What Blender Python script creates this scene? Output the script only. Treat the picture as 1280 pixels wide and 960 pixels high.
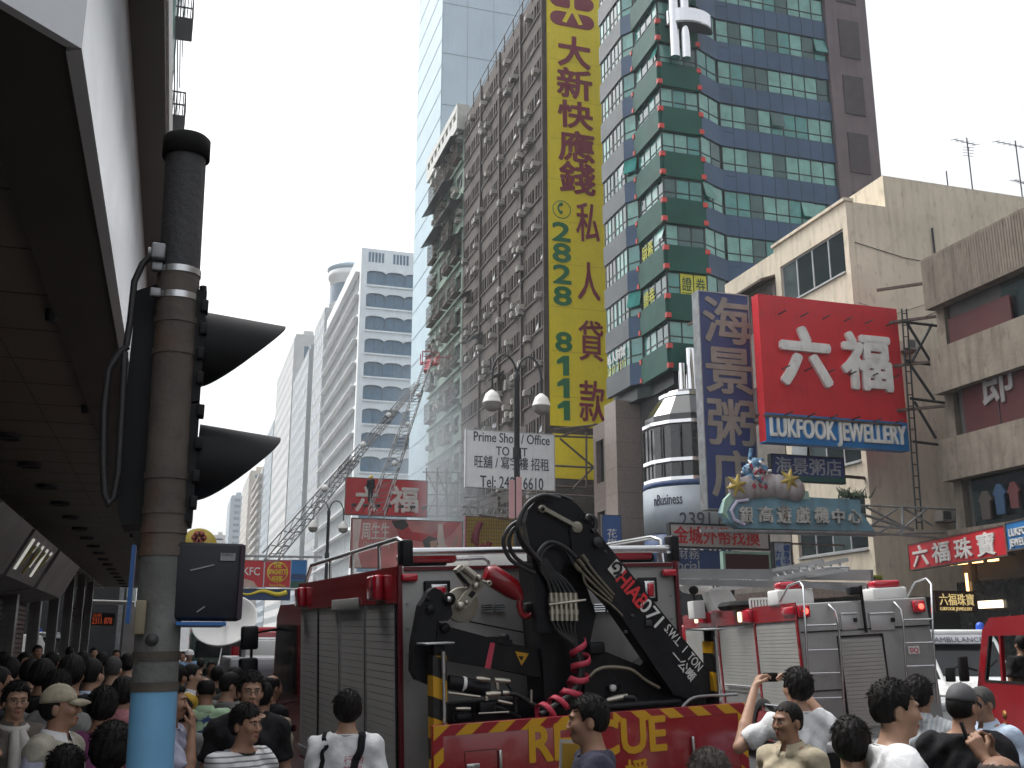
import bpy, bmesh, math, random
import numpy as np
from mathutils import Vector, Matrix, Euler
R = math.radians
SC = bpy.context.scene
for _o in list(bpy.data.objects): bpy.data.objects.remove(_o)
COL = SC.collection
# ------------------------------------------------------------------ camera
FPX, VPX, VPY, CH = 1310., 215., 808., 1.95
TILT = math.atan((VPY-480)/FPX)
YAW = math.atan((640-VPX)/math.hypot(FPX, VPY-480))
cam = bpy.data.cameras.new('camera'); cam.sensor_width = 36; cam.lens = FPX/1280*36
cam.clip_start = .1; cam.clip_end = 6000
camo = bpy.data.objects.new('camera', cam); COL.objects.link(camo)
camo.location = (0, 0, CH); camo.rotation_euler = (math.pi/2+TILT, 0, -YAW)
SC.camera = camo
# ------------------------------------------------------------------ overcast sky and soft sun
wd = bpy.data.worlds.new('World'); SC.world = wd; wd.use_nodes = True
nt = wd.node_tree; nt.nodes.clear()
SUN_EL, SUN_AZ = R(58), R(-40)
sky = nt.nodes.new('ShaderNodeTexSky'); sky.sky_type = 'NISHITA'; sky.sun_disc = False
sky.sun_elevation = SUN_EL; sky.sun_rotation = SUN_AZ; sky.air_density = 1.0; sky.dust_density = 6.0; sky.ozone_density = 1.0
hs = nt.nodes.new('ShaderNodeHueSaturation'); hs.inputs['Saturation'].default_value = .16; hs.inputs['Value'].default_value = 1.0
bg = nt.nodes.new('ShaderNodeBackground'); bg.inputs['Strength'].default_value = .15
wo = nt.nodes.new('ShaderNodeOutputWorld')
nt.links.new(sky.outputs[0], hs.inputs['Color']); nt.links.new(hs.outputs[0], bg.inputs['Color']); nt.links.new(bg.outputs[0], wo.inputs['Surface'])
sl = bpy.data.lights.new('sun', 'SUN'); sl.energy = .7; sl.angle = R(25); sl.color = (1, .97, .93)
so = bpy.data.objects.new('sun', sl); COL.objects.link(so)
_d = Vector((math.sin(SUN_AZ)*math.cos(SUN_EL), math.cos(SUN_AZ)*math.cos(SUN_EL), math.sin(SUN_EL)))
so.rotation_euler = _d.to_track_quat('Z', 'Y').to_euler(); so.location = (0, 0, 90)
vs = SC.view_settings; vs.view_transform = 'Standard'; vs.look = 'None'; vs.exposure = 1.1; vs.gamma = 1; vs.use_curve_mapping = False
SC.cycles.max_bounces = 6; SC.cycles.volume_bounces = 0; SC.cycles.diffuse_bounces = 3; SC.cycles.glossy_bounces = 3
SC.cycles.transparent_max_bounces = 8; SC.cycles.use_denoising = True; SC.cycles.caustics_reflective = False; SC.cycles.caustics_refractive = False
SC.cycles.volume_step_rate = 4; SC.cycles.volume_max_steps = 64
# ------------------------------------------------------------------ measuring: photo pixel -> point on a real plane
def ray(px, py):
    x = (px-640)/FPX; y = (480-py)/FPX; ct, st = math.cos(TILT), math.sin(TILT)
    h = (x, -st*y+ct, ct*y+st); c, s = math.cos(YAW), math.sin(YAW)
    return Vector((c*h[0]+s*h[1], -s*h[0]+c*h[1], h[2]))
EYE = Vector((0, 0, CH))
def ax(px, py, X): d = ray(px, py); return EYE+d*(X/d.x)
def ay(px, py, Y): d = ray(px, py); return EYE+d*(Y/d.y)
def az(px, py, Z): d = ray(px, py); return EYE+d*((Z-CH)/d.z)
def pln(px, py, P, N):
    d = ray(px, py); return EYE+d*((Vector(P)-EYE).dot(Vector(N))/d.dot(Vector(N)))
# ------------------------------------------------------------------ materials
def lin(r, g, b):
    f = lambda v: (v/255/12.92) if v <= 10 else ((v/255+.055)/1.055)**2.4
    return (f(r), f(g), f(b), 1)
MATS = {}
def M(name, col, rough=.6, metal=0, var=.12, scale=2., streak=0., bump=0., emit=0., spec=None, dirt=None, coat=0., brick=None, brot=90):
    if name in MATS: return MATS[name]
    m = bpy.data.materials.new(name); m.use_nodes = True; n = m.node_tree; b = n.nodes['Principled BSDF']; L = n.links
    if len(col) == 3: col = (*col, 1)
    b.inputs['Roughness'].default_value = rough; b.inputs['Metallic'].default_value = metal
    if spec is not None: b.inputs['Specular IOR Level'].default_value = spec
    if coat: b.inputs['Coat Weight'].default_value = coat; b.inputs['Coat Roughness'].default_value = .08
    if var or streak or dirt or brick:
        tc = n.nodes.new('ShaderNodeTexCoord'); out = None
        def ns(sc, vec=(1, 1, 1), det=5):
            mp = n.nodes.new('ShaderNodeMapping'); mp.inputs['Scale'].default_value = vec; L.new(tc.outputs['Object'], mp.inputs[0])
            t = n.nodes.new('ShaderNodeTexNoise'); t.inputs['Scale'].default_value = sc; t.inputs['Detail'].default_value = det; L.new(mp.outputs[0], t.inputs['Vector']); return t
        def mix(fac, a, bcol, typ='MIX'):
            x = n.nodes.new('ShaderNodeMix'); x.data_type = 'RGBA'; x.blend_type = typ
            if hasattr(fac, 'is_linked'): L.new(fac, x.inputs[0])
            else: x.inputs[0].default_value = fac
            for s, v in ((6, a), (7, bcol)):
                if hasattr(v, 'is_linked'): L.new(v, x.inputs[s])
                else: x.inputs[s].default_value = v
            return x.outputs[2]
        def ramp(src, a, c):
            r = n.nodes.new('ShaderNodeMapRange'); r.inputs[1].default_value = a; r.inputs[2].default_value = c; L.new(src, r.inputs[0]); return r.outputs[0]
        lo = tuple(max(0, v*(1-var)) for v in col[:3])+(1,); hi = tuple(min(1, v*(1+var)) for v in col[:3])+(1,)
        out = mix(ramp(ns(scale).outputs['Fac'], .3, .7), lo, hi)
        if brick:
            bw, bh, g = brick
            bt = n.nodes.new('ShaderNodeTexBrick'); mp = n.nodes.new('ShaderNodeMapping'); L.new(tc.outputs['Object'], mp.inputs[0])
            mp.inputs['Rotation'].default_value = (R(brot), 0, 0); L.new(mp.outputs[0], bt.inputs['Vector'])
            bt.inputs['Scale'].default_value = 1; bt.inputs['Brick Width'].default_value = bw; bt.inputs['Row Height'].default_value = bh; bt.inputs['Mortar Size'].default_value = g; bt.offset = 0
            L.new(out, bt.inputs['Color1']); L.new(out, bt.inputs['Color2']); bt.inputs['Mortar'].default_value = tuple(v*.55 for v in col[:3])+(1,)
            out = bt.outputs['Color']
        if streak:
            s = ramp(ns(1.6, (2.2, 2.2, .16)).outputs['Fac'], .48, .72)
            mm = n.nodes.new('ShaderNodeMath'); mm.operation = 'MULTIPLY'; mm.inputs[1].default_value = streak; L.new(s, mm.inputs[0])
            out = mix(mm.outputs[0], out, tuple(v*.35 for v in col[:3])+(1,))
        if dirt:
            dc, da = dirt
            s = ramp(ns(3.3, (1, 1, .5), 8).outputs['Fac'], .55, .7)
            mm = n.nodes.new('ShaderNodeMath'); mm.operation = 'MULTIPLY'; mm.inputs[1].default_value = da; L.new(s, mm.inputs[0])
            out = mix(mm.outputs[0], out, (*dc[:3], 1))
        L.new(out, b.inputs['Base Color'])
        r2 = n.nodes.new('ShaderNodeMapRange'); r2.inputs[3].default_value = max(0, rough-.07); r2.inputs[4].default_value = min(1, rough+.1); L.new(ns(scale*2.3).outputs['Fac'], r2.inputs[0]); L.new(r2.outputs[0], b.inputs['Roughness'])
        if bump:
            bn = n.nodes.new('ShaderNodeBump'); bn.inputs['Strength'].default_value = bump; bn.inputs['Distance'].default_value = .03; L.new(ns(scale*6).outputs['Fac'], bn.inputs['Height']); L.new(bn.outputs[0], b.inputs['Normal'])
    else: b.inputs['Base Color'].default_value = col
    if emit: b.inputs['Emission Color'].default_value = col; b.inputs['Emission Strength'].default_value = emit
    MATS[name] = m; return m
def stripes(name, ca, cb, width, direc, rough=.4, duty=.5):
    m = bpy.data.materials.new(name); m.use_nodes = True; n = m.node_tree; L = n.links; b = n.nodes['Principled BSDF']
    tc = n.nodes.new('ShaderNodeTexCoord'); d = n.nodes.new('ShaderNodeVectorMath'); d.operation = 'DOT_PRODUCT'; d.inputs[1].default_value = direc; L.new(tc.outputs['Object'], d.inputs[0])
    q = n.nodes.new('ShaderNodeMath'); q.operation = 'MULTIPLY'; q.inputs[1].default_value = 1/width; L.new(d.outputs['Value'], q.inputs[0])
    fr = n.nodes.new('ShaderNodeMath'); fr.operation = 'FRACT'; L.new(q.outputs[0], fr.inputs[0])
    gt = n.nodes.new('ShaderNodeMath'); gt.operation = 'GREATER_THAN'; gt.inputs[1].default_value = duty; L.new(fr.outputs[0], gt.inputs[0])
    x = n.nodes.new('ShaderNodeMix'); x.data_type = 'RGBA'; x.inputs[6].default_value = ca; x.inputs[7].default_value = cb; L.new(gt.outputs[0], x.inputs[0]); L.new(x.outputs[2], b.inputs['Base Color'])
    b.inputs['Roughness'].default_value = rough; MATS[name] = m; return m
# ------------------------------------------------------------------ mesh builder
ORG = {}
_TXT = {}
def text_geo(s, bold=0):
    k = s
    if k not in _TXT:
        c = bpy.data.curves.new('lettering', 'FONT'); c.body = s; c.extrude = .5; c.resolution_u = 3
        o = bpy.data.objects.new('lettering', c); COL.objects.link(o)
        dg = bpy.context.evaluated_depsgraph_get(); dg.update()
        me = bpy.data.meshes.new_from_object(o.evaluated_get(dg))
        v = np.array([tuple(p.co) for p in me.vertices]); f = [tuple(p.vertices) for p in me.polygons]
        bpy.data.objects.remove(o); bpy.data.curves.remove(c); bpy.data.meshes.remove(me)
        lo, hi = v.min(0), v.max(0)
        if all(ord(q) < 128 for q in s):
            if not any(q in 'gpqyj,' for q in s): lo[1] = 0
            if any(q.isupper() or q.isdigit() for q in s): hi[1] = .69
        _TXT[k] = ((v-lo)/np.maximum(hi-lo, 1e-6), f, hi-lo)
    return _TXT[k]
class MB:
    def __init__(s): s.v = []; s.f = []; s.m = []; s.sm = []
    def add(s, vs, fs, mi=0, smooth=False):
        b = len(s.v); s.v += [tuple(map(float, p)) for p in vs]
        for f in fs: s.f.append(tuple(b+i for i in f)); s.m.append(mi); s.sm.append(smooth)
        return s
    def hexa(s, p, mi=0):  # 8 points: bottom 4 then top 4
        return s.add(p, [(3, 2, 1, 0), (4, 5, 6, 7), (0, 1, 5, 4), (1, 2, 6, 5), (2, 3, 7, 6), (3, 0, 4, 7)], mi)
    def box(s, x0, y0, z0, x1, y1, z1, mi=0):
        return s.hexa([(x0, y0, z0), (x1, y0, z0), (x1, y1, z0), (x0, y1, z0), (x0, y0, z1), (x1, y0, z1), (x1, y1, z1), (x0, y1, z1)], mi)
    def bbox(s, x0, y0, z0, x1, y1, z1, r=.03, mi=0):  # box with chamfered edges
        bm = bmesh.new(); bmesh.ops.create_cube(bm, size=1)
        for v in bm.verts: v.co = Vector(((x0+x1)/2+v.co.x*(x1-x0), (y0+y1)/2+v.co.y*(y1-y0), (z0+z1)/2+v.co.z*(z1-z0)))
        bmesh.ops.bevel(bm, geom=bm.edges[:], offset=r, segments=2, affect='EDGES', profile=.5)
        bm.verts.index_update(); s.add([v.co for v in bm.verts], [[v.index for v in f.verts] for f in bm.faces], mi, True); bm.free(); return s
    def fb(s, F, u0, u1, z0, z1, n0, n1, mi=0):
        P = lambda u, n, z: (F[0]+F[2]*u+F[4]*n, F[1]+F[3]*u+F[5]*n, z)
        return s.hexa([P(u0, n0, z0), P(u1, n0, z0), P(u1, n1, z0), P(u0, n1, z0), P(u0, n0, z1), P(u1, n0, z1), P(u1, n1, z1), P(u0, n1, z1)], mi)
    def fq(s, F, u0, u1, z0, z1, n, mi=0):
        P = lambda u, z: (F[0]+F[2]*u+F[4]*n, F[1]+F[3]*u+F[5]*n, z)
        return s.add([P(u0, z0), P(u1, z0), P(u1, z1), P(u0, z1)], [(0, 1, 2, 3)], mi)
    def prism(s, poly, ext, mi=0):  # planar polygon of 3D points extruded by a vector
        n = len(poly); a = [Vector(p) for p in poly]; b = [p+Vector(ext) for p in a]
        return s.add(a+b, [tuple(range(n)), tuple(range(2*n-1, n-1, -1))]+[(i, (i+1) % n, n+(i+1) % n, n+i) for i in range(n)], mi)
    def bar(s, a, b, w, h=None, mi=0, up=(0, 0, 1)):
        a, b = Vector(a), Vector(b); h = h or w; d = (b-a).normalized(); u = Vector(up)
        if abs(d.dot(u)) > .98: u = Vector((1, 0, 0))
        x = d.cross(u).normalized(); y = x.cross(d)
        q = [x*w*i/2+y*h*j/2 for i, j in ((-1, -1), (1, -1), (1, 1), (-1, 1))]
        return s.hexa([a+k for k in q]+[b+k for k in q], mi)
    def tube(s, pts, r, seg=8, mi=0, cap=True, closed=False):
        P = [Vector(p) for p in pts]; n = len(P); rs = r if isinstance(r, (list, tuple)) else [r]*n
        rings = []; prev = None
        for i, p in enumerate(P):
            d = ((P[(i+1) % n] if (closed or i < n-1) else p)-(P[i-1] if (closed or i > 0) else p)).normalized()
            if prev is None:
                u = Vector((0, 0, 1)) if abs(d.z) < .95 else Vector((1, 0, 0)); x = d.cross(u).normalized()
            else: x = (prev-d*prev.dot(d)).normalized()
            prev = x; y = d.cross(x)
            rings.append([p+(x*math.cos(2*math.pi*k/seg)+y*math.sin(2*math.pi*k/seg))*rs[i] for k in range(seg)])
        fs = []
        for i in range(n if closed else n-1):
            j = (i+1) % n
            for k in range(seg): fs.append((i*seg+k, i*seg+(k+1) % seg, j*seg+(k+1) % seg, j*seg+k))
        s.add([q for rg in rings for q in rg], fs, mi, True)
        if cap and not closed: s.add(rings[0], [tuple(range(seg))[::-1]], mi); s.add(rings[-1], [tuple(range(seg))], mi)
        return s
    def lathe(s, prof, c=(0, 0, 0), axis=(0, 0, 1), seg=20, mi=0, smooth=True, a0=0, a1=2*math.pi):
        ax_ = Vector(axis).normalized(); u = Vector((0, 0, 1)) if abs(ax_.z) < .9 else Vector((1, 0, 0)); x = ax_.cross(u).normalized(); y = ax_.cross(x); c = Vector(c)
        full = abs(a1-a0-2*math.pi) < 1e-6; ns = seg if full else seg+1; V = []; Fs = []
        for r, h in prof:
            for k in range(ns): a = a0+(a1-a0)*k/seg; V.append(c+ax_*h+(x*math.cos(a)+y*math.sin(a))*max(r, 1e-4))
        for i in range(len(prof)-1):
            for k in range(seg): k2 = (k+1) % ns; Fs.append((i*ns+k, i*ns+k2, (i+1)*ns+k2, (i+1)*ns+k))
        return s.add(V, Fs, mi, smooth)
    def text(s, t, O, ex, ez, w, h, th=.02, bold=.0, mi=0, keep=False):
        g, f, sz = text_geo(t, bold); O, ex, ez = Vector(O), Vector(ex), Vector(ez); n = ex.cross(ez)
        if keep:
            k = min(w/sz[0], h/sz[1]); O = O+ex*(w-k*sz[0])/2+ez*(h-k*sz[1])/2; w, h = k*sz[0], k*sz[1]
        e = bold*max(sz[1], .7)*h/sz[1]; e = min(e, w*.12); w, h, O = w-2*e, h-2*e, O+ex*e+ez*e
        k = max(w/sz[0], .0)
        if len(t) == 1 and t in '1Il' and w > h*.5: O = O+ex*(w-h*.5)/2; w = h*.5; e *= .5
        steps = [(0, 0)] if bold < .004 else [(0, 0)]+[(math.cos(a), math.sin(a)) for a in [math.pi*i/4+.3 for i in range(8 if bold > .015 else 4)]]
        for i, (a, c) in enumerate(steps):
            s.add([O+ex*(p[0]*w+a*e)+ez*(p[1]*h+c*e)+n*(p[2]*th*(1-.012*i)) for p in g], f, mi)
        return s
    def build(s, name, mats, parent=None, label=None, fix=True, world=True):
        me = bpy.data.meshes.new(name); v = s.v
        off = ORG.get(parent.name, Vector((0, 0, 0))) if (parent and world) else Vector((0, 0, 0))
        me.from_pydata([(p[0]-off.x, p[1]-off.y, p[2]-off.z) for p in v], [], s.f)
        mats = mats if isinstance(mats, (list, tuple)) else [mats]
        for m in mats: me.materials.append(m)
        me.polygons.foreach_set('material_index', s.m); me.polygons.foreach_set('use_smooth', s.sm)
        if fix:
            bm = bmesh.new(); bm.from_mesh(me); bmesh.ops.recalc_face_normals(bm, faces=bm.faces[:]); bm.to_mesh(me); bm.free()
        me.update(); o = bpy.data.objects.new(name, me); COL.objects.link(o)
        if parent: o.parent = parent; ORG[o.name] = off
        if label: o['label'] = label
        return o
def tag(o, label=None, cat=None, group=None, kind=None):
    for k, v in (('label', label), ('category', cat), ('group', group), ('kind', kind)):
        if v: o[k] = v
    return o
def thing(name, label, cat, loc=(0, 0, 0), rot=(0, 0, 0), group=None):
    o = bpy.data.objects.new(name, None); COL.objects.link(o); o.location = loc; o.rotation_euler = rot; o.empty_display_size = .3
    ORG[o.name] = Vector(loc); return tag(o, label, cat, group)
def part_copy(o, parent, loc=None, rot=None):
    c = o.copy(); COL.objects.link(c); c.parent = parent
    if loc is not None: c.location = Vector(loc)-ORG.get(parent.name, Vector((0, 0, 0)))
    if rot is not None: c.rotation_euler = rot
    return c
# ================================================================== SETTING: ground, air
rnd = random.Random(7)
G = lambda *a: lin(*a)
m_asph = M('asphalt', (.05, .05, .052), .85, var=.25, scale=3, bump=.3, dirt=((.03, .03, .03), .6))
m_pave = M('paving', (.2, .185, .17), .8, var=.15, scale=3, brick=(.4, .4, .008), dirt=((.08, .075, .07), .5))
m_kerb = M('kerb_stone', (.3, .29, .27), .8, var=.2)
m_line = M('road_paint', (.62, .6, .5), .7, var=.2, scale=9)
tag(MB().add([(-2500, -600, -.14), (2500, -600, -.14), (2500, 3500, -.14), (-2500, 3500, -.14)], [(0, 1, 2, 3)]).build('ground', m_asph), kind='structure')
tag(MB().add([(.75, -60, -.13), (25.3, -60, -.13), (25.3, 1500, -.13), (.75, 1500, -.13)], [(0, 1, 2, 3)]).build('road', m_asph), kind='structure')
tag(MB().box(-40, -60, -.3, .45, 62, 0).box(-40, 72, -.3, .45, 1500, 0).build('pavement_left', m_pave), kind='structure')
tag(MB().box(25.6, -60, -.3, 60, 1500, 0).build('pavement_right', m_pave), kind='structure')
tag(MB().box(.45, -60, -.3, .75, 1500, .004).box(25.3, -60, -.3, 25.6, 1500, .004).build('kerb', m_kerb), kind='structure')
b = MB()
for x in (4.3, 7.8, 17.2, 20.8):
    for k in range(40): b.box(x-.06, k*7.5, -.128, x+.06, k*7.5+3, -.126)
b.build('road_markings', m_line)['kind'] = 'structure'
tag(MB().box(8.9, 40, -.14, 11.2, 1500, .02).build('median', m_kerb), kind='structure')
def volume(name, lo, hi, dens, col, noise=None, aniso=.2):
    o = MB().box(*lo, *hi).build(name, []); m = bpy.data.materials.new(name); m.use_nodes = True; n = m.node_tree; n.nodes.clear()
    v = n.nodes.new('ShaderNodeVolumePrincipled'); v.inputs['Color'].default_value = col; v.inputs['Density'].default_value = dens; v.inputs['Anisotropy'].default_value = aniso
    u = n.nodes.new('ShaderNodeOutputMaterial'); n.links.new(v.outputs[0], u.inputs['Volume'])
    o.data.materials.append(m); o['kind'] = 'stuff'
    return o, n, v
volume('haze', (-120, -60, -2), (190, 900, 260), .0005, (.93, .97, 1, 1))
# ================================================================== BUILDINGS
def glass(name, col, rough=.06, metal=0.): return M(name, col, rough, metal=metal, var=.2, scale=1.3, spec=.8)
g_dark = glass('window_dark', (.02, .025, .028)); g_pale = glass('window_curtain', (.22, .27, .25), .12); g_mid = glass('window_half', (.07, .09, .09), .08); g_teal = glass('window_teal', (.08, .2, .19), .08)
m_alu = M('aluminium', (.5, .51, .52), .4, .6, var=.1); m_dkmetal = M('dark_metal', (.03, .032, .035), .5, .3, var=.2); m_steel = M('galvanised_steel', (.3, .31, .32), .45, .7, var=.25, dirt=((.2, .1, .05), .4))
m_rust = M('rusty_steel', (.12, .09, .075), .75, .3, var=.35, scale=5); m_white = M('white_paint', (.78, .78, .76), .5, var=.05)
def polybody(th, name, poly, z0, z1, mat):
    return MB().prism([(x, y, z0) for x, y in poly], (0, 0, z1-z0)).build(name, mat, th)
def frame_of(p, q):  # facade frame: u along the wall, n towards the eye side
    ux, uy = q[0]-p[0], q[1]-p[1]; L = math.hypot(ux, uy); ux /= L; uy /= L; nx, ny = uy, -ux
    mx, my = (p[0]+q[0])/2, (p[1]+q[1])/2
    if nx*(0-mx)+ny*(0-my) < 0: nx, ny = -nx, -ny
    return (p[0], p[1], ux, uy, nx, ny), L
def windows(th, F, rows, cols, lights, fmat, panes, depth=.14, transom=None, sill=None, bw=.05, limit=100, used=None, wname='window', label=None):
    used = used if used is not None else [0]; rest_f, rest_p = MB(), MB()
    cells = [(r, c) for r in rows for c in cols]
    for (z0, z1), (u0, u1) in cells:
        solo = used[0] < limit; f = MB() if solo else rest_f; p = MB() if solo else rest_p
        d = -depth; w = u1-u0; nl = lights if isinstance(lights, int) else max(1, round(w/lights))
        f.fb(F, u0, u1, z0, z0+bw, d-.04, d+.03); f.fb(F, u0, u1, z1-bw, z1, d-.04, d+.03)
        for k in range(nl+1):
            uu = min(max(u0+w*k/nl, u0+bw/2), u1-bw/2); f.fb(F, uu-bw/2, uu+bw/2, z0+bw, z1-bw, d-.038, d+.028)
        if transom: zt = z0+(z1-z0)*transom; f.fb(F, u0+bw, u1-bw, zt-bw/2, zt+bw/2, d-.036, d+.026)
        if sill is not None: f.fb(F, u0, u1, z0-.08, z0-.002, -.02, sill)
        for k in range(nl):
            ua, ub = u0+w*k/nl, u0+w*(k+1)/nl; mi = rnd.choices(range(len(panes)), [q[1] for q in panes])[0]
            if rnd.random() < .05:  # a light tilted open
                P = lambda u, n, z: (F[0]+F[2]*u+F[4]*n, F[1]+F[3]*u+F[5]*n, z)
                zl = z0+(z1-z0)*(transom or 0)
                p.add([P(ua, d+.3, zl+.05), P(ub, d+.3, zl+.05), P(ub, d+.02, z1-.05), P(ua, d+.02, z1-.05)], [(0, 1, 2, 3)], mi)
                p.fq(F, ua, ub, z0, z1, d-.01, 0)
            else:
                p.fq(F, ua, ub, z0, z1, d-.01+rnd.uniform(-.003, .003), mi)
        if solo:
            used[0] += 1; fo = f.build(wname, fmat, th, label); p.build('pane', [q[0] for q in panes], fo, fix=False)
    if rest_f.v:
        fo = rest_f.build(wname, fmat, th); fo['kind'] = 'stuff'; p = rest_p.build('pane', [q[0] for q in panes], fo, fix=False)
def wall_grid(b, F, L, z0, z1, rows, cols, t=.35, mi=0):
    z = z0
    for (a, c) in sorted(rows):
        b.fb(F, 0, L, z, a, -t, 0, mi); u = 0
        for (ua, ub) in sorted(cols):
            if ua-u > .01: b.fb(F, u, ua, a, c, -t, 0, mi)
            u = ub
        if L-u > .01: b.fb(F, u, L, a, c, -t, 0, mi)
        z = c
    b.fb(F, 0, L, z, z1, -t, 0, mi)
def ac_units(th, F, spots, mat, stuff_after=100):
    proto = None; rest = MB()
    for i, (u, z) in enumerate(spots):
        w, h, d = .72, .46, .55; bb = MB()
        tgt = bb if i < stuff_after else rest
        tgt.fb(F, u, u+w, z, z+h, -.1, d, 0); tgt.fb(F, u+.06, u+w*.62, z+.06, z+h-.06, d+.002, d+.012, 1)
        tgt.fb(F, u+.05, u+.1, z-.05, z-.002, 0, d, 1); tgt.fb(F, u+w-.1, u+w-.05, z-.05, z-.002, 0, d, 1)
        if i < stuff_after: bb.build('air_conditioner', mat, th)
    if rest.v: rest.build('air_conditioner', mat, th)['kind'] = 'stuff'
m_ac = [M('ac_casing', (.42, .4, .36), .6, var=.3, scale=1.1, dirt=((.12, .1, .08), .5)), M('ac_grille', (.1, .1, .1), .7, var=.2)]
# ---- brown tenement block behind the yellow billboard
m_brown = M('brown_concrete', (.082, .066, .057), .85, var=.22, scale=.6, streak=.55, bump=.2, dirt=((.035, .03, .028), .6))
th = thing('tenement_block', 'tall dark brown concrete block with rows of windows and air conditioners left of yellow billboard', 'building', (28, 79.5, 0))
F, L = frame_of((28, 79.5), (28, 107.2)); nf, fh, zb = 17, 3.02, 9.0
rows = [(zb+fh*k+1.15, zb+fh*k+2.62) for k in range(nf)]
bays = [(0, 6.3), (6.3, 13.3), (13.3, 20.3), (20.3, 27.7)]; cols = []
for a, c in bays: cols += [(a+.35, a+2.5), (a+2.85, a+4.6), (a+4.95, c-.35)]
b = MB(); wall_grid(b, F, L, 0, zb+fh*nf+.5, rows, cols)
for a, c in bays: b.fb(F, a-.12, a+.12, 0, zb+fh*nf+1.2, .002, .22)
for k in range(nf): b.fb(F, .15, L, zb+fh*k+.94, zb+fh*k+1.1, .003, .12)
for k in range(nf):  # small window piers
    for u0, u1 in cols:
        for q in (.34, .68): b.fb(F, u0+(u1-u0)*q-.09, u0+(u1-u0)*q+.09, rows[k][0], rows[k][1], -.1, .03)
wall = b.build('wall', m_brown, th)
polybody(th, 'wall', [(28.36, 79.5), (44, 79.5), (44, 107.2), (28.36, 107.2)], 0, 60.8, m_brown)
MB().box(28.2, 79.6, 60.86, 43.8, 107, 61.9).build('roof', m_brown, th)
b = MB()
for k in range(9): b.box(28.1, 80+k*3, 60.9, 28.2, 80.06+k*3, 63.2)
b.tube([(28.15, 80, 63.1), (28.15, 104, 63.1)], .04).tube([(28.15, 80, 62.1), (28.15, 104, 62.1)], .03); b.build('roof_railing', m_rust, th)
strips = []
for k in range(nf):
    for a, c in bays: strips.append((k, a, c))
windows(th, F, rows, [c for c in cols], .75, m_dkmetal, [(g_dark, 5), (g_mid, 3), (g_pale, 1.3), (m_brown, .5)], depth=.22, bw=.055)
sp = [(rnd.choice(cols)[0]+rnd.uniform(.1, 1.2), rows[rnd.randrange(nf)][0]+rnd.choice([.02, .02, .8, -.4])) for _ in range(135)]
ac_units(th, F, sp, m_ac)
for u, k in ((19.5, 7), (12, 5), (24, 9)):
    P = lambda uu, n, z: (F[0]+F[2]*uu+F[4]*n, F[1]+F[3]*uu+F[5]*n, z)
    z = rows[k][1]; MB().prism([P(u, 0, z+.5), P(u, 1.1, z-.1), P(u, 1.1, z-.16), P(u, 0, z+.42)], (0, 2.4, 0)).build('awning', m_dkmetal, th)
b = MB()
for u in (6.25, 13.25, 20.2): b.tube([P(u+.3, .12, 4), P(u+.3, .12, 60)], .07, 6)
b.build('drain_pipe', m_rust, th)
# ---- old green block with cages
m_green = M('green_plaster', (.22, .3, .245), .85, var=.15, scale=.7, streak=.5, dirt=((.06, .08, .07), .5))
th = thing('old_apartment_block', 'old pale green block with wire cages and white stepped parapet left of brown block', 'building', (28, 107.4, 0))
F, L = frame_of((28, 107.4), (28, 123)); nf, fh, zb = 12, 4.1, 11.
rows = [(zb+fh*k+1.3, zb+fh*k+3.2) for k in range(nf)]; cols = [(.6, 3.2), (3.9, 7.2), (8, 11.2), (12, 15)]
b = MB(); wall_grid(b, F, L, 0, 60.2, rows, cols)
for k in range(nf): b.fb(F, 0, L, zb+fh*k-.05, zb+fh*k+.16, .003, .35)
b.build('wall', m_green, th); polybody(th, 'wall', [(28.36, 107.4), (43, 107.4), (43, 123), (28.36, 123)], 0, 60, m_green)
windows(th, F, rows, cols, .8, m_rust, [(g_dark, 4), (g_mid, 3), (g_pale, 1)], depth=.25)
m_cream_w = M('parapet_white', (.6, .6, .57), .8, var=.1, streak=.3)
b = MB(); b.fb(F, 0, L, 60.2, 61.6, -.6, .9); b.fb(F, 0, L, 62.6, 63.4, -.6, .9)
for k in range(9): b.fb(F, k*1.9, k*1.9+.8, 61.6, 62.6, -.5, .85)
for k in range(6): b.fb(F, .6+k*2.6, 1.5+k*2.6, 59.2, 60.2, .0, .7)
b.build('parapet', m_cream_w, th)
for k in range(nf):
    for (u0, u1) in cols:
        if rnd.random() < .62:
            b = MB(); z0, z1 = rows[k][0]-.5, rows[k][1]-.1; n1 = .75
            for i in range(9): u = u0+(u1-u0)*i/8; b.fb(F, u-.02, u+.02, z0, z1, n1-.04, n1)
            for i in range(5): z = z0+(z1-z0)*i/4; b.fb(F, u0-.02, u1+.02, z-.02, z+.02, n1-.045, n1+.005); b.fb(F, u0-.02, u0+.02, z-.02, z+.02, 0, n1-.05); b.fb(F, u1-.02, u1+.02, z-.02, z+.02, 0, n1-.05)
            b.fb(F, u0, u1, z0-.06, z0-.03, 0, n1); b.build('window_cage', m_rust, th)
for k, u0, u1 in ((9, 0.2, 7.3), (10, 4, 15), (9, 8, 15.2), (8, .5, 6), (11, .3, 9)):
    z = rows[k][1]; MB().prism([P(u0, 0, z+.7), P(u0, 1.6, z-.1), P(u0, 1.6, z-.17), P(u0, 0, z+.6)], tuple(Vector(P(u1, 0, 0))-Vector(P(u0, 0, 0)))).build('awning', m_dkmetal, th)
F2 = F; P2 = lambda uu, n, z: (F2[0]+F2[2]*uu+F2[4]*n, F2[1]+F2[3]*uu+F2[5]*n, z)
ac_units(th, F, [(rnd.uniform(.5, 14.3), rows[rnd.randrange(nf)][0]+rnd.uniform(-.6, 1)) for _ in range(75)], m_ac)
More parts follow.
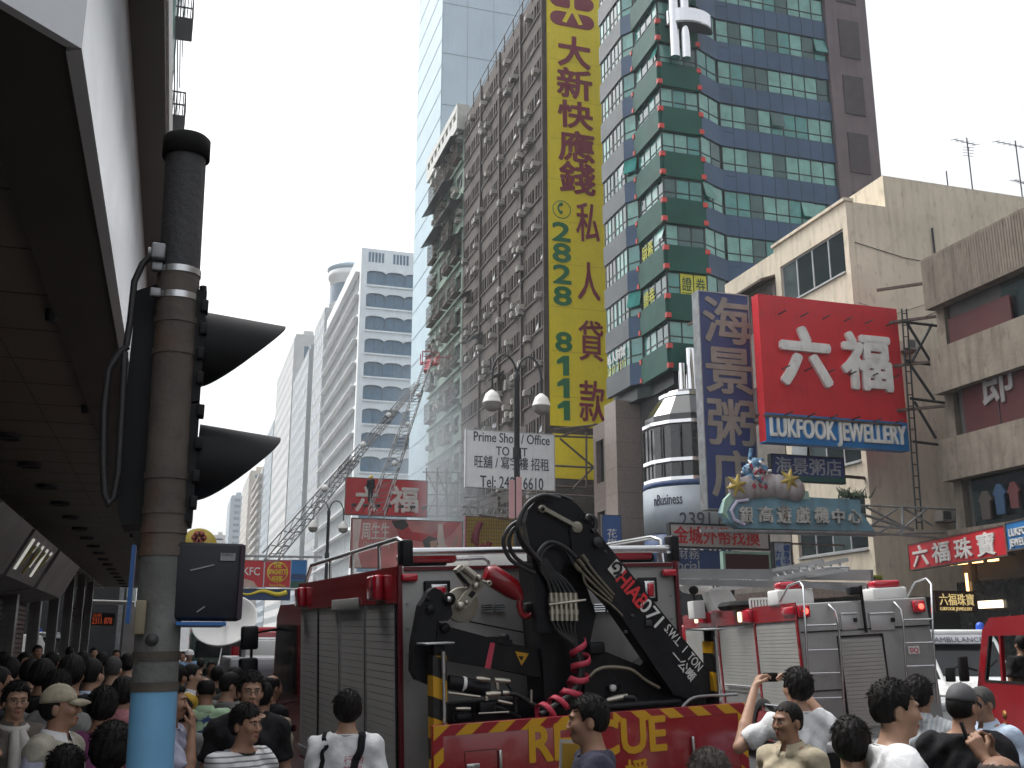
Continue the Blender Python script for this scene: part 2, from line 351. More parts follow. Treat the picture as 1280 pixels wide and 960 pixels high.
b = MB(); b.tube([P2(3.55, .15, 8), P2(3.55, .15, 59)], .08, 6).tube([P2(11.6, .15, 8), P2(11.6, .15, 59)], .07, 6); b.build('drain_pipe', m_green, th)
# ---- pale glass tower
m_gt = M('pale_glass_cladding', (.36, .5, .57), .4, .0, var=.05, scale=.2, spec=.35); m_gt2 = M('pale_glass_side', (.56, .68, .78), .3, .1, var=.08, scale=.12, streak=.1)
m_joint = M('panel_joint', (.3, .38, .44), .6, var=.1)
th = thing('glass_tower', 'pale blue glass tower rising behind the brown tenement block', 'building', (29.5, 125.5, 0))
polybody(th, 'wall', [(29.5, 125.5), (75, 125.5), (75, 141), (29.5, 141)], 0, 190, [m_gt2])
F, L = frame_of((29.5, 125.5), (29.5, 141)); b = MB(); b.fb(F, 0, L, 0, 189.8, .01, .12); b.build('curtain_wall', m_gt, th)
b = MB()
for k in range(48): b.fb(F, .02, L-.02, 5+k*3.9, 5.16+k*3.9, .122, .16)
F, L = frame_of((29.5, 125.5), (75, 125.5))
for k in range(24): b.fb(F, .0, L-.1, 3+k*7.8, 3.1+k*7.8, .004, .03)
for k in range(12): b.fb(F, 3.5+k*3.8, 3.55+k*3.8, 3, 189, .006, .026)
b.build('panel_joint', m_joint, th)
# ---- white building with scalloped bands
m_wht = M('white_render', (.8, .81, .81), .75, var=.06, scale=.5, streak=.12); g_blue = glass('window_blue', (.07, .13, .19), .15)
th = thing('office_building', 'white office building with dark scalloped window bands and sunshade fins down its street side', 'building', (28, 181, 0))
Y0, Y1, X0, X1 = 181, 228, 28, 44; top = 73.2; zt = 69.6
rows = [(zt-4.32*k-3.45, zt-4.32*k-.65) for k in range(15)]
F, L = frame_of((X0, Y0), (X1, Y0)); b = MB(); wall_grid(b, F, L, 0, top, rows, [(1.1, L-.8)], .5)
G2 = F; Q2 = lambda u, n, z: (G2[0]+G2[2]*u+G2[4]*n, G2[1]+G2[3]*u+G2[5]*n, z)
for (z0, z1) in rows:   # scalloped valance: arcs hanging between the bays
    nb = 4; w = (L-1.9)/nb
    for k in range(nb):
        c = 1.1+w*(k+.5); arc = [(c+w*.5*math.cos(a), z1-.6+.6*math.sin(a)) for a in [math.pi*i/10 for i in range(11)]]
        for (u0, za), (u1, zb2) in zip(arc[1:], arc[:-1]):
            if min(za, zb2) < z1: b.prism([Q2(u0, -.1, min(za, z1+.01)), Q2(u1, -.1, min(zb2, z1+.01)), Q2(u1, -.1, z1+.012), Q2(u0, -.1, z1+.012)], tuple(Vector(Q2(0, .06, 0))-Vector(Q2(0, -.1, 0))))
    b.fb(F, 1.0, L-.7, z0-.32, z0-.02, .003, .35)
b.build('wall', m_wht, th)
windows(th, F, rows, [(1.1, L-.8)], 8, m_dkmetal, [(g_blue, 3)], depth=.4)
b = MB()
for g in range(3):
    for k in range(5): b.fb(F, 1.3+g*4.6+k*.62, 1.7+g*4.6+k*.62, 70.6, 72.5, .004, .05)
b.build('roof_louvre', g_blue, th)
polybody(th, 'wall', [(X0+.6, Y0+.52), (X1, Y0+.52), (X1, Y1), (X0+.6, Y1)], 0, top-.1, m_wht)
F, L = frame_of((X0, Y0), (X0, Y1)); b = MB(); b.fb(F, 0.52, L, 69.6, top, -.6, 0); b.fb(F, .52, 1.6, 0, 69.6, -.6, 0)
for k in range(17):
    z = 69.6-4.32*k
    b.fb(F, 1.6, L, z-.65, z, -.6, .0)
    b.fb(F, 1.6, L, z-.66, z-.5, .0, .8)
    if z > 8:
        for i in range(20): b.fb(F, 2+i*2.3, 2.2+i*2.3, z-4.3, z-.67, -.55, -.1)
b.build('sunshade', m_wht, th)
b = MB()
for k in range(16): z = 69.6-4.32*k; b.fb(F, 1.7, L-.1, z-4.2, z-.7, -.57, -.45)
b.build('window', g_blue, th, 'long window strip behind the fins')
# ---- round-topped building behind it
th = thing('round_topped_tower', 'hazy grey tower with round drum top peeping out behind the white scalloped office building', 'building', (30, 232, 0))
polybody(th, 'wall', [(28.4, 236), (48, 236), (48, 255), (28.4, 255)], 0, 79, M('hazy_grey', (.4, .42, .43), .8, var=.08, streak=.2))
MB().lathe([(0, 78), (5.4, 78), (5.4, 88.6), (5.9, 88.7), (5.9, 90), (0, 90.2)], (35.6, 243, 0), seg=28).build('drum', m_wht, th)
MB().lathe([(5.46, 82), (5.46, 86.5)], (35.6, 243, 0), seg=28).build('window', g_blue, th)
MB().lathe([(0, 0), (6.2, 0), (6.2, .5), (0, .9)], (35.6, 243, 90.8), seg=28).build('roof', m_gt2, th)
F, L = frame_of((28.4, 236), (28.4, 255)); b = MB()
for k in range(18):
    for i in range(6): b.fb(F, 1+i*3, 2.8+i*3, 5+k*4.1, 7.2+k*4.1, .004, .06)
b.build('window', g_blue, th)
# ---- further buildings down the street
def far_block(label, x0, y0, x1, y1, h, col, nz, nu, name='distant_building', wcol=None, top=None, bal=False):
    th = thing(name, label, 'building', (x0, y0, 0))
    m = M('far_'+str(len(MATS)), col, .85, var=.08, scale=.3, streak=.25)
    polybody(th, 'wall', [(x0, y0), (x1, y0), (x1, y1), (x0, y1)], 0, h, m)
    b = MB(); gm = wcol or g_blue; fh = h/nz
    F, L = frame_of((x0, y0), (x0, y1)); du = L/nu
    for k in range(nz):
        for i in range(nu): b.fb(F, du*i+du*.2, du*i+du*.8, fh*k+fh*.35, fh*k+fh*.8, .004, .05)
    F2_, L2 = frame_of((x0, y0), (x1, y0))
    if not top:
        for k in range(nz): b.fb(F2_, L2*.12, L2*.3, fh*k+fh*.35, fh*k+fh*.8, .004, .05); b.fb(F2_, L2*.45, L2*.6, fh*k+fh*.35, fh*k+fh*.8, .004, .05)
    w = b.build('window', gm, th); w['kind'] = 'stuff'
    if bal:
        b = MB()
        for k in range(nz): b.fb(F, du*.1, L-du*.1, fh*k, fh*k+fh*.3, .003, 1.3)
        b.build('balcony', m, th)
    b = MB(); b.box(x0+.4, y0+.4, h+.002, x1-.4, y1-.4, h+1.2); b.box(x0+3, y0+4, h+1.2, x0+6, y0+8, h+3.5); b.build('roof', m, th)
    return th
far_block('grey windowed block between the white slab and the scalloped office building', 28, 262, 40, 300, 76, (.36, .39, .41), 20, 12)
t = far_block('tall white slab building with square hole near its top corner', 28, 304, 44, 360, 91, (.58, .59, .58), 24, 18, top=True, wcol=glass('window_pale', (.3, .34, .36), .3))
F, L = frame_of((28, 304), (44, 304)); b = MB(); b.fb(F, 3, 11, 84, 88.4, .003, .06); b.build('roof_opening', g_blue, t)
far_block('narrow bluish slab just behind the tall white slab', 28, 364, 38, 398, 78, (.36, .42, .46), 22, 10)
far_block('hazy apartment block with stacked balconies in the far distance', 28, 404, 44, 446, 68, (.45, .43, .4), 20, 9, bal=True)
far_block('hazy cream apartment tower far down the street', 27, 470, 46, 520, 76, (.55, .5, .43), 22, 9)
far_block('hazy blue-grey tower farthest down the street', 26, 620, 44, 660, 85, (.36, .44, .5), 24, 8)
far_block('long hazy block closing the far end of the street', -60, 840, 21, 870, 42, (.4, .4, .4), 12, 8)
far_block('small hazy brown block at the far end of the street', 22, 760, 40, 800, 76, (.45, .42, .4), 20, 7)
# ---- blue and green glass office tower
m_blue = M('blue_panel', (.04, .085, .16), .4, .0, var=.18, scale=.35, spec=.4); m_gpan = M('green_panel', (.006, .075, .055), .5, .0, var=.2, scale=.5, spec=.25)
m_olive = M('slate_panel', (.045, .06, .068), .5, .0, var=.15, scale=.4, spec=.7); m_red = M('red_paint', (.55, .05, .04), .45, var=.1)
m_purp = M('purple_stone', (.16, .13, .14), .8, var=.15, scale=.5, streak=.3); m_chrome = M('chrome', (.85, .86, .88), .08, 1., var=.03)
m_sash = M('dark_sash', (.025, .04, .04), .4, .3, var=.2)
th = thing('office_tower', 'blue glass office tower with dark green corner bays and red corner dots', 'building', (28, 58, 0))
plan = [(28, 66.7), (28, 62.6), (28.55, 61.6), (28.45, 57.5), (31.4, 57.5), (33.5, 58.5), (42.6, 58.5)]
zs = [18.9+3.29*k for k in range(14)]          # floor lines
core = [(28.5, 66.7), (28.5, 62.6), (29.1, 61.4), (29, 58.1), (31.6, 58.1), (33.7, 59.1), (42.6, 59.1), (42.6, 66.7)]
polybody(th, 'wall', core, 18.0, zs[-1]+3.2, m_sash)
sash = [m_olive, m_blue, m_gpan, m_gpan, m_blue, m_blue]; used = [0]
g_t1 = glass('teal_curtain', (.15, .36, .32), .16); g_t2 = glass('teal_pane', (.05, .24, .22), .08); g_t3 = glass('teal_deep', (.02, .08, .08), .06)
panes_sets = [[(g_t3, 3), (g_t1, 1.6), (g_mid, 1)], [(g_t2, 2), (g_t1, 2)], [(g_t3, 2), (g_t1, 1.5), (g_t2, 1)]]+[[(g_t2, 1.6), (g_t1, 3.2), (g_t3, 1)]]*3
names = [('spandrel', m_olive), ('spandrel', m_blue), ('spandrel', m_gpan), ('spandrel', m_gpan), ('spandrel', m_blue), ('spandrel', m_blue)]
for i in range(6):
    F, L = frame_of(plan[i], plan[i+1])
    for k, z in enumerate(zs):
        b = MB()
        if i in (2, 3): b.fb(F, -.03 if i == 2 else .06, L+.03, z-.15, z+1.6, -.3, .16)
        else: b.fb(F, .002, L-.002, z, z+1.45, -.3, 0)
        if i == 5:
            for q in range(1, 9): b.fb(F, L*q/9-.012, L*q/9+.012, z+.02, z+1.42, .001, .012, 1)
            b.fb(F, .2, .98, z+1.05, z+1.08, .001, .012, 1)
        b.build(names[i][0], [names[i][1], m_sash], th)
    rows = [(z+1.62, z+3.12) for z in zs] if i in (2, 3) else [(z+1.45, z+3.285) for z in zs]
    if i == 0: cols = [(.1, 2), (2.08, L-.05)]
    else: cols = [(.03, L-.03)]
    windows(th, F, rows, cols, {0: .62, 1: 1, 2: 1.0, 3: .98, 4: 1.1, 5: 1.0}[i], m_sash, panes_sets[i], depth=.1, transom=.32, bw=.07, used=used, limit=98)
b = MB()
for k, z in enumerate(zs):
    if z > 45: continue
    for (x, y) in (plan[3], plan[4], (28.5, 61.7)):
        for dz in (.05, 1.32): MB().box(x-.17, y-.2, z+dz-.1, x+.17, y+.05, z+dz+.22).build('corner_marker', m_red, th)
MB().box(42.62, 58.3, 0, 46.2, 70, 66).build('stair_wall', m_purp, th)
b = MB()
for k in range(10): b.box(43.6, 58.22, 25.5+k*4.6, 45.3, 58.29, 28.6+k*4.6)  # flat dark plates on the wall; their colour stands in for recess shade
b.build('recess_shade_plate', M('recess_shade', (.07, .06, .065), .8, var=.15), th)
b = MB(); b.tube([(29.4, 56.9, 40.4), (29.4, 56.9, 70)], .36, 14).tube([(30.2, 56.8, 40.4), (30.2, 56.8, 70)], .34, 14); b.build('chrome_column', m_chrome, th)
for z in (43.0, 46.6, 50.2):
    arc = [(30.7+1.75*math.cos(a), 57.3+1.15*math.sin(a)) for a in [math.pi*(1+i/14) for i in range(15)]]
    o = MB().prism([(x, y, z-.12) for x, y in arc], (0, 0, .12)).build('chrome_balcony', m_sash, th); b = MB()
    for (xa, ya), (xb, yb) in zip(arc[:-1], arc[1:]): b.add([(xa, ya, z-.13), (xb, yb, z-.13), (xb, yb, z+.95), (xa, ya, z+.95)], [(0, 1, 2, 3)], 0, True)
    b.build('balcony_rim', m_chrome, o)
b = MB(); b.tube([(29.5, 56.8, 16.6), (29.5, 56.8, 20)], .3, 14).tube([(30.2, 56.8, 16.6), (30.2, 56.8, 20)], .3, 14).tube([(28.9, 56.8, 16.6), (28.9, 56.8, 19)], .2, 14); b.build('chrome_stub', m_chrome, th)
polybody(th, 'soffit', [(29.3, 66), (29.3, 61), (31, 59.4), (42, 59.4), (42, 66)], 8, 17.99, M('dark_grey_stone', (.07, .068, .07), .7, var=.2, scale=.6))
# lettering stuck on the tower windows
def xwin(px0, py0, px1, py1, X): a, c = ax(px0, py0, X), ax(px1, py1, X); return a, c
m_ysign = M('yellow_film', (.55, .55, .05), .5, var=.1); m_dkgreen = M('dark_green_ink', (.02, .06, .03), .6, var=.1)
F, L = frame_of(plan[3], plan[4])
b = MB(); z = zs[1]
b.fb(F, 1.0, 1.9, z+1.42, z+3.05, -.06, -.03, 0); b.fb(F, 1.98, 2.85, z+1.42, z+3.05, -.06, -.03, 0)
b.text('證', (28.45+1.1, 57.5+.02, z+1.9), (1, 0, 0), (0, 0, 1), .7, .95, .01, .012, 1); b.text('券', (28.45+2.08, 57.52, z+1.9), (1, 0, 0), (0, 0, 1), .7, .95, .01, .012, 1); b.text('2392', (28.45+1.1, 57.52, z+1.47), (1, 0, 0), (0, 0, 1), .7, .33, .01, .01, 1)
b.build('window_lettering', [m_ysign, m_dkgreen], th)
b = MB()
ux = Vector((plan[3][0]-plan[2][0], plan[3][1]-plan[2][1], 0)).normalized(); nrm = Vector((ux.y, -ux.x, 0)); nrm = -nrm if nrm.x > 0 else nrm
O = Vector((plan[2][0], plan[2][1], 0)); O2 = Vector((28, 66.4, 0))
for k, s in ((1, '證券'), (2, '財務')): b.text(s, O+ux*.3+nrm*(-.05)+Vector((0, 0, zs[k]+1.6)), ux, (0, 0, 1), 1.8, 1.2, .02, .012, 0)
b.text('私人貸款', O2+Vector((-.02, 0, zs[0]+2.25)), (0, -1, 0), (0, 0, 1), 3.2, .75, .02, .012, 1); b.text('2311 1111', O2+Vector((-.02, 0, zs[0]+1.5)), (0, -1, 0), (0, 0, 1), 3.2, .55, .02, .012, 0)
b.build('window_lettering', [m_ysign, m_white], th)
# ---- granite podium
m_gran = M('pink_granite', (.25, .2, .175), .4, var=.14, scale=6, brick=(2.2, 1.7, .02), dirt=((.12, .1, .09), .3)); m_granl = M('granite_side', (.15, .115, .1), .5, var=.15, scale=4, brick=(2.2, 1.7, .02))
th = thing('granite_podium', 'pink granite podium with dark openings between the yellow billboard and the round glass bay', 'building', (27.4, 64, 0))
MB().box(27.5, 64, 0, 30.4, 66, 18.2).build('pier', m_gran, th)
b = MB(); F, L = frame_of((27.6, 66), (27.6, 68.4))
rows = [(3, 6), (8.2, 11), (13, 16)]; wall_grid(b, F, L, 0, 17.2, rows, [(.5, 1.9)], .5); b.build('wall', m_granl, th)
windows(th, F, rows, [(.5, 1.9)], 1.2, m_dkmetal, [(g_dark, 1)], depth=.4)
MB().box(28.1, 66, 0, 33, 68.3, 17.1).box(33.05, 66, 0, 44, 79, 17.1).build('wall', m_granl, th)
# ---- round glass bay with curved signs
cx, cy, r = 29.0, 56.2, 2.85
th = thing('corner_bay', 'round dark glass corner bay with chrome bands and phone number on curved sign', 'building', (cx, cy, 0))
ten = lambda r_, z0, z1, r1=None: [(r_, z0), (r1 if r1 is not None else r_, z1)]
MB().lathe([(.01, 0), (r-.1, 0), (r-.1, 15.2), (1.5, 16.9), (.01, 16.9)], (cx, cy, 0), seg=14, smooth=False).build('wall', g_dark, th)
MB().lathe(ten(r-.02, 14.6, 16.5, 1.75), (cx, cy, 0), seg=14, smooth=False).build('roof', M('grey_cladding', (.1, .1, .11), .55, .0, var=.15), th)
b = MB()
for z in (11.2, 12.3, 14.55): b.lathe([(r-.05, z), (r+.08, z+.05), (r+.08, z+.25), (r-.05, z+.3)], (cx, cy, 0), seg=14, smooth=False)
b.lathe([(1.7, 16.45), (1.85, 16.5), (1.85, 16.7), (1.7, 16.75)], (cx, cy, 0), seg=14, smooth=False); b.build('chrome_band', m_chrome, th)
b = MB()
for k in range(14): a = 2*math.pi*k/14; b.tube([(cx+(r-.05)*math.cos(a), cy+(r-.05)*math.sin(a), 11.5), (cx+(r-.05)*math.cos(a), cy+(r-.05)*math.sin(a), 14.5)], .05, 6)
b.build('mullion', m_dkmetal, th)
def curved_text(b, s, z, h, R_, a_mid, width, bold=.01, mi=0):
    b0 = len(b.v); b.text(s, (-width/2, 0, z), (1, 0, 0), (0, 0, 1), width, h, .03, bold, mi)
    for i in range(b0, len(b.v)):
        x, y, zz = b.v[i]; a = a_mid+x/R_; b.v[i] = (cx+(R_-y)*math.sin(a), cy-(R_-y)*math.cos(a), zz)
m_sgrey = M('sign_pale', (.36, .41, .45), .5, var=.06); m_navy = M('sign_navy', (.02, .06, .17), .4, var=.12); m_ink = M('ink_dark', (.03, .035, .06), .5, var=.1)
MB().lathe([(r-.05, 8.25), (r+.1, 8.25), (r+.1, 10.9), (r-.05, 10.9)], (cx, cy, 0), seg=28).build('sign_band', m_sgrey, th)
b = MB(); b.lathe([(r-.05, 6.3), (r+.09, 6.3), (r+.09, 8.2), (r-.05, 8.2)], (cx, cy, 0), seg=28).lathe([(r-.05, 10.92), (r+.09, 10.92), (r+.09, 11.25), (r-.05, 11.25)], (cx, cy, 0), seg=28); b.build('sign_band', m_navy, th)
b = MB(); curved_text(b, 'nBusiness', 9.85, .62, r+.1, -1.0, 1.9, .005); curved_text(b, '商業財務', 9.8, .7, r+.1, .15, 2.2, .005); curved_text(b, '2391 6406', 8.5, .85, r+.1, -.05, 4.1, .005)
curved_text(b, '2393 0722', 6.9, .7, r+.1, -.25, 3.6, .01, 1); b.build('lettering', [m_ink, m_white], th)
# ---- cream building
m_cream = M('cream_plaster', (.68, .6, .47), .85, var=.1, scale=.45, bump=.35, streak=.28, dirt=((.3, .25, .18), .4))
th = thing('cream_building', 'cream plastered building with stepped roof and aluminium windows beside the grey concrete block', 'building', (28, 38, 0))
F, L = frame_of((28, 38), (28, 44.2))
rows = [(6, 8.4), (9.8, 12.2), (14.2, 16.4), (18.5, 20.6)]; cols = [(.35, 5.7)]
b = MB(); wall_grid(b, F, L, 4, 21.8, rows, cols, .35); b.fb(F, -.06, L+.06, 21.8, 21.95, -.4, .12); b.build('wall', m_cream, th)
windows(th, F, rows, cols, 4, m_alu, [(g_dark, 3), (g_mid, 3)], depth=.12, bw=.08, sill=.1)
polybody(th, 'wall', [(28.36, 38), (60, 38), (60, 50), (28.36, 50)], 4, 21.8, m_cream)
polybody(th, 'wall', [(30.2, 38.03), (60, 38.03), (60, 44), (30.2, 44)], 21.8, 23.4, m_cream)
F, L = frame_of((28, 44.3), (28, 50)); b = MB()
rows = [(17.9, 19.6), (13, 15)]; wall_grid(b, F, L, 4, 20, rows, [(.3, 2.6), (3, 5.4)], .35); b.build('wall', M('grey_plaster', (.2, .18, .16), .85, var=.2, streak=.5), th)
windows(th, F, rows, [(.3, 2.6), (3, 5.4)], 3, m_alu, [(g_dark, 3), (g_mid, 2)], depth=.1)
MB().prism([(27.2, 44.3, 20.0), (30, 44.3, 21.0), (30, 44.3, 21.15), (27.2, 44.3, 20.12)], (0, 8.2, 0)).build('awning', m_rust, th)
b = MB()
for p, q in (((28.3, 37.96, 19.8), (33.5, 37.96, 19.2)), ((29.5, 37.96, 15.9), (33.4, 37.96, 17.3))): b.tube([p, ((p[0]+q[0])/2, p[1], (p[2]+q[2])/2-.15), q], .018, 5)
b.tube([(33.6, 37.85, 4), (33.6, 37.85, 18)], .09, 7); b.tube([(28.2, 37.94, 16.9), (30, 37.94, 16.5), (33, 37.94, 17.6)], .012, 5); b.tube([(32.6, 37.9, 4), (32.6, 37.9, 21)], .05, 6); b.build('wall_cable', m_dkmetal, th)
for ux_, zz_ in ((30.2, 14.8), (31.2, 7.2)): ac_units(th, (ux_, 38., 1, 0, 0, -1), [(0, zz_)], m_ac)
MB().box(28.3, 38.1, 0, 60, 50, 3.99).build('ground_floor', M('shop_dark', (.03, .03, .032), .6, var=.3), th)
b = MB(); b.box(27, 38.2, 4.0, 28.3, 49.8, 4.5); b.build('shop_canopy', m_rust, th)
# ---- aerials on the cream roof
def antenna(label, x, y, z, h, arms, grp='television aerials on the cream roof'):
    t = thing('television_aerial', label, 'aerial', (x, y, z), group=grp)
    MB().tube([(x, y, z), (x, y, z+h)], .035, 6).build('mast', m_dkmetal, t)
    b = MB()
    for (zz, l, ang, ne) in arms:
        d = Vector((math.cos(ang), math.sin(ang), 0)); e = Vector((-d.y, d.x, .3)).normalized(); c = Vector((x, y, z+zz)); b.tube([c-d*l*.6, c+d*l*.4], .022, 5)
        for k in range(ne): q = c-d*l*.6+d*l*k/(ne-1); b.tube([q-e*.28, q+e*.28], .014, 4)
    b.build('dipole_array', m_dkmetal, t)
p = ay(1186, 243, 44); antenna('thin leaning aerial at the left of the roof aerials', p.x, 44, 23.4, p.z-23.4+1.4, [(2.6, .9, .2, 4)])
antenna('tall twin-armed aerial in the middle of the cream roof', ay(1208, 243, 44).x, 43.5, 23.4, 6.2, [(5.9, 1.6, .1, 5), (5.3, 1.1, .9, 4)])
antenna('aerial with long boom and stacked bars at the right end of the cream roof', ay(1251, 243, 44).x, 42.5, 23.4, 5.9, [(5.6, 2.4, .05, 7), (2.4, 1., .1, 5), (3.4, .9, .2, 5), (1.5, .8, .2, 5)])
# ---- grey concrete building at the right edge
m_conc = M('ribbed_concrete', (.2, .17, .135), .9, var=.16, scale=1.2, streak=.6, bump=.5, dirt=((.09, .075, .06), .6))
th = thing('concrete_building', 'weathered grey concrete building with deep dark window bands at the right edge', 'building', (28.3, 33.8, 0))
F, L = frame_of((28.3, 33.8), (28.3, -50)); b = MB()  # carried on out of view behind the camera to block sky light
b.fb(F, 0, L, 15.25, 17.4, -.5, 0); b.fb(F, 0, L, 11.7, 13.5, -.5, 0); b.fb(F, 0, L, 8.2, 9.84, -.5, 0); b.fb(F, 0, L, 5.4, 6.3, -.5, 0)
for k in range(230): b.fb(F, .06+k*.14, .13+k*.14, 15.32, 17.3, .001, .018)
b.build('concrete_band', m_conc, th)
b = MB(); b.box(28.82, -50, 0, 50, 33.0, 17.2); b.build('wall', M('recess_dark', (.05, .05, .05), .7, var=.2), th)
b = MB(); b.fb(F, -.0, .45, 0, 17.0, -1.6, -.52); b.build('end_wall', m_conc, th)
b = MB(); b.fb(F, .8, 3.4, 13.5, 15.25, -1.0, -.53); b.build('column', M('cream_column', (.3, .28, .2), .8, var=.15, streak=.3), th)
b = MB()
for k in range(14): b.fb(F, 3.6+k*1.9, 5.4+k*1.9, 13.55, 15.2, -.515, -.505)
b.build('window', g_dark, th)
m_dred = M('dark_red_banner', (.055, .004, .006), .7, var=.15, scale=.8)
b = MB(); b.fb(F, .9, 4.2, 13.5, 14.6, -.4, -.3, 0); b.fb(F, 1.2, 16, 9.85, 11.69, -.45, -.35, 0)
for k in range(8): b.fb(F, 3.0+k*1.7, 3.05+k*1.7, 9.85, 11.69, -.349, -.33, 1)
b.text('即下', (28.63, 33.8-2.3, 10.7), (0, -1, 0), (0, 0, 1), 3.4, 1.7, .05, .02, 2); b.build('banner', [m_dred, m_dkmetal, M('banner_grey', (.2, .19, .19), .6)], th)
b = MB(); b.fb(F, 1.0, 12, 6.32, 8.18, -.52, -.505); b.build('shop_window', g_dark, th)
b = MB()
for u, z, mi in ():
    b.lathe([(.0, 0), (.3, .02), (.26, .5), (.2, .75), (.26, 1.05), (.24, 1.2), (.08, 1.3), (.07, 1.4), (0, 1.42)], (28.5, 33.8-u, z), seg=12, mi=mi)
for k in range(9):
    y = 33.8-1.9-k*.75; z = 7.75-rnd.uniform(0, .2); w = rnd.uniform(.22, .3); h = rnd.uniform(.8, 1.2); mi = (0, 1, 2, 3)[k % 4]; x = 28.66-rnd.uniform(0, .2)
    b.prism([(x, y-w*.4, z), (x, y+w*.4, z), (x, y+w*1.2, z-.35), (x, y+w*.85, z-.42), (x, y+w*.75, z-h), (x, y-w*.75, z-h), (x, y-w*.85, z-.42), (x, y-w*1.2, z-.35)], (.09, 0, 0), mi)
b.build('shop_display', [M('display_tan', (.05, .042, .035), .8), M('display_blue', (.012, .045, .1), .7), M('display_red', (.08, .015, .018), .7), M('display_green', (.1, .12, .06), .7)], th)
m_gold = M('gold_letter', (.7, .55, .25), .3, .7, var=.1); m_warm = M('lamp_warm', (1, .55, .2), .5, var=0, emit=2.2); m_warm2 = M('lamp_cream', (1, .8, .55), .5, var=0, emit=1.4)
p0, p1 = ax(1165, 715, 28.6), ax(1240, 770, 28.6)
b = MB(); b.fb(F, .2, 12, .2, 4.3, -.05, -.02, 0)
b.build('shop_front', [M('shop_black', (.012, .012, .012), .25, var=.1)], th)
b = MB(); a = ax(1172, 707, 28.2); c = ax(1250, 705, 28.2)
for k in range(4): y = a.y-.3-k*.8; b.box(28.2, y-.5, a.z-.05, 28.26, y, a.z+.07)
b.build('shop_lamp', m_warm, th)
q = ax(1226, 757, 28.25); MB().box(28.22, q.y-1.1, q.z-.1, 28.28, q.y+.1, q.z+.16).build('lit_shelf', m_warm2, th)
q = ax(1209, 730, 28.25); MB().box(28.22, q.y-.04, q.z-.5, 28.28, q.y+.04, q.z+.4).build('lit_strip', m_warm, th)
# ---- left building with the canopy
m_sof = M('soffit_panel', (.2, .178, .138), .6, var=.08, scale=.6, dirt=((.2, .17, .13), .5)); m_sofb = M('soffit_border', (.075, .066, .06), .6, var=.12, scale=.7); m_fas = M('fascia_panel', (.8, .84, .87), .22, .05, var=.05, scale=.5)
th = thing('canopy_building', 'shop building with long dark canopy and a row of round ceiling lights over the crowd', 'building', (-4.1, 5, 0))
c1, c2 = (-.67, 5.21), (-2.2, 3.75)
MB().prism([(-1.27, 5.75, 5), (-1.27, 60.5, 5), (-4.1, 60.5, 5), (-4.1, 2.6, 5)], (0, 0, .2)).box(-11, 33.9, 5, -4.11, 60.5, 5.2).build('soffit', m_sof, th)
MB().prism([(-.67, 5.21, 4.93), (-.67, 60.6, 4.93), (-1.26, 60.6, 4.93), (-1.26, 5.7, 4.93), (-4.1, 2.5, 4.93), (-4.1, 1.9, 4.93)], (0, 0, .35)).build('soffit_border', m_sofb, th)
b = MB(); b.prism([(-.66, 5.2, 4.9), (-.66, 60.6, 4.9), (-.74, 60.6, 4.9), (-.74, 5.25, 4.9)], (0, 0, 1.7)); b.prism([(-.74, 5.2, 4.9), (-.66, 5.195, 4.9), (-4.1, 1.8, 4.9), (-4.16, 1.86, 4.9)], (0, 0, 1.7)); b.build('fascia', m_fas, th)
b = MB(); b.prism([(-.4, 4.6, 6.6), (-.46, 60.6, 6.6), (-1.2, 60.6, 6.6), (-1.2, 4.6, 6.6)], (0, 0, .5)); b.build('coping', m_sofb, th)
MB().box(-.42, 4.7, 6.75, -.385, 60.5, 7.15).build('coping_trim', m_white, th)
MB().box(-14, 1.5, 5.3, -1.3, 60.6, 7.05).build('upper_wall', m_fas, th); MB().box(-22, -20, 7.06, -6, 60.6, 16).build('unseen_storeys', m_fas, th)  # unseen upper floors added to cut sky light on the street
for k in range(21):
    y = 6.3+2.625*k
    MB().lathe([(.0, 4.945), (.15, 4.945), (.17, 4.93), (.2, 4.93), (.2, 5.0)], (-2.55, y, 0), seg=18).build('ceiling_light', M('downlight_dark', (.02, .02, .02), .5, var=0), th)
b = MB()
for k in range(46): b.box(-4.08, 6.2+k*1.18, 4.994, -1.28, 6.212+k*1.18, 4.9995)
for x in (-1.9, -3.2): b.box(x, 6, 4.9935, x+.012, 60.4, 4.999)
b.build('panel_seam', M('soffit_seam', (.1, .09, .07), .7), th)
b = MB(); b.tube([(-3.7, 6, 4.94), (-3.7, 60, 4.94)], .03, 6).tube([(-3.85, 6, 4.95), (-3.85, 60, 4.95)], .02, 6)
for k in range(18): b.box(-3.9, 6.5+k*3, 4.9, -3.62, 6.54+k*3, 4.99)
b.build('conduit', m_steel, th)
b = MB()
for k in range(40):
    if k % 3 == 0: b.lathe([(0, 0), (.05, 0), (.06, .1)], (-1.3, 6+k*1.4, 4.9), seg=8)
b.build('sprinkler_head', m_dkmetal, th)
MB().box(-14, 1.5, 0, -4.1, 33.8, 5.2).box(-16, 33.85, 0, -11, 60.5, 5.2).build('wall', M('shop_wall', (.06, .055, .05), .7, var=.25), th)
m_sh1 = M('shutter_grey', (.16, .16, .165), .5, .3, var=.15); m_sh2 = M('shutter_pink', (.22, .14, .14), .5, .2, var=.15)
for i, (y0, y1, mm) in enumerate(((20, 22.6, m_sh1), (23, 25.8, m_sh2), (26.2, 28.6, m_sh1), (30.5, 33, m_sh2))):
    b = MB()
    for k in range(22): b.box(-4.09, y0, .3+k*.125, -4.0, y1, .39+k*.125)
    b.build('shop_shutter', mm, th)
m_box1 = M('sign_box_grey', (.12, .115, .12), .4, var=.3, scale=.9); m_box2 = M('sign_box_pale', (.3, .29, .3), .4, var=.3, scale=1.2)
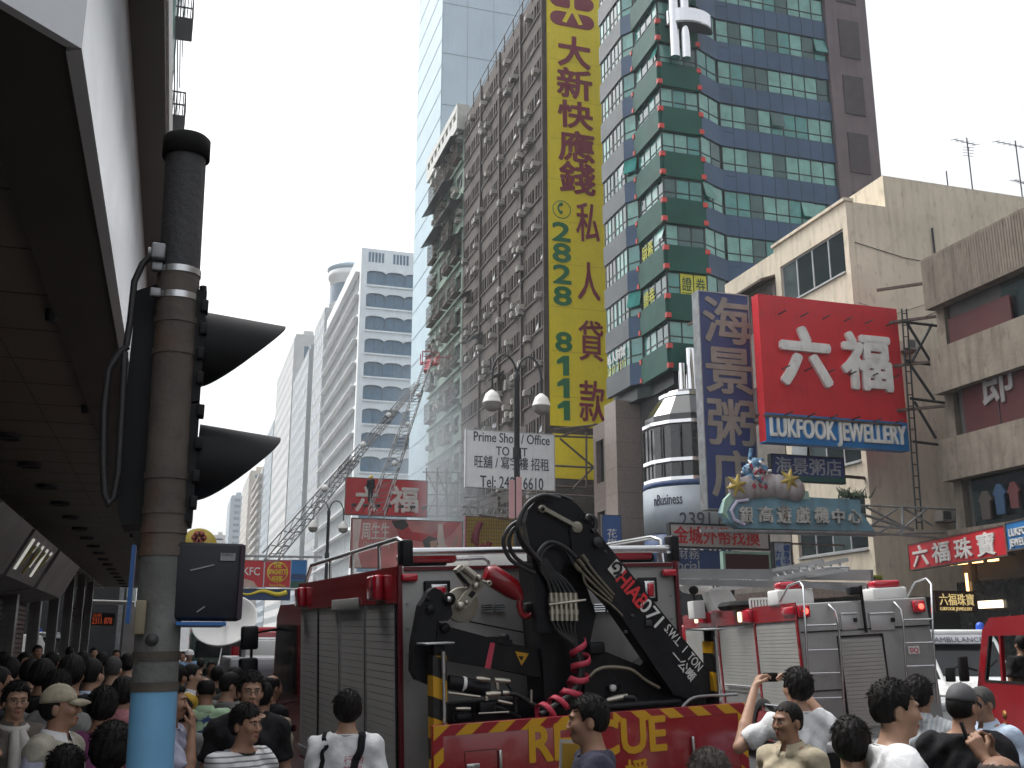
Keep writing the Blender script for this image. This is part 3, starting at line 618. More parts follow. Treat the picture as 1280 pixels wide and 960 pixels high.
m_scr = M('lit_sign', (.75, .75, .68), .5, var=.5, scale=6, emit=.25)
for i, (y0, y1, mm) in enumerate(((15.0, 18.0, m_box1), (18.3, 22.4, m_box1), (22.8, 27.2, m_box2), (27.8, 33.5, m_box2))):
    o = MB().prism([(-4.08, y0, 3.15), (-3.2, y0, 3.3), (-2.75, y0, 4.2), (-4.08, y0, 4.45)], (0, y1-y0, 0)).build('shop_sign_box', mm, th)
    if i == 2:
        b = MB()
        for k in range(9): yy = y0+.3+k*.42; b.prism([(-3.13, yy, 3.45+(k % 3)*.06), (-2.83, yy, 4.05-(k % 2)*.1), (-2.8, yy, 4.05-(k % 2)*.1), (-3.1, yy, 3.45+(k % 3)*.06)], (0, .22, .0), k % 2)
        b.build('sign_picture', [m_scr, M('picture_yellow', (.5, .45, .1), .5)], o)
for k in range(6): MB().box(-4.05, 29+k*5, 0, -3.75, 29.4+k*5, 4.9).build('pillar', M('tile_pillar', (.17, .165, .16), .35, var=.15, brick=(.2, .2, .006)), th)
# ---- green block further along the left side
th = thing('balcony_tower', 'green glass tower with steel balcony cages just visible above the canopy edge', 'building', (-3, 72, 0))
m_lg = M('green_tile', (.1, .22, .18), .4, var=.2, scale=.6)
MB().box(-20, 72.2, 0, -3.2, 95, 90).build('wall', m_lg, th)
for zc in (39.5, 47.5, 55, 64):
    b = MB(); x0, x1, y0, y1 = -3.19, -2.0, 73.5, 76.5
    for z in (zc, zc+.9, zc+1.9): b.bar((x0, y0, z), (x1, y0, z), .1).bar((x1, y0, z), (x1, y1, z), .1)
    for k in range(6): y = y0+(y1-y0)*k/5; b.bar((x1, y, zc), (x1, y, zc+1.9), .08)
    for k in range(5): x = x0+(x1-x0)*(k+.5)/5; b.bar((x, y0, zc), (x, y0, zc+1.9), .08)
    b.box(x0, y0, zc-.1, x1, y1, zc-.06); b.build('balcony_cage', m_dkmetal, th)
b = MB()
MB().box(-20, 72.05, 0, -3.0, 72.19, 7).box(-3.19, 72.2, 0, -3.0, 95, 5).build('shop_front', M('shop_dark', (.03, .03, .032), .6), th)  # plain dark sheets put over the wall to darken the ground level
for k in range(26): b.box(-3.195, 77, 8+k*3.2, -3.1, 94, 9.8+k*3.2)
b.build('window', g_teal, th)
# ================================================================== SIGNS
def sign(name, label, P, ex, tl, br, panel, texts=(), tmats=(), th=.22, frame=None, group=None, bands=(), cat='sign', arms=(), fw=.07, rect=None):
    ex = Vector(ex).normalized(); ez = Vector((0, 0, 1)); N = ex.cross(ez)
    A, B = (pln(*tl, P, N), pln(*br, P, N)) if rect is None else rect
    w = (B-A).dot(ex); h = A.z-B.z; O = Vector((A.x, A.y, B.z))
    t = thing(name, label, cat, tuple(O), group=group)
    Bx = lambda b, u0, v0, n0, u1, v1, n1, mi=0: b.hexa([O+ex*u+ez*v+N*n for u, v, n in ((u0, v0, n0), (u1, v0, n0), (u1, v0, n1), (u0, v0, n1), (u0, v1, n0), (u1, v1, n0), (u1, v1, n1), (u0, v1, n1))], mi)
    b = MB(); Bx(b, 0, 0, -th, w, h, 0); b.build('panel', panel, t)
    for z0, z1, m in bands: b = MB(); Bx(b, .004, z0*h, -th-.001, w-.004, z1*h, .006); b.build('band', m, t)
    if frame:
        b = MB(); f = fw
        Bx(b, -f, -f, -th-.02, w+f, 0, .03); Bx(b, -f, h, -th-.02, w+f, h+f, .03); Bx(b, -f, 0, -th-.02, 0, h, .03); Bx(b, w, 0, -th-.02, w+f, h, .03); b.build('frame', frame, t)
    if texts:
        b = MB()
        for s, r, mi, bold, tk in texts:
            mx, my = (r[0]+r[2])/2, (r[1]+r[3])/2; a, c = pln(r[0], my, P, N), pln(r[2], my, P, N); a.z, c.z = pln(mx, r[1], P, N).z, pln(mx, r[3], P, N).z; o2 = Vector((a.x, a.y, c.z))+N*.008
            b.text(s, o2, ex, ez, (c-a).dot(ex), a.z-c.z, tk, bold, mi)
        b.build('lettering', list(tmats), t)
    if arms:
        b = MB()
        for p, q, r in arms: b.bar(p, q, r)
        b.build('bracket', m_rust, t)
    return t, O, ex, w, h, N
m_yel = M('billboard_yellow', (.9, .72, .008), .5, var=.05, scale=.5, streak=.06, dirt=((.5, .4, .03), .2)); m_mar = M('maroon_letter', (.22, .01, .03), .5, var=.1); m_dgrn = M('green_letter', (.01, .16, .05), .5, var=.1)
XP = (1, 0, 0)
Y = 79.3
vt = [(s, r, 0, .026, .06) for s, r in (('大', (697, 46, 738, 85)), ('新', (696, 86, 740, 124)), ('快', (697, 127, 741, 161)), ('應', (698, 164, 743, 203)), ('錢', (699, 203, 744, 243)))]
vt += [(s, r, 0, .012, .06) for s, r in (('私', (720, 254, 749, 303)), ('人', (722, 328, 750, 376)), ('貸', (723, 401, 754, 452)), ('款', (724, 476, 756, 528)))]
vt += [(s, (690+i*.55, y, 713+i*.55, y+24), 1, .034, .06) for i, (s, y) in enumerate((('2', 278), ('8', 304), ('2', 331), ('8', 358)))]
vt += [(s, (694+i*.4, y, 715+i*.4, y+25), 1, .034, .06) for i, (s, y) in enumerate((('8', 415),))]
t, O, ex, w, h, N = sign('billboard', 'very tall yellow billboard with maroon characters and green phone number', (0, Y, 0), XP, (682, 0), (769, 530), m_yel, vt, [m_mar, m_dgrn], th=.3, frame=m_yel, rect=(Vector((28.35, Y, 66)), Vector((34.0, Y, 19.6))))
b = MB()   # emblem of two rounded bars with a split stroke, and the telephone in a ring
c = ay(715, 14, Y); 
for dz in (.95, -.95):
    for k in range(2): pass
    pts = [(c.x+sx*(1.35)+.8*math.cos(a), Y-.05, c.z+dz+.72*math.sin(a)) for sx, a in [(1, -math.pi/2+math.pi*i/8) for i in range(9)]+[(-1, math.pi/2+math.pi*i/8) for i in range(9)]]
    b.prism(pts, (0, .05, 0), 0)
for s in (1, -1): b.prism([(c.x-.15*s, Y-.06, c.z+.2), (c.x+.25*s, Y-.06, c.z+.35), (c.x+1.0*s, Y-.06, c.z-1.25), (c.x+.6*s, Y-.06, c.z-1.35)], (0, .02, 0), 1)
b.prism([(c.x-.2, Y-.062, c.z+1.5), (c.x+.2, Y-.062, c.z+1.5), (c.x+.2, Y-.062, c.z+.1), (c.x-.2, Y-.062, c.z+.1)], (0, .02, 0), 1)
for i, y in enumerate((445, 473, 501)):   # the three ones, with flag and straight stem
    x = 695.5+i*.5; b.prism([ay(px_, py_, Y)+Vector((0, -.06, 0)) for px_, py_ in ((x+8, y), (x+15.5, y), (x+15.8, y+24.5), (x+8.3, y+24.5), (x+8.1, y+8.5), (x+.6, y+10), (x+.5, y+5.2))], (0, .05, 0), 2)
for k in range(11): b.box(28.4, Y-.004, 22+k*3.9, 33.95, Y-.0005, 22.03+k*3.9, 3)
c2 = ay(702, 262, Y)
b.lathe([(.78, 0), (.84, 0), (.84, .04), (.78, .04)], (c2.x, Y-.04, c2.z), axis=(0, 1, 0), seg=28, mi=2)
b.tube([(c2.x+.1+.42*math.cos(a), Y-.03, c2.z+.1+.42*math.sin(a)) for a in [R(100+160*i/8) for i in range(9)]], [.16, .15, .09, .08, .08, .08, .09, .15, .16], 8, 2)
b.build('emblem', [m_mar, m_yel, m_dgrn, M('panel_seam_yellow', (.5, .38, .01), .6)], t)
MB().prism([(34.0, Y, 24), (34.0, Y, 19.6), (35.3, Y+5, 20.2), (35.3, Y+5, 25)], (.05, .15, 0)).build('side_panel', m_yel, t)
MB().box(28.5, Y+.1, 15.4, 32.4, Y+.5, 18.9).box(28.4, Y+.05, 15.2, 32.5, Y+.55, 15.7).build('lower_panel', m_yel, t)
# truss between the white board and the podium
t = thing('sign_truss', 'dark steel truss in front of the foot of the yellow billboard', 'truss', (27, 76, 14)); b = MB()
A = lambda x, y: ay(x, y, 75.5)
for p, q in (((692, 545), (768, 548)), ((692, 582), (768, 586)), ((692, 608), (790, 612)), ((700, 548), (742, 584)), ((742, 584), (770, 548)), ((745, 530), (700, 546)), ((745, 530), (765, 546)), ((745, 530), (745, 612)), ((733, 540), (733, 610)), ((755, 530), (755, 548)), ((692, 537), (800, 525)), ((715, 612), (742, 584)), ((766, 618), (742, 584)), ((735, 608), (800, 606)), ((690, 618), (768, 622))): b.tube([A(*p), A(*q)], .085, 6)
b.build('bar', m_rust, t)
# white to-let board
m_wsign = M('sign_white', (.86, .88, .88), .5, var=.05, streak=.06)
sign('letting_board', 'white board with black text offering shop and office space to let', (0, 74.6, 0), XP, (583, 537), (693, 613), m_wsign, [('Prime Shop / Office', (592, 542, 687, 558), 0, .008, .02), ('TO LET', (620, 559, 659, 570), 0, .008, .02), ('旺舖 / 寫字樓 招租', (593, 571, 686, 587), 0, .006, .02), ('Tel: 2401 6610', (600, 596, 679, 611), 0, .008, .02)], [m_ink], frame=m_alu, arms=[((27, 74.9, 11.6), (28.3, 79.4, 11.6), .1), ((27, 74.9, 15), (28.3, 79.4, 15), .1), ((21, 74.9, 11.4), (28.3, 79.4, 11.2), .1)])
# distant signs to the left of it
m_sred = M('sign_red', (.55, .012, .022), .5, var=.08, scale=.8, dirt=((.25, .01, .015), .3)); m_lwht = M('letter_white', (.72, .71, .68), .6, var=.1, scale=3, dirt=((.3, .25, .2), .3)); m_sblu = M('sign_blue', (.02, .17, .44), .4, var=.08)
t, O, ex, w, h, N = sign('jewellery_sign', 'distant red sign with two white characters behind the aerial ladder', (0, 100, 0), XP, (433, 597), (533, 646), m_sred, [('六', (444, 608, 472, 640), 0, .03, .15), ('福', (487, 608, 523, 641), 0, .03, .15)], [m_lwht], th=.4, frame=m_rust)
b = MB()
for k in range(7): p = O+ex*(.6+k*w/7); b.tube([p+Vector((0, -.1, .3)), p+Vector((0, -1.2, .7))], .05, 5).bbox(p.x-.25, p.y-1.5, p.z+.6, p.x+.25, p.y-1.1, p.z+.85, .04)
b.build('flood_lamp', m_dkmetal, t)
m_pink = M('poster_pink', (.6, .2, .2), .45, var=.4, scale=.35); m_skin0 = M('poster_skin', (.5, .28, .2), .5, var=.1)
t, O, ex, w, h, N = sign('poster_board', 'pink and red jewellery poster with white characters and dark haired figure', (0, 95, 0), XP, (440, 648), (577, 712), m_pink, [('周生生', (452, 653, 487, 675), 0, .012, .03), ('Chow Sang Sang', (454, 677, 487, 684), 0, .0, .03)], [m_lwht], frame=m_rust)
m_hair0 = M('poster_hair', (.02, .012, .012), .5, var=.1); m_pwh = M('poster_pale', (.75, .6, .56), .5, var=.2, scale=.6); m_pred = M('poster_red', (.5, .02, .03), .5, var=.2, scale=.5)
b = MB()
def blob(pts, mi, off): b.prism([ay(x, y, 95)+Vector((0, -off, 0)) for x, y in pts], (0, .02, 0), mi)
blob([(441, 649), (452, 649), (447, 690), (452, 710), (441, 710)], 1, .03)
blob([(490, 650), (505, 651), (515, 665), (540, 668), (560, 652), (576, 653), (565, 668), (545, 680), (520, 676), (500, 672)], 2, .03)
blob([(548, 655), (553, 655), (556, 680), (566, 690), (560, 700), (545, 690)], 1, .05)
blob([(489, 651), (506, 650), (511, 657), (503, 663), (494, 660)], 0, .06)
blob([(499, 664), (510, 660), (514, 674), (507, 686), (498, 690)], 2, .055)
blob([(528, 676), (536, 670), (546, 673), (548, 681), (540, 685), (530, 684)], 0, .06); blob([(537, 677), (546, 675), (547, 682), (545, 689), (539, 690)], 3, .065)
blob([(560, 688), (568, 676), (571, 668), (573, 670), (571, 679), (563, 692)], 3, .06)
b.build('picture', [m_hair0, m_pwh, m_pred, m_skin0], t, fix=True)
m_gold2 = M('gold_net', (.5, .33, .01), .5, var=.12)
t, O, ex, w, h, N = sign('wire_mesh_sign', 'golden yellow sign behind wire mesh with a brushed red character', (0, 84, 0), XP, (583, 646), (660, 708), m_gold2, frame=m_mar)
b = MB()
for k in range(26): u = w*k/25; b.box(O.x+u-.015, 83.9, O.z, O.x+u+.015, 83.93, O.z+h)
for k in range(14): z = h*k/13; b.box(O.x, 83.87, O.z+z-.015, O.x+w, 83.898, O.z+z+.015)
b.build('mesh_grille', m_rust, t)
b = MB()
def stroke(pts, wd): b.tube([ay(x, y, 83.97) for x, y in pts], wd, 6)
stroke([(601, 653), (596, 662), (593, 676), (597, 682)], [.25, .3, .38, .15]); stroke([(605, 681), (590, 690)], .2); stroke([(612, 678), (602, 700)], [.28, .15]); stroke([(622, 690), (608, 694)], .2); stroke([(628, 678), (634, 694), (648, 702)], [.15, .25, .2])
b.build('lettering', m_mar, t)
t = thing('scaffold', 'tangle of steel framework in the smoke beside the distant red sign', 'scaffold', (22, 106, 8)); b = MB(); A = lambda x, y: ay(x, y, 104)
for x in (533, 546, 558, 572, 583): b.tube([A(x, 585), A(x, 648)], .09, 5)
for y in (590, 603, 618, 632, 645): b.tube([A(528, y), A(586, y+1)], .07, 5)
for k in range(4): b.tube([A(533+k*13, 590), A(546+k*12, 618)], .06, 5).tube([A(546+k*12, 618), A(533+k*13, 645)], .06, 5)
b.build('bar', m_steel, t)
t = thing('lattice_gantry', 'pale lattice gantry above the wire mesh sign below the letting board', 'gantry', (24, 82, 12)); b = MB(); A = lambda x, y: ay(x, y, 82)
for p, q in (((578, 634), (690, 636)), ((578, 643), (690, 645)), ((578, 634), (640, 612)), ((600, 634), (660, 614)), ((580, 622), (690, 616))): b.bar(A(*p), A(*q), .12)
for k in range(12): b.bar(A(580+k*9, 643), A(584.5+k*9, 634), .07).bar(A(584.5+k*9, 634), A(589+k*9, 643), .07)
b.build('bar', m_steel, t)
# signs hung in front of the cream building
m_hblu = M('porridge_blue', (.03, .05, .16), .5, var=.12, scale=1, dirt=((.05, .06, .12), .4)); m_taupe = M('letter_taupe', (.26, .23, .195), .6, var=.15, scale=2)
sign('vertical_restaurant_sign', 'tall dark blue vertical sign with four large grey-beige characters', (0, 37.0, 0), XP, (873, 364), (949, 638), m_hblu, [('海', (878, 372, 938, 430), 0, .022, .03), ('景', (881, 435, 941, 493), 0, .022, .03), ('粥', (884, 499, 944, 557), 0, .022, .03), ('店', (889, 563, 948, 622), 0, .022, .03)], [m_taupe], th=.5, frame=m_steel, fw=.05, arms=[((21.5, 37.3, z), (28.3, 38.3, z), .12) for z in (9, 11.2)])
t, O, ex, w, h, N = sign('large_jewellery_sign', 'large red sign with two white characters above a blue strip of English lettering', (0, 35.5, 0), XP, (947, 367), (1137, 562), m_sred, [('六', (973, 409, 1037, 484), 0, .04, .16), ('福', (1050, 417, 1112, 489), 0, .034, .16), ('LUKFOOK JEWELLERY', (962, 527, 1131, 551), 0, .03, .1)], [m_lwht], th=.5, bands=[(-.01, .185, m_sblu)], arms=[((27.6, 35.8, z), (30, 33.4, z), .11) for z in (11.4, 13.3, 15.2, 16.7)]+[((21.6, 35.9, 10.9), (28.2, 38.3, 10.9), .09), ((24, 35.9, 10.85), (28.2, 38.3, 10.6), .09), ((21.5, 35.4, 10.75), (27.9, 35.4, 10.75), .09), ((21.5, 36.1, 10.6), (27.9, 36.1, 10.6), .09)])
b = MB()
for rr in ((.9, 6), (.52, 6), (.21, 6)):
    for k in range(6): p = O+ex*(.9+k*1.03)+Vector((0, 0, h*rr[0]-.2)); b.bar(p+Vector((0, -.02, 0)), p+Vector((.12, -.4, .07)), .045)
b.build('lamp_bracket', m_dkmetal, t)
t = thing('steel_ladder', 'narrow steel service ladder with bracing between the large red sign and the concrete block', 'ladder', (28, 35, 4)); b = MB(); A = lambda x, y: ay(x, y, 35.0)
for p, q in (((1127, 386), (1146, 662)), ((1133, 386), (1153, 662))): b.tube([A(*p), A(*q)], .035, 6)
for k in range(19): y = 392+k*14.5; x = 1127+(y-386)*.0695; b.tube([A(x, y), A(x+6.2, y)], .025, 5)
b.build('rung', m_dkmetal, t); b = MB()
for p, q in (((1127, 402), (1178, 408)), ((1133, 452), (1180, 458)), ((1138, 498), (1185, 504)), ((1142, 552), (1175, 556)), ((1134, 404), (1165, 455)), ((1165, 405), (1140, 452)), ((1138, 456), (1168, 500)), ((1143, 502), (1170, 548))): b.tube([A(*p), A(*q)], .06, 6)
b.build('brace', m_dkmetal, t)
m_hgrn = M('sign_green', (.02, .1, .08), .5, var=.15); m_pgrey = M('letter_grey', (.36, .37, .4), .6, var=.15)
sign('small_restaurant_sign', 'small dark blue hanging sign with four pale characters under the large red sign', (0, 36.6, 0), XP, (964, 568), (1056, 604), m_hblu, [('海景粥店', (969, 573, 1051, 594), 0, .012, .04)], [m_pgrey], frame=m_dkmetal, bands=[(.0, .2, m_hgrn)], fw=.04, arms=[((22.6, 36.7, 10.3), (22.6, 36.7, 10.8), .06), ((25.6, 36.7, 10.1), (25.6, 36.7, 10.8), .06)])
# amusement centre sign with ornaments
m_tealp = M('sign_teal', (.14, .27, .34), .55, var=.15, scale=1.5, streak=.4, dirt=((.2, .16, .1), .45)); m_mint = M('sign_mint', (.3, .46, .38), .6, var=.15, streak=.3); m_oldl = M('letter_weathered', (.42, .41, .38), .7, var=.3, scale=5, dirt=((.14, .08, .04), .75)); m_lilac = M('sign_lilac', (.5, .48, .62), .6, var=.2)
Y = 34.0; A = lambda x, y, d=0.: ay(x, y, Y)+Vector((0, -d, 0))
t = thing('amusement_sign', 'weathered light blue shop sign with rounded left end and row of rusty letters', 'sign', tuple(A(905, 663)))
MB().prism([A(x, y) for x, y in ((932, 617), (1075, 625), (1076, 640), (1094, 664), (925, 660), (912, 653), (905, 640), (909, 627), (918, 619))], (0, .45, 0)).build('panel', m_tealp, t)
MB().prism([A(x, y, .02) for x, y in ((930, 611), (1010, 614), (1012, 624), (930, 622), (915, 628), (908, 640), (912, 651), (903, 641), (906, 624), (916, 614))], (0, .2, 0)).build('border', m_mint, t)
b = MB(); b.tube([A(x, y, .06) for x, y in ((934, 625), (920, 627), (913, 638), (917, 650), (930, 656))], .07, 7); b.build('neon_tube', m_lilac, t)
b = MB()
for k in range(8): b.lathe([(0, 0), (.45, .02), (.42, .25), (0, .3)], A(925+k*9.5, 612-5*math.sin(math.pi*k/7), .12), axis=(0, 1, 0), seg=12)
b.build('cloud_trim', M('trim_pink', (.34, .31, .31), .7, var=.3, dirt=((.2, .07, .07), .6)), t)
b = MB()
for s, r in zip('銀高遊戲機中心', ((922, 633, 940, 655), (946, 633, 965, 654), (969, 633, 988, 655), (993, 634, 1012, 655), (1016, 634, 1035, 655), (1038, 636, 1054, 655), (1058, 637, 1076, 655))):
    a, c = A(r[0], r[1]), A(r[2], r[3]); b.text(s, (a.x, Y-.02, c.z), XP, (0, 0, 1), c.x-a.x, a.z-c.z, .12, .022, 0)
b.build('lettering', m_oldl, t)
MB().bar(A(880, 662, -.3), A(1098, 668, -.3), .12).bar(A(895, 664, .3), A(1092, 667, .3), .08).build('bracket', m_steel, t)
m_orn = M('ornament_blue', (.1, .23, .36), .6, var=.6, scale=7, dirt=((.4, .4, .4), .7)); m_orn2 = M('ornament_yellow', (.4, .29, .06), .6, var=.2); m_orn3 = M('ornament_red', (.3, .03, .05), .6, var=.2); m_leaf = M('plastic_leaf', (.04, .07, .03), .6, var=.3)
t = thing('roof_ornament', 'small blue and white plastic ornament standing on top of the light blue shop sign', 'ornament', tuple(A(943, 612)))
b = MB()
for x, y, r_, mi in ((946, 606, .2, 1), (940, 598, .24, 0), (951, 597, .2, 0), (945, 588, .2, 1), (936, 587, .2, 0), (954, 586, .22, 0), (946, 579, .22, 0), (941, 608, .25, 2), (955, 609, .25, 2), (934, 610, .18, 2)):
    b.lathe([(r_*math.sin(math.pi*k/6), -r_*math.cos(math.pi*k/6)) for k in range(7)], A(x, y, -.1), seg=10, mi=mi)
for k in range(60): q = A(944+rnd.gauss(0, 5), 592+rnd.gauss(0, 9), -.1+rnd.uniform(-.2, .3)); b.tube([q, q+Vector((rnd.uniform(-.2, .2), rnd.uniform(-.1, .1), rnd.uniform(-.2, .2)))], [.07, .03], 5, rnd.choice((0, 0, 1, 2)))
for k in range(9): b.tube([A(936+k*2.2, 582-abs(k-4)*-1.6), A(930+k*3.7, 576+abs(k-4)*1.9)], [.08, .03], 5, 0)
b.tube([A(942, 574, -.3), A(944, 559, -.3)], .07, 8, 0); b.build('body', [m_orn, m_white, m_orn3], t)
for lab, x, y in (('yellow starfish ornament on the left end of the light blue shop sign', 919, 607), ('yellow starfish ornament beside the blue ornament on the shop sign', 985, 600)):
    c = A(x, y, .1); b = MB()
    for k in range(6): a = k*math.pi/3+.3; b.tube([c, c+Vector((.42*math.cos(a), 0, .42*math.sin(a)))], [.14, .03], 6)
    tag(b.build('star_ornament', m_orn2), lab, 'ornament', 'star ornaments on the shop sign')
c = A(1068, 618, 0); b = MB()
for k in range(46): a = rnd.uniform(0, 6.3); q = c+Vector((rnd.uniform(-.7, .7), rnd.uniform(-.2, .3), -.1)); b.tube([q, q+Vector((.3*math.cos(a), .2*math.sin(a), rnd.uniform(.15, .4)))], [.04, .01], 4)
tag(b.build('spiky_plant', m_leaf), 'row of dry spiky leaves on the right end of the light blue sign', 'plant')
t = thing('truss_frame', 'rusty steel truss running from the light blue sign to the concrete block', 'truss', tuple(A(1090, 668))); b = MB()
for p, q in (((1080, 630), (1180, 634)), ((1085, 655), (1150, 660)), ((1088, 668), (1190, 664)), ((1090, 632), (1145, 660)), ((1135, 632), (1175, 656)), ((1130, 634), (1090, 660)), ((1136, 630), (1137, 665)), ((1010, 618), (1150, 662)), ((985, 612), (1150, 660)), ((1170, 632), (1130, 665)), ((1100, 668), (1130, 652)), ((1040, 660), (1190, 672)), ((1205, 634), (1206, 660)), ((1180, 634), (1230, 636))): b.tube([A(*p, -.4), A(*q, -.4)], .045, 6)
b.build('bar', m_steel, t)
sign('exchange_sign', 'cream sign with six red characters at the foot of the tall blue sign', (0, 40, 0), XP, (838, 655), (961, 686), M('sign_cream', (.5, .46, .42), .5, var=.08), [('金城外幣找換', (842, 659, 949, 681), 0, .016, .03)], [M('letter_red', (.5, .03, .03), .5, var=.1)], frame=m_dkmetal, arms=[((23.5, 40.3, 6.3), (28.2, 40.3, 6.3), .08)])
sign('finance_sign', 'dark blue sign with pale characters just right of the rescue truck box', (0, 44, 0), XP, (824, 687), (926, 722), m_navy, [('財務', (847, 685.5, 874, 699), 0, .004, .02), ('Financial', (822, 700, 874, 713), 0, .004, .02)], [m_pgrey], frame=m_dkmetal, fw=.03, arms=[((25, 44.2, 5.8), (28.2, 44.2, 5.8), .08)])
sign('red_notice_sign', 'small dark red sign in a pale green surround below the cream sign', (0, 38.6, 0), XP, (906, 692), (962, 715), m_dred, (), (), frame=m_mint, fw=.1)
sign('fitness_sign', 'narrow white vertical sign with blue characters above the ladder of the fire engine', (0, 36.2, 0), XP, (967, 678), (990, 715), M('sign_palegrey', (.45, .48, .54), .5, var=.08), [(s, (979, 681+i*8.6, 987, 689+i*8.6), 0, .012, .02) for i, s in enumerate('健身中心')]+[('力', (969, 688, 976, 697), 0, .012, .02), ('威', (969, 699, 976, 708), 0, .012, .02)], [M('letter_blue', (.02, .1, .36), .5)], frame=m_dkmetal, fw=.03)
sign('small_lime_sign', 'tiny lime yellow sign in the dark shop row behind the fire engine', (0, 37.9, 0), XP, (1088, 719), (1104, 729), M('lime', (.4, .45, .04), .5), [('電話', (1090, 721, 1102, 727), 0, .0, .01)], [m_ink], th=.1)
sign('bank_sign', 'narrow blue vertical sign with white characters beside the granite pier', (0, 62, 0), XP, (753, 644), (777, 700), M('bank_blue', (.02, .08, .27), .4, var=.08), [('花', (759, 661, 771, 672), 0, .006, .02), ('旗', (759, 673, 771, 684), 0, .006, .02)], [m_lwht], frame=m_dkmetal, fw=.04)
# street-corner jewellery sign, turned towards the camera
ang = math.radians(12.7); P0 = Vector((27.7, 33.2, 0)); exd = Vector((-math.sin(ang), -math.cos(ang), 0))
def cs(x, y): return pln(x, y, P0, exd.cross(Vector((0, 0, 1))))
def csr(x0, t0, b0, x1, t1, b1):
    A, B = cs(x0, (t0+b0)/2), cs(x1, (t1+b1)/2); A.z = (cs(x0, t0).z+cs(x1, t1).z)/2; B.z = (cs(x0, b0).z+cs(x1, b1).z)/2; return A, B
sign('street_jewellery_sign', 'long red shop sign with four white characters at the right edge', P0, exd, (1137, 683), (1256, 686), m_sred, rect=csr(1137, 683, 715, 1257, 655, 690), texts=[('六', (1142, 681, 1161, 708), 0, .022, .05), ('福', (1166, 677, 1188, 703), 0, .022, .05), ('珠', (1194, 672, 1216, 699), 0, .022, .05), ('寶', (1222, 665, 1245, 695), 0, .02, .05)], tmats=[m_lwht], frame=m_rust, fw=.05)
sign('street_jewellery_sign', 'blue shop sign with white English lettering next to the long red one', P0, exd, (1259, 656), (1300, 683), m_sblu, rect=csr(1259, 654.5, 689.5, 1310, 643, 678), texts=[('LUKFOOK', (1262, 658, 1296, 668), 0, .02, .05), ('JEWELLERY', (1263, 671, 1298, 681), 0, .02, .05)], tmats=[m_lwht], frame=m_rust, fw=.05)
sign('lit_shop_sign', 'dark shop window sign with small gold characters below the long red sign', (0, 30.5, 0), XP, (1168, 738), (1221, 766), M('sign_black', (.03, .012, .01), .3, var=.1), [('六福珠寶', (1174, 742, 1217, 757), 0, .01, .02), ('LUKFOOK JEWELLERY', (1175, 759, 1215, 763), 0, .005, .02)], [M('gold_lit', (.75, .58, .25), .4, var=0, emit=.25)], th=.1)
# far street signs, left of the rescue truck
m_kred = M('fastfood_red', (.55, .03, .04), .4, var=.06); m_kyel = M('noodle_yellow', (.75, .6, .03), .45, var=.05)
t, O, ex, w, h, N = sign('restaurant_sign', 'square red hanging sign with white letters and pale shape at its foot', (0, 70, 0), XP, (297, 700), (329, 734), m_kred, [('KFC', (304, 709, 325, 719), 0, .02, .03)], [m_lwht], frame=m_alu, fw=.04)
A = lambda x, y, d=0.: ay(x, y, 70)+Vector((0, -d, 0))
MB().prism([A(x, y, .02) for x, y in ((298, 722), (308, 724), (317, 727), (322, 734), (298, 734))], (0, .015, 0)).build('motif', M('motif_pale', (.55, .4, .33), .5), t)
t, O, ex, w, h, N = sign('restaurant_sign', 'square red hanging sign with a round yellow lettered emblem', (0, 70, 0), XP, (331, 700), (362, 734), m_kred, [('THE', (342, 704, 352, 710), 0, .03, .03), ('SPAGHETTI', (335.5, 711.5, 358, 718), 0, .025, .03), ('HOUSE', (340, 720, 353, 726), 0, .03, .03), ('Pasta & Pizza', (337, 730, 356, 733), 0, .0, .02)], [m_kyel], frame=m_alu, fw=.04)
c = A(347, 715.2); MB().lathe([(.6, 0), (.66, 0), (.66, .03), (.6, .03)], (c.x, 69.97, c.z), axis=(0, 1, 0), seg=26).build('ring', m_kyel, t)
t, O, ex, w, h, N = sign('banner_sign', 'dark blue hanging strip with a yellow wave under the red square signs', (0, 70, 0), XP, (297, 737), (362, 750), m_navy, frame=m_dkmetal, fw=.03)
b = MB(); b.tube([A(300+k*4.5, 741+2.2*math.sin(k*.75), .03) for k in range(14)], [.05+.01*k for k in range(14)], 6); b.build('wave', m_kyel, t)
sign('blue_hanging_sign', 'light blue hanging sign right of the red square signs', (0, 74, 0), XP, (363, 700), (382, 735), m_sblu, frame=m_alu, fw=.04, bands=[(.0, .25, m_hgrn), (.3, .5, m_navy)])
t = thing('sign_gantry', 'steel gantry arm that carries the red square signs over the street', 'gantry', (-1, 70.4, 6)); b = MB()
b.bar((-3.3, 70.3, A(300, 698).z+.12), (9, 70.3, A(382, 698).z+.12), .14).bar((-3.3, 70.3, A(300, 736).z), (7.4, 70.3, A(300, 736).z), .1); b.bar((-3.2, 70.3, 0), (-3.2, 70.3, A(300, 698).z+.3), .25); b.build('bar', m_steel, t)
c = ay(248, 683, 56); t = thing('round_sign', 'round yellow hanging sign with a reddish flower mark behind the black box', 'sign', (c.x, 56, c.z))
MB().lathe([(0, 0), (.92, 0), (.92, .2), (0, .2)], (c.x, 56, c.z), axis=(0, 1, 0), seg=30).build('panel', M('round_yellow', (.5, .38, .05), .5, var=.1), t)
b = MB()
for k in range(6): a = k*math.pi/3; b.lathe([(0, 0), (.17, 0), (.17, .03), (0, .03)], (c.x+.22*math.cos(a), 55.96, c.z+.45+.2*math.sin(a)), axis=(0, 1, 0), seg=10)
b.build('motif', M('motif_brick', (.35, .08, .05), .5), t); MB().bar((-3.2, 56.1, c.z+.4), (c.x+1.2, 56.1, c.z+.4), .05).build('bracket', m_dkmetal, t)
m_lsb = M('board_black', (.02, .02, .022), .5, var=.2)
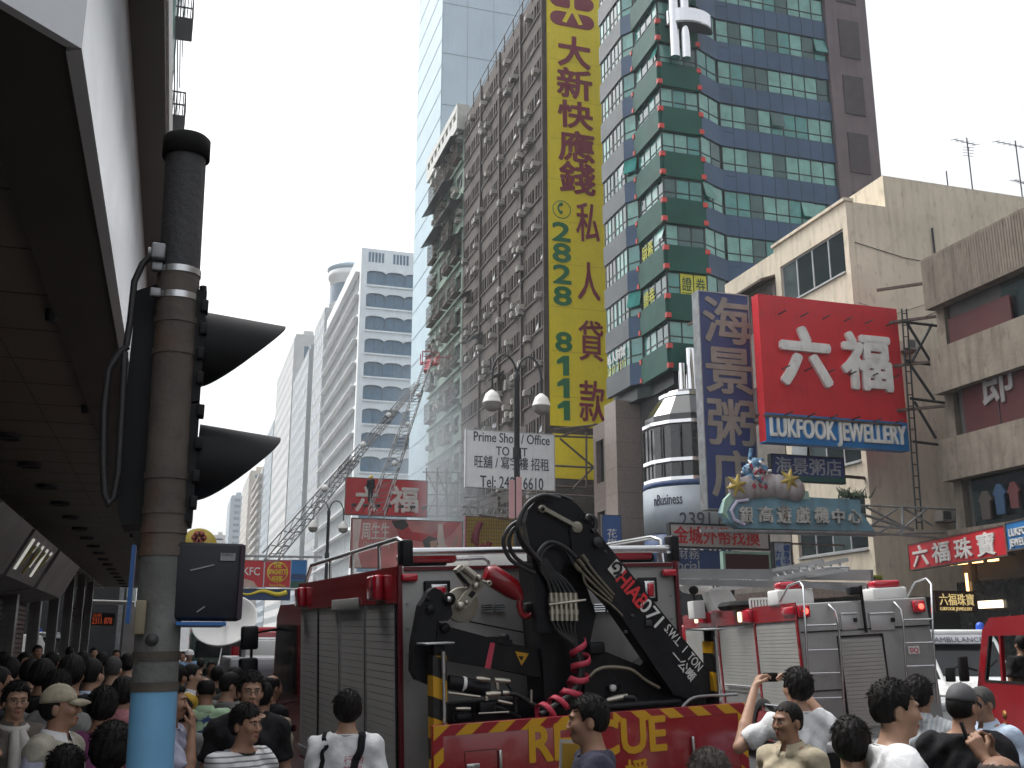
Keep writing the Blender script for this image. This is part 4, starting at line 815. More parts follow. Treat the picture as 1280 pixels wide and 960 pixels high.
sign('number_board', 'black board with pale number at the far end of the canopy', (0, 61.2, 0), XP, (84, 759), (104, 777), m_lsb, [('2066', (86, 762, 102, 769), 0, .01, .02), ('電話', (87, 770, 100, 775), 0, 0, .02)], [m_pgrey], th=.1)
sign('number_board', 'orange-red board with a phone number at the far end of the canopy', (0, 61.6, 0), XP, (113, 766), (143, 782), m_lsb, [('2311 878', (115, 772, 140, 780), 0, .012, .02), ('出租', (117, 767, 127, 771), 0, 0, .02)], [M('letter_orange', (.6, .1, .04), .5, emit=.15, var=0)], th=.1)
tag(MB().tube([ay(110, 752, 61), ay(168, 754, 61)], .12, 8).build('light_tube', m_white), 'long white tube fixed across the far end of the canopy', 'lamp')
# ================================================================== LAMP POSTS
def lamp_post(label, px, Y, ytop, span, banners=False):
    p = ay(px, ytop, Y); t = thing('street_lamp', label, 'street lamp', (p.x, Y, 0), group='double-headed street lamps on the median'); zt = p.z
    MB().lathe([(0, 0), (.17, 0), (.17, 1.2), (.11, 1.4), (.085, zt-.2), (.1, zt-.15), (.1, zt+.05), (0, zt+.2)], (p.x, Y, 0), seg=12).build('post', m_dkmetal, t)
    for s in (-1, 1):
        arc = [(p.x+s*span*(.5-.5*math.cos(a)), Y, zt-.1+.75*math.sin(a)*1.0) for a in [math.pi*k/10 for k in range(11)]]
        arc.append((p.x+s*span, Y, zt-.45)); MB().tube(arc, .035, 7).build('arm', m_dkmetal, t)
        b = MB(); c = (p.x+s*span, Y, zt-.85)
        b.lathe([(.0, .34), (.06, .34), (.1, .3), (.2, .22), (.26, .06), (.27, 0), (.29, -.02), (.29, -.06)], c, seg=18, mi=0); b.lathe([(.275, -.06), (.24, -.22), (.13, -.31), (0, -.34)], c, seg=18, mi=1)
        b.build('lamp_head', [M('lamp_white', (.75, .74, .7), .3, var=.05), M('lamp_glass', (.3, .29, .26), .15, var=.1)], t)
    MB().lathe([(.13, zt-2.6), (.13, zt-2.3)], (p.x, Y, 0), seg=12).build('collar', m_dkmetal, t)
    return p
p = lamp_post('tall double-headed street lamp in front of the white letting board', 646, 30, 470, .8)
lamp_post('further double-headed street lamp left of the pink poster', 411, 60, 640, .85)
for i, (x, lab) in enumerate(((640, 'pink paper banner on the left of the near lamp post'), (649, 'pink paper banner on the right of the near lamp post'))):
    a, c = ay(x-3.5, 600+i*-4, 29.8), ay(x+3.5, 648, 29.8)
    t = thing('paper_banner', lab, 'banner', (a.x, 29.8, c.z), group='pink banners on the lamp post')
    MB().box(a.x, 29.8, c.z, c.x, 29.82, a.z).build('sheet', M('banner_pink', (.6, .36, .36), .7, var=.1), t)
# ================================================================== RESCUE TRUCK WITH CRANE (local frame: x right, y forward, z up from the road)
m_fred = M('fire_red', (.27, .005, .012), .22, var=.06, scale=.6, coat=.6, dirt=((.12, .01, .015), .25)); m_fgrey = M('truck_grey', (.33, .33, .32), .42, .2, var=.08, scale=.7, streak=.12, dirt=((.16, .155, .15), .35))
m_shut = M('roller_shutter', (.5, .5, .5), .36, .3, var=.1, scale=.8); m_blk = M('crane_black', (.008, .0085, .011), .42, spec=.25, var=.25, scale=2, dirt=((.05, .05, .05), .3)); m_rub = M('rubber', (.01, .01, .01), .7, var=.2, spec=.2)
m_bras = M('fitting_metal', (.5, .47, .4), .35, .9, var=.15, scale=8); m_lens = M('red_lens', (.5, .01, .03), .12, var=.08, coat=.8); m_beige = M('drum_beige', (.33, .31, .25), .5, .2, var=.12, scale=2, dirt=((.15, .13, .1), .3)); m_hose = M('hose_black', (.02, .02, .022), .45, var=.1)
m_tape = M('red_wrap', (.55, .05, .09), .55, var=.12); m_hzy = (.62, .33, .01, 1); m_hyel = M('hazard_yellow', m_hzy, .5, var=.08); m_chr = M('polished_steel', (.6, .61, .62), .22, .95, var=.08); m_glass_v = M('vehicle_glass', (.01, .013, .014), .07, var=.1, spec=.4)
TL_, TR_ = Vector((1.813, 8.519, -.138)), Euler((.019, -.043, .078))
T = thing('rescue_truck', 'dark red and grey rescue truck with roller shutters and a hazard-striped tailboard', 'fire truck', TL_, TR_)
_Mi = (Matrix.Translation(TL_) @ TR_.to_matrix().to_4x4()).inverted(); _E = _Mi @ EYE
def LP(px, py, c=-.5):
    q = _Mi @ (EYE+ray(px, py)); d = q-_E; return _E+d*((c-_E.y)/d.y)
def LX(px, py, c=0.):
    q = _Mi @ (EYE+ray(px, py)); d = q-_E; return _E+d*((c-_E.x)/d.x)
BW, BH, BL = 2.6, 2.72, 4.2
def bl(mb, name, mat, par, label=None): return mb.build(name, mat, par, label, world=False)
bl(MB().bbox(.02, .03, .75, BW-.02, BL, BH, .02), 'body', m_fgrey, T)
b = MB()
for x in (0, BW-.03): b.box(x, 0, .75, x+.03, .05, BH+.01)
b.box(.05, .001, BH-.035, BW-.05, .028, BH-.006)
bl(b, 'corner_trim', M('trim_darkred', (.12, .008, .015), .35, var=.1), T)
bl(MB().box(-.012, .06, BH-.29, .019, BL-.02, BH).box(-.012, .06, .62, .019, BL-.02, .82), 'side_band', m_fred, T)
n = 4; w = (BL-.16)/n
for k in range(n):
    y0 = .09+k*w; b = MB()
    for i in range(26): z = .84+i*.061; b.box(.002, y0+.035, z, .017, y0+w-.035, z+.056)
    s = bl(b, 'roller_shutter', m_shut, T)
    bl(MB().box(-.006, y0-.02, .83, .019, y0+.03, BH-.295), 'shutter_rail', m_chr if k in (1, 2) else m_blk, s)
    bl(MB().tube([(-.03, y0+.1, .95), (-.03, y0+w-.1, .95)], .018, 6), 'handle', m_chr, s)
bl(MB().bbox(-.03, 1.25, BH-.33, -.011, 2.35, BH-.22, .01), 'lamp_cover', m_shut, T)
for y in (.42, 3.75): bl(MB().bbox(-.09, y, BH-.26, -.01, y+.28, BH-.05, .02), 'side_lamp', m_lens, T); bl(MB().bbox(-.094, y+.08, BH-.25, -.012, y+.12, BH-.06, .01), 'lamp_bracket', m_chr, T)
# roof gear
b = MB(); r_ = .022
b.tube([(.1, .12, BH), (.08, .14, BH+.2), (.08, .3, BH+.24), (.08, BL-.3, BH+.2), (.08, BL, BH+.02)], r_, 8)
for y in (.9, 1.9, 2.9): b.tube([(.08, y, BH-.02), (.08, y, BH+.22)], .016, 6)
b.tube([(BW-.08, .12, BH), (BW-.08, .14, BH+.2), (BW-.08, .3, BH+.24), (BW-.08, BL-.3, BH+.2), (BW-.08, BL, BH+.02)], r_, 8)
bl(b, 'roof_rail', m_chr, T)
a, c = LP(514, 690, .12), LP(838, 686, .12); bl(MB().tube([a, c], .035, 12), 'roof_pole', m_chr, T)
bl(MB().bbox(a.x-.1, .05, BH-.0, a.x+.0, .2, a.z+.1, .02).bbox(c.x-.02, .05, BH, c.x+.06, .2, c.z+.12, .02), 'pole_bracket', m_blk, T)
b = MB(); b.bbox(.13, .22, BH+.005, .5, .5, BH+.1, .03); b.bbox(2.08, .22, BH+.005, 2.5, .5, BH+.1, .03); bl(b, 'light_bar_base', m_blk, T)
bl(MB().bbox(.1, .2, BH+.03, .58, .45, BH+.13, .035), 'light_bar', m_lens, T); bl(MB().bbox(2.03, .2, BH+.03, 2.47, .45, BH+.13, .035), 'light_bar', m_lens, T)
bl(MB().tube([LP(570, 699, .1), LP(604, 698, .1), LP(610, 702, .1), LP(611, 712, .1)], .018, 8).tube([LP(833, 692, .1), LP(843, 688, .1), LP(846, 700, .1), LP(846, 712, .1)], .022, 8), 'roof_pipe', m_chr, T)
bl(MB().bbox(.9, .8, BH, 1.6, 2.2, BH+.16, .03), 'roof_box', m_white, T)
# rear face fittings
for px in (511.5, 836): q = LP(px, 722 if px < 600 else 716, 0); bl(MB().bbox(q.x-.068, -.03, q.z-.03, q.x+.068, .03, q.z+.03, .015), 'marker_lamp', m_lens, T)
for x0, x1, y0, y1 in ((530, 563, 726, 749), (797, 822, 722, 752)):
    a, c = LP(x0, y0, 0), LP(x1, y1, 0); b = MB().bbox(a.x, -.018, c.z, c.x, .028, a.z, .012); f = bl(b, 'lamp_frame', m_blk, T)
    bl(MB().bbox(a.x+.05, -.03, c.z+.03, c.x-.03, .02, a.z-.03, .01), 'bezel', m_chr, f); bl(MB().bbox(a.x+.075, -.042, c.z+.045, c.x-.05, .02, a.z-.05, .012), 'rear_lamp', m_lens, f)
for x0, x1 in ((602, 616), (618, 631), (742, 756), (758, 771)):
    a, c = LP(x0, 755, 0), LP(x1, 766, 0); b = MB()
    for k in range(4): z = c.z+(a.z-c.z)*k/4; b.prism([(a.x, .02, z), (c.x, .02, z), (c.x, -.012, z+.012), (a.x, -.012, z+.012)], (0, .004, .008))
    bl(b, 'vent', m_chr, T)
b = MB(); a, c = LP(587, 777, -.01), LP(672, 794, -.01); b.tube([a, c], .006, 5); a = LP(847, 745, -.01); b.box(BW*.45, .0, .8, BW*.45+.008, .029, BH-.4); bl(b, 'seam', m_rub, T)
b = MB()
for k in range(9):
    for x in (.075, BW-.08): b.lathe([(0, -.003), (.009, 0), (.009, .01)], (x, .03, 2.62-k*.2), axis=(0, -1, 0), seg=6)
bl(b, 'rivet', m_chr, T)
# cab, chassis, wheels, mirrors
P = [(BL+.02, .6), (BL+2.0, .6), (BL+2.05, 1.3), (BL+1.75, 2.35), (BL+1.5, 2.5), (BL+.02, 2.5)]
bl(MB().prism([(.04, y, z) for y, z in P], (BW-.08, 0, 0)), 'cab', m_fred, T)
bl(MB().prism([(.02, y, z) for y, z in ((BL+.35, 1.45), (BL+1.75, 1.45), (BL+1.6, 2.25), (BL+.35, 2.25))], (BW-.04, 0, 0)), 'cab_window', m_glass_v, T)
bl(MB().prism([(.2, y, z) for y, z in ((BL+2.06, 1.35), (BL+2.075, 1.35), (BL+1.79, 2.32), (BL+1.775, 2.32))], (BW-.4, 0, 0)), 'windscreen', m_glass_v, T)
b = MB(); b.tube([(.02, BL+1.5, 2.2), (-.28, BL+1.75, 2.15), (-.28, BL+1.75, 1.3), (.02, BL+1.6, 1.25)], .02, 6)
bl(b, 'mirror_arm', m_blk, T); bl(MB().bbox(-.42, BL+1.68, 1.95, -.2, BL+1.78, 2.25, .03).bbox(-.44, BL+1.66, 1.3, -.2, BL+1.8, 1.85, .04), 'mirror', m_blk, T)
bl(MB().bbox(.3, -1.0, .45, BW-.3, BL+1.8, .74, .03), 'chassis', m_blk, T)
b = MB(); b.bbox(.04, BL*.55, .25, .3, BL*.75, .6, .03).bbox(0.02, .2, .45, .18, BL, .6, .02); bl(b, 'side_skirt', m_fgrey, T)
def wheel(par, x, y, r=.5, w=.28, side=-1, bl_=bl):
    t = bl_(MB().lathe([(.58*r, -w/2), (.9*r, -w/2), (r, -w*.35), (r, w*.35), (.9*r, w/2), (.58*r, w/2)], (x, y, r), axis=(1, 0, 0), seg=26), 'tyre', m_rub, par)
    bl_(MB().lathe([(0, side*w*.18), (.2*r, side*w*.2), (.25*r, side*w*.38), (.5*r, side*w*.3), (.6*r, side*w*.45), (.6*r, -side*w*.4)], (x, y, r), axis=(1, 0, 0), seg=22), 'rim', m_steel, t)
for y in (.9, BL+1.1):
    for x, s in ((.2, -1), (BW-.2, 1)): wheel(T, x, y, .5, .3, s)
b = MB(); b.bbox(.0, BL+.5, 1.02, .05, BL+1.7, 1.1, .02); bl(b, 'wheel_arch', m_blk, T)
# tailboard
hz1 = stripes('hazard_left', m_hzy, (.3, .008, .02, 1), .155, (.62, 0, -.78)); hz2 = stripes('hazard_right', m_hzy, (.3, .008, .02, 1), .155, (.62, 0, .78))
c_ = -.95; a, d = LP(541, 906, c_), LP(931, 879, c_); x0, x1, z1 = a.x, d.x, (a.z+d.z)/2; z0 = .62; e = .075; xm = (x0+x1)/2+.12
tb = bl(MB().bbox(x0, c_, z0, x1, c_+.06, z1, .008), 'tailboard', m_fred, T)
bl(MB().box(x0+.003, c_-.004, z1-e, xm, c_-.0005, z1-.003).box(x0+.003, c_-.004, z0+.003, x0+e, c_-.0005, z1-e), 'hazard_stripe', hz1, tb)
bl(MB().box(xm, c_-.004, z1-e, x1-.003, c_-.0005, z1-.003).box(x1-e, c_-.004, z0+.003, x1-.003, c_-.0005, z1-e), 'hazard_stripe', hz2, tb)
b = MB(); a, d = LP(660, 912, c_), LP(834, 938, c_); h = a.z-LP(661, 949, c_).z
b.text('RESCUE', (a.x, c_-.002, d.z), (1, 0, 0), (0, 0, 1), d.x-a.x, a.z-d.z+.03, .006, .036, 0)
a, d = LP(690, 950, c_), LP(812, 982, c_); b.text('救', (a.x, c_-.002, d.z), (1, 0, 0), (0, 0, 1), .2, .2, .006, .02, 0); b.text('援', (d.x-.2, c_-.002, d.z), (1, 0, 0), (0, 0, 1), .2, .2, .006, .02, 0)
bl(b, 'lettering', m_hyel, tb)
for px, py in ((624.5, 950), (865, 932)):
    q = LP(px, py, c_); bl(MB().bbox(q.x-.012, c_-.03, q.z-.07, q.x+.012, c_+.0, q.z+.07, .006), 'handle', m_chr, tb)
for px, py in ((591, 958), (898, 942)): q = LP(px, py, c_); bl(MB().bbox(q.x-.05, c_-.014, q.z-.02, q.x+.05, c_, q.z+.02, .005), 'latch', m_chr, tb)
b = MB(); a, d = LP(581, 940, c_), LP(622, 975, c_); b.box(a.x, c_-.002, d.z, d.x, c_, d.z+.004).box(a.x, c_-.002, a.z, d.x, c_, a.z+.004).box(a.x-.004, c_-.002, d.z, a.x, c_, a.z).box(d.x, c_-.002, d.z, d.x+.004, c_, a.z); bl(b, 'seam', m_rub, tb)
# ---- crane, a part tree of the truck
CR = thing('loader_crane', 'folded black hydraulic loader crane with red lettering and a red hook', 'crane', TL_, TR_)
def pl(pts, c, th, mi=0, mb=None):
    mb = mb or MB(); return mb.prism([LP(x, y, c) for x, y in pts], (0, th, 0), mi)
def hose(mb, pts, r=.018, c=-.6, mi=0, seg=7):
    P = [LP(*(p[:2]), p[2] if len(p) > 2 else c) for p in pts]; Q = []
    for i in range(len(P)-1):  # Catmull-Rom through the points
        p0, p1, p2, p3 = P[max(i-1, 0)], P[i], P[i+1], P[min(i+2, len(P)-1)]
        for k in range(6):
            t = k/6; Q.append(.5*((2*p1)+(p2-p0)*t+(2*p0-5*p1+4*p2-p3)*t*t+(3*p1-p0-3*p2+p3)*t**3))
    Q.append(P[-1]); return mb.tube(Q, r, seg, mi)
def disc(mb, px, py, rpx, c, th, mi=0, inner=0):
    q = LP(px, py, c); r = (LP(px+rpx, py, c)-q).length; return mb.lathe([(inner*r, 0), (r*.96, 0), (r, th*.12), (r, th*.88), (r*.96, th), (inner*r, th)], q, axis=(0, 1, 0), seg=24, mi=mi)
col = bl(pl([(668, 700), (722, 700), (745, 768), (737, 806), (726, 822), (729, 893), (682, 893), (678, 820), (672, 760)], -.55, .34), 'column', m_blk, CR)
b = pl([(671, 625), (683, 621), (700, 622.5), (715, 626), (722, 631), (733, 644), (746, 664), (726, 702), (704, 706), (694, 745), (690, 790), (672, 790), (669, 740), (664, 690), (657, 652), (661, 636)], -.72, .1)
pl([(671, 625), (683, 621), (700, 622.5), (715, 626), (722, 631), (733, 644), (746, 664), (726, 702), (704, 706), (694, 745), (672, 745), (669, 740), (664, 690), (657, 652), (661, 636)], -.4, .1, 0, b)
pl([(675, 629), (700, 626), (718, 634), (735, 655), (720, 690), (700, 695), (680, 680), (668, 650)], -.615, .21, 0, b); bl(b, 'knuckle', m_blk, CR)
boom = [(728, 640), (746, 664), (893, 846), (890, 868), (862, 873), (842, 868), (768, 758), (717, 702), (712, 662)]
b = pl(boom, -.74, .05); pl([(733, 652), (748, 671), (886, 846), (884, 864), (862, 868), (846, 862), (774, 757), (724, 702)], -.689, .26, 0, b); pl(boom, -.428, .05, 0, b)
bm_ = bl(b, 'boom', m_blk, CR)
ph = math.radians(-49.6); ex_ = Vector((math.cos(ph), 0, math.sin(ph))); ez_ = Vector((-math.sin(ph), 0, math.cos(ph))); k_ = (LP(801, 760, -.74)-LP(800, 760, -.74)).length
b = MB()
for s, c, ln, h, mi, bo in (('HIAB', (790.5, 737.5), 44, 18, 0, .03), ('071', (814, 765.5), 31, 17, 1, .015), ('S.W.L.  1  TON', (854.5, 809.5), 62, 10, 1, .006), ('一公噸', (854, 832), 38, 12, 1, .012)):
    q = LP(*c, -.743)-ex_*(ln*k_/2)-ez_*(h*k_/2); b.text(s, q, ex_, ez_, ln*k_, h*k_*(.25 if False else 1), .004, bo, mi)
bl(b, 'lettering', [M('letter_scarlet', (.7, .03, .04), .5, var=.08), M('letter_cleanwhite', (.75, .75, .73), .5, var=.06)], bm_)
b = pl([(756.5, 711.6), (770.8, 695.5), (785, 711.6), (770.8, 727.5)], -.745, .004, 0); pl([(759.5, 711.6), (770.8, 698.5), (782, 711.6), (770.8, 724.5)], -.747, .002, 1, b)
hose(b, [(767, 717), (775, 714), (776, 706), (770, 703.5), (766, 708), (770, 711)], .011, -.749, 0, 6); hose(b, [(770, 722), (773, 719), (777, 718)], .012, -.749, 0, 6)
bl(b, 'emblem', [m_blk, m_lwht], bm_)
b = MB()
for c in ((752, 682), (757, 690), (791, 770), (783, 790), (800, 745)): disc(b, *c, 2.2, -.75, .02)
disc(b, 748, 678, 6, -.78, .05); disc(b, 737, 650, 4, -.76, .05); hose(b, [(733, 650), (736, 645), (743, 648), (744, 660), (740, 664)], .02, -.76); b.bbox(*LP(808, 783, -.765), *(LP(815, 775, -.765)+Vector((0, .03, 0))), .004); bl(b, 'bolt', m_hose, bm_)
b = MB(); a, d = LP(679, 636, -.735), LP(721, 659, -.735); b.bar(a, d, .03, .06, up=(0, 1, 0)); disc(b, 679, 636, 4.5, -.76, .04, 0); disc(b, 722, 659, 6.5, -.76, .04, 0); disc(b, 679, 636, 2.2, -.775, .03, 1)
bl(b, 'link_arm', [m_beige, m_blk], CR)
# first boom section lying to the left, with its end bracket, winch and hook
b = pl([(546, 776), (560, 783), (638, 804), (692, 815), (692, 850), (609, 834), (560, 826), (546, 822)], -.5, .26); disc(b, 557, 785, 6, -.53, .05); pl([(622, 796), (640, 800), (642, 808), (622, 804)], -.52, .2, 0, b); disc(b, 633, 797, 4, -.5, .12)
b1 = bl(b, 'lower_boom', m_blk, CR); bl(pl([(613, 803), (619, 804), (613, 836), (606, 835)], -.506, .005).prism([LP(x, y, -.5) for x, y in ((613, 802), (619, 803), (619, 804.5), (613, 803.5))], (0, .26, 0)), 'red_band', m_tape, b1)
bl(pl([(644, 814), (661, 817), (652, 832)], -.506, .004), 'warning_triangle', m_hyel, b1); bl(pl([(648, 820), (655, 820.5), (652, 826)], -.509, .002), 'warning_mark', m_blk, b1)
b = pl([(537, 739), (543, 734), (551, 738), (562, 748), (566, 768), (560, 776), (546, 777), (545, 790), (542, 858), (522, 850), (516, 838), (517, 806), (526, 757)], -.58, .12); pl([(537, 741), (551, 740), (560, 750), (546, 777), (540, 850), (520, 838), (520, 806), (529, 757)], -.4, .1, 0, b); disc(b, 539, 762, 5, -.61, .04); b.bbox(*LP(534, 752, -.595), *(LP(538, 746, -.6)+Vector((.0, .04, 0))), .004)
bl(b, 'end_bracket', m_blk, CR)
b = MB(); disc(b, 578, 756, 20.5, -.52, .05); disc(b, 578, 756, 20.5, -.36, .05); disc(b, 578, 756, 13, -.47, .11); disc(b, 577, 756, 6, -.56, .05); w_ = bl(b, 'winch_drum', m_beige, CR)
b = MB(); disc(b, 562, 749, 8, -.6, .1, 0); disc(b, 562, 749, 3.2, -.63, .04, 1); bl(b, 'roller', [m_rub, m_chr], CR)
b = pl([(573, 752), (595, 722), (602, 727), (605, 733), (584, 760), (577, 763), (571, 759)], -.585, .03, 0); pl([(585, 744), (590, 738), (595, 741), (590, 748)], -.588, .003, 1, b); pl([(570, 712), (577, 706), (596, 720), (592, 730), (584, 733)], -.6, .08, 0, b); hose(b, [(579, 709), (594, 721)], .03, -.61, 2, 8); disc(b, 596, 732, 4, -.62, .05, 2); disc(b, 600, 722, 3.5, -.62, .04, 2); disc(b, 577, 757, 4.5, -.6, .02, 2); disc(b, 584, 753, 2.6, -.6, .03, 2)
for q in ((572, 716, 586, 732),): hose(b, [(q[0], q[1]), (q[2], q[3])], .016, -.59, 1)
bl(b, 'winch_bracket', [m_beige, m_blk, m_bras], CR)
b = MB(); P = [LP(607, 716, -.6), LP(612, 717.5, -.6), LP(640, 736, -.6), LP(648, 745, -.6)]; b.tube(P, [.05, .085, .082, .05], 14, 0); b.tube([LP(646, 742, -.6), LP(651, 750, -.6)], [.05, .03], 10, 0)
hose(b, [(650, 748), (649, 758), (653, 769), (660, 770), (664, 764), (662, 758)], .024, -.6, 0); disc(b, 612, 729, 3.2, -.68, .02, 1, .55); hose(b, [(603, 726), (610, 728)], .01, -.66, 1)
bl(b, 'hook_block', [m_fred, m_bras], CR); bl(MB().bbox(*LP(660, 765, -.64), *(LP(672, 753, -.64)+Vector((0, .1, 0))), .015), 'hook_keeper', m_rub, CR)
# hoses, manifold, pipes
b = MB()
hose(b, [(690, 622), (676, 621), (660, 631), (650, 646), (647, 665), (656, 686), (672, 699)], .017, -.78); hose(b, [(700, 623), (680, 619), (662, 627), (652, 643), (649, 664), (660, 684), (676, 702)], .017, -.82)
hose(b, [(647, 652), (636, 660), (629, 677), (637, 698), (654, 710), (668, 717)], .017, -.75); hose(b, [(648, 655), (640, 664), (636, 678), (642, 694), (655, 705), (670, 711)], .017, -.7); hose(b, [(716, 626), (700, 619.5), (684, 619), (668, 624)], .015, -.6)
hose(b, [(674, 705), (673, 692), (682, 680), (692, 678), (707, 685), (720, 697)], .017, -.8); hose(b, [(676, 708), (677, 694), (686, 683), (696, 682), (708, 690), (716, 703)], .017, -.78)
for k in range(6): x = 688.5+k*6; hose(b, [(674+k*1.5, 698), (677+k*3, 714), (684+k*4.6, 726), (x, 741)], .015, -.76)
for k in range(6): x = 688.5+k*6; hose(b, [(x, 774), (698+k*4, 790), (714+k*1.5, 803), (722, 815)], .013, -.76+.01*k)
for k in range(4): hose(b, [(719, 803), (726+k*1.2-2, 826), (724+k*1.2, 848), (715+k, 866), (695+k, 881), (676, 893)], .022, -.77+.03*k)
hose(b, [(620, 867), (645, 868), (665, 880), (690, 892)], .02, -.6); hose(b, [(630, 850), (642, 866), (645, 890)], .014, -.55); hose(b, [(600, 893), (620, 884), (640, 892), (650, 897)], .015, -.5); hose(b, [(780, 872), (792, 872), (794, 880), (780, 882)], .016, -.7)
bl(b, 'hydraulic_hose', m_hose, CR)
b = MB()
for k in range(6):
    x = 688.5+k*6; c = -.77
    for y0, y1, r in ((741, 748, .021), (748, 753, .027), (753, 762, .018), (762, 768, .026), (768, 776, .02)): b.tube([LP(x+(y0-741)*.05, y0, c), LP(x+(y1-741)*.05, y1, c)], r, 8)
hose(b, [(686, 756), (732, 750)], .01, -.79); bl(b, 'hose_fitting', m_bras, CR)
b = MB()
for k in range(3): hose(b, [(718+k*5, 705-k*5), (735+k*4, 724-k*4), (764+k*1.5, 752-k*4)], .014, -.77); b.tube([LP(717+k*5, 704-k*5, -.775), LP(724+k*5, 713-k*5, -.775)], .021, 8)
hose(b, [(728, 716), (732, 730), (745, 742), (765, 757), (778, 770)], .011, -.78); hose(b, [(737, 846), (745, 838), (760, 834), (788, 837), (806, 850), (824, 860)], .016, -.7); bl(b, 'steel_pipe', M('pipe_bronze', (.2, .18, .14), .4, .8, var=.2), CR)
b = MB(); path = [(720, 800), (726, 824), (724, 849), (714, 868), (695, 882), (677, 892)]
Q = [LP(x, y, -.73) for x, y in path]; cl = []
for i in range(len(Q)-1):
    for k in range(24): cl.append(Q[i].lerp(Q[i+1], k/24))
N_ = len(cl); last = None
for i in range(0, N_-1):   # flat tape wound round the hose bundle
    t = (cl[min(i+2, N_-1)]-cl[max(i-2, 0)]).normalized(); u = t.cross(Vector((0, 1, 0))).normalized(); v = t.cross(u); a = i*.31; r0 = .068
    p = cl[i]+(u*math.cos(a)+v*math.sin(a))*r0; q = p+t*.045; p2 = cl[i]+(u*math.cos(a)+v*math.sin(a))*(r0+.008)
    cur = [p, q, p2+t*.045, p2]
    if last: k0 = len(b.v); b.add(last+cur, [(0, 1, 5, 4), (1, 2, 6, 5), (2, 3, 7, 6), (3, 0, 4, 7)], 0, True)
    last = cur
bl(b, 'spiral_wrap', m_tape, CR)
# base of the crane
b = pl([(735, 812), (746, 810), (800, 832), (826, 814), (872, 852), (876, 890), (728, 893)], -.5, .2); b.bbox(*LP(737, 819, -.62), *(LP(757, 802, -.62)+Vector((0, .15, 0))), .02); b.bbox(*LP(753, 889, -.8), *(LP(853, 874, -.8)+Vector((0, .12, 0))), .015); pl([(556, 880), (690, 872), (900, 862), (900, 900), (556, 912)], -.35, .2, 0, b); disc(b, 772, 858, 4.5, -.54, .05)
bl(b, 'crane_base', m_blk, CR); b = MB(); disc(b, 767, 860, 3.8, -.56, .03, 0); bl(b, 'pressure_gauge', m_white, CR)
b = MB(); hose(b, [(560, 853), (575, 855), (610, 862)], .055, -.62, 0, 12); hose(b, [(560, 866), (600, 871)], .012, -.66, 1); b.tube([LP(577, 855, -.62), LP(581, 855.6, -.62)], .057, 12, 2)
for x0, y0, x1, y1, r in ((595, 848, 612, 850, .016), (618, 850, 637, 852, .018), (607, 868, 625, 867, .02), (570, 886, 588, 886, .012), (621, 852, 622, 862, .014), (608, 870, 608, 876, .014), (628, 866, 636, 866, .016), (758, 876, 784, 870, .02), (622, 876, 640, 880, .012)): b.tube([LP(x0, y0, -.68), LP((x0+x1)/2, (y0+y1)/2, -.68), LP(x1, y1, -.68)], [r, r*1.25, r], 8, 1)
b.bbox(*LP(600, 893, -.66), *(LP(620, 876, -.66)+Vector((0, .1, 0))), .01, 0); hose(b, [(598, 892), (636, 890)], .008, -.68, 1); b.bbox(*LP(570, 903, -.6), *(LP(592, 890, -.6)+Vector((0, .1, 0))), .02, 0); hose(b, [(664, 862), (664, 878)], .012, -.62, 1); bl(b, 'hydraulic_cylinder', [m_blk, m_bras, m_white], CR)
b = MB(); hose(b, [(851, 886), (868, 872), (905, 869), (922, 868)], .012, -.88); bl(b, 'grab_rail', m_steel, CR)
hzv = stripes('hazard_leg', m_hzy, (.012, .012, .012, 1), .27, (.38, 0, .92))
for x0, x1, yt, yb, lab in ((541, 561, 806, 912, 'left'), (889, 907.5, 788, 892, 'right')):
    a, d = LP(x0, yt+14, -.8), LP(x1, yb+60, -.8); g = LP(x0, yt, -.8); leg = bl(MB().box(a.x, -.8, .3, d.x, -.66, a.z), 'stabiliser_leg', hzv, CR)
    bl(MB().bbox(a.x+.01, -.79, a.z-.0, d.x-.01, -.67, g.z, .008).bbox(a.x-.02, -.8, .28, d.x+.02, -.64, .34, .01), 'leg_head', m_blk, leg); bl(MB().bbox(a.x-.07, -.85, g.z, d.x+.05, -.62, g.z+.015, .005), 'leg_plate', m_steel, leg)
    bl(MB().tube([(d.x-.035, -.83, .7), (d.x-.035, -.83, g.z-.05)], .014, 7).tube([(d.x-.035, -.83, g.z-.2), (d.x-.035, -.83, g.z-.05)], .02, 7), 'rod', m_chr, leg)
# ================================================================== FIRE ENGINE further along
FL_, FR_ = Vector((9.936, 15.724, 2.645)), Euler((-.006, -.054, -.166))
FL_ = FL_-FR_.to_matrix() @ Vector((0, 0, 2.78))
FE = thing('fire_engine', 'fire engine seen from behind with steel rear ladders and an aluminium ladder on its roof', 'fire engine', FL_, FR_)
_Fi = (Matrix.Translation(FL_) @ FR_.to_matrix().to_4x4()).inverted(); _FE = _Fi @ EYE
def FP(px, py, c=0.):
    q = _Fi @ (EYE+ray(px, py)); d = q-_FE; return _FE+d*((c-_FE.y)/d.y)
def FX(px, py, c=0.):
    q = _Fi @ (EYE+ray(px, py)); d = q-_FE; return _FE+d*((c-_FE.x)/d.x)
FW, FH, FLn = 2.4, 2.78, 6.4
bl(MB().bbox(.02, .02, .45, FW-.02, FLn, FH, .03), 'body', m_fgrey, FE)
b = MB(); b.box(-.01, .0, FH-.27, .018, FLn, FH+.02).box(-.01, 0, .45, .018, FLn, .95); b.box(-.012, .0, .95, .018, .06, FH-.27)
for y in (2.0, 4.1): b.box(-.012, y-.05, .95, .018, y+.03, FH-.27)
bl(b, 'side_band', m_fred, FE)
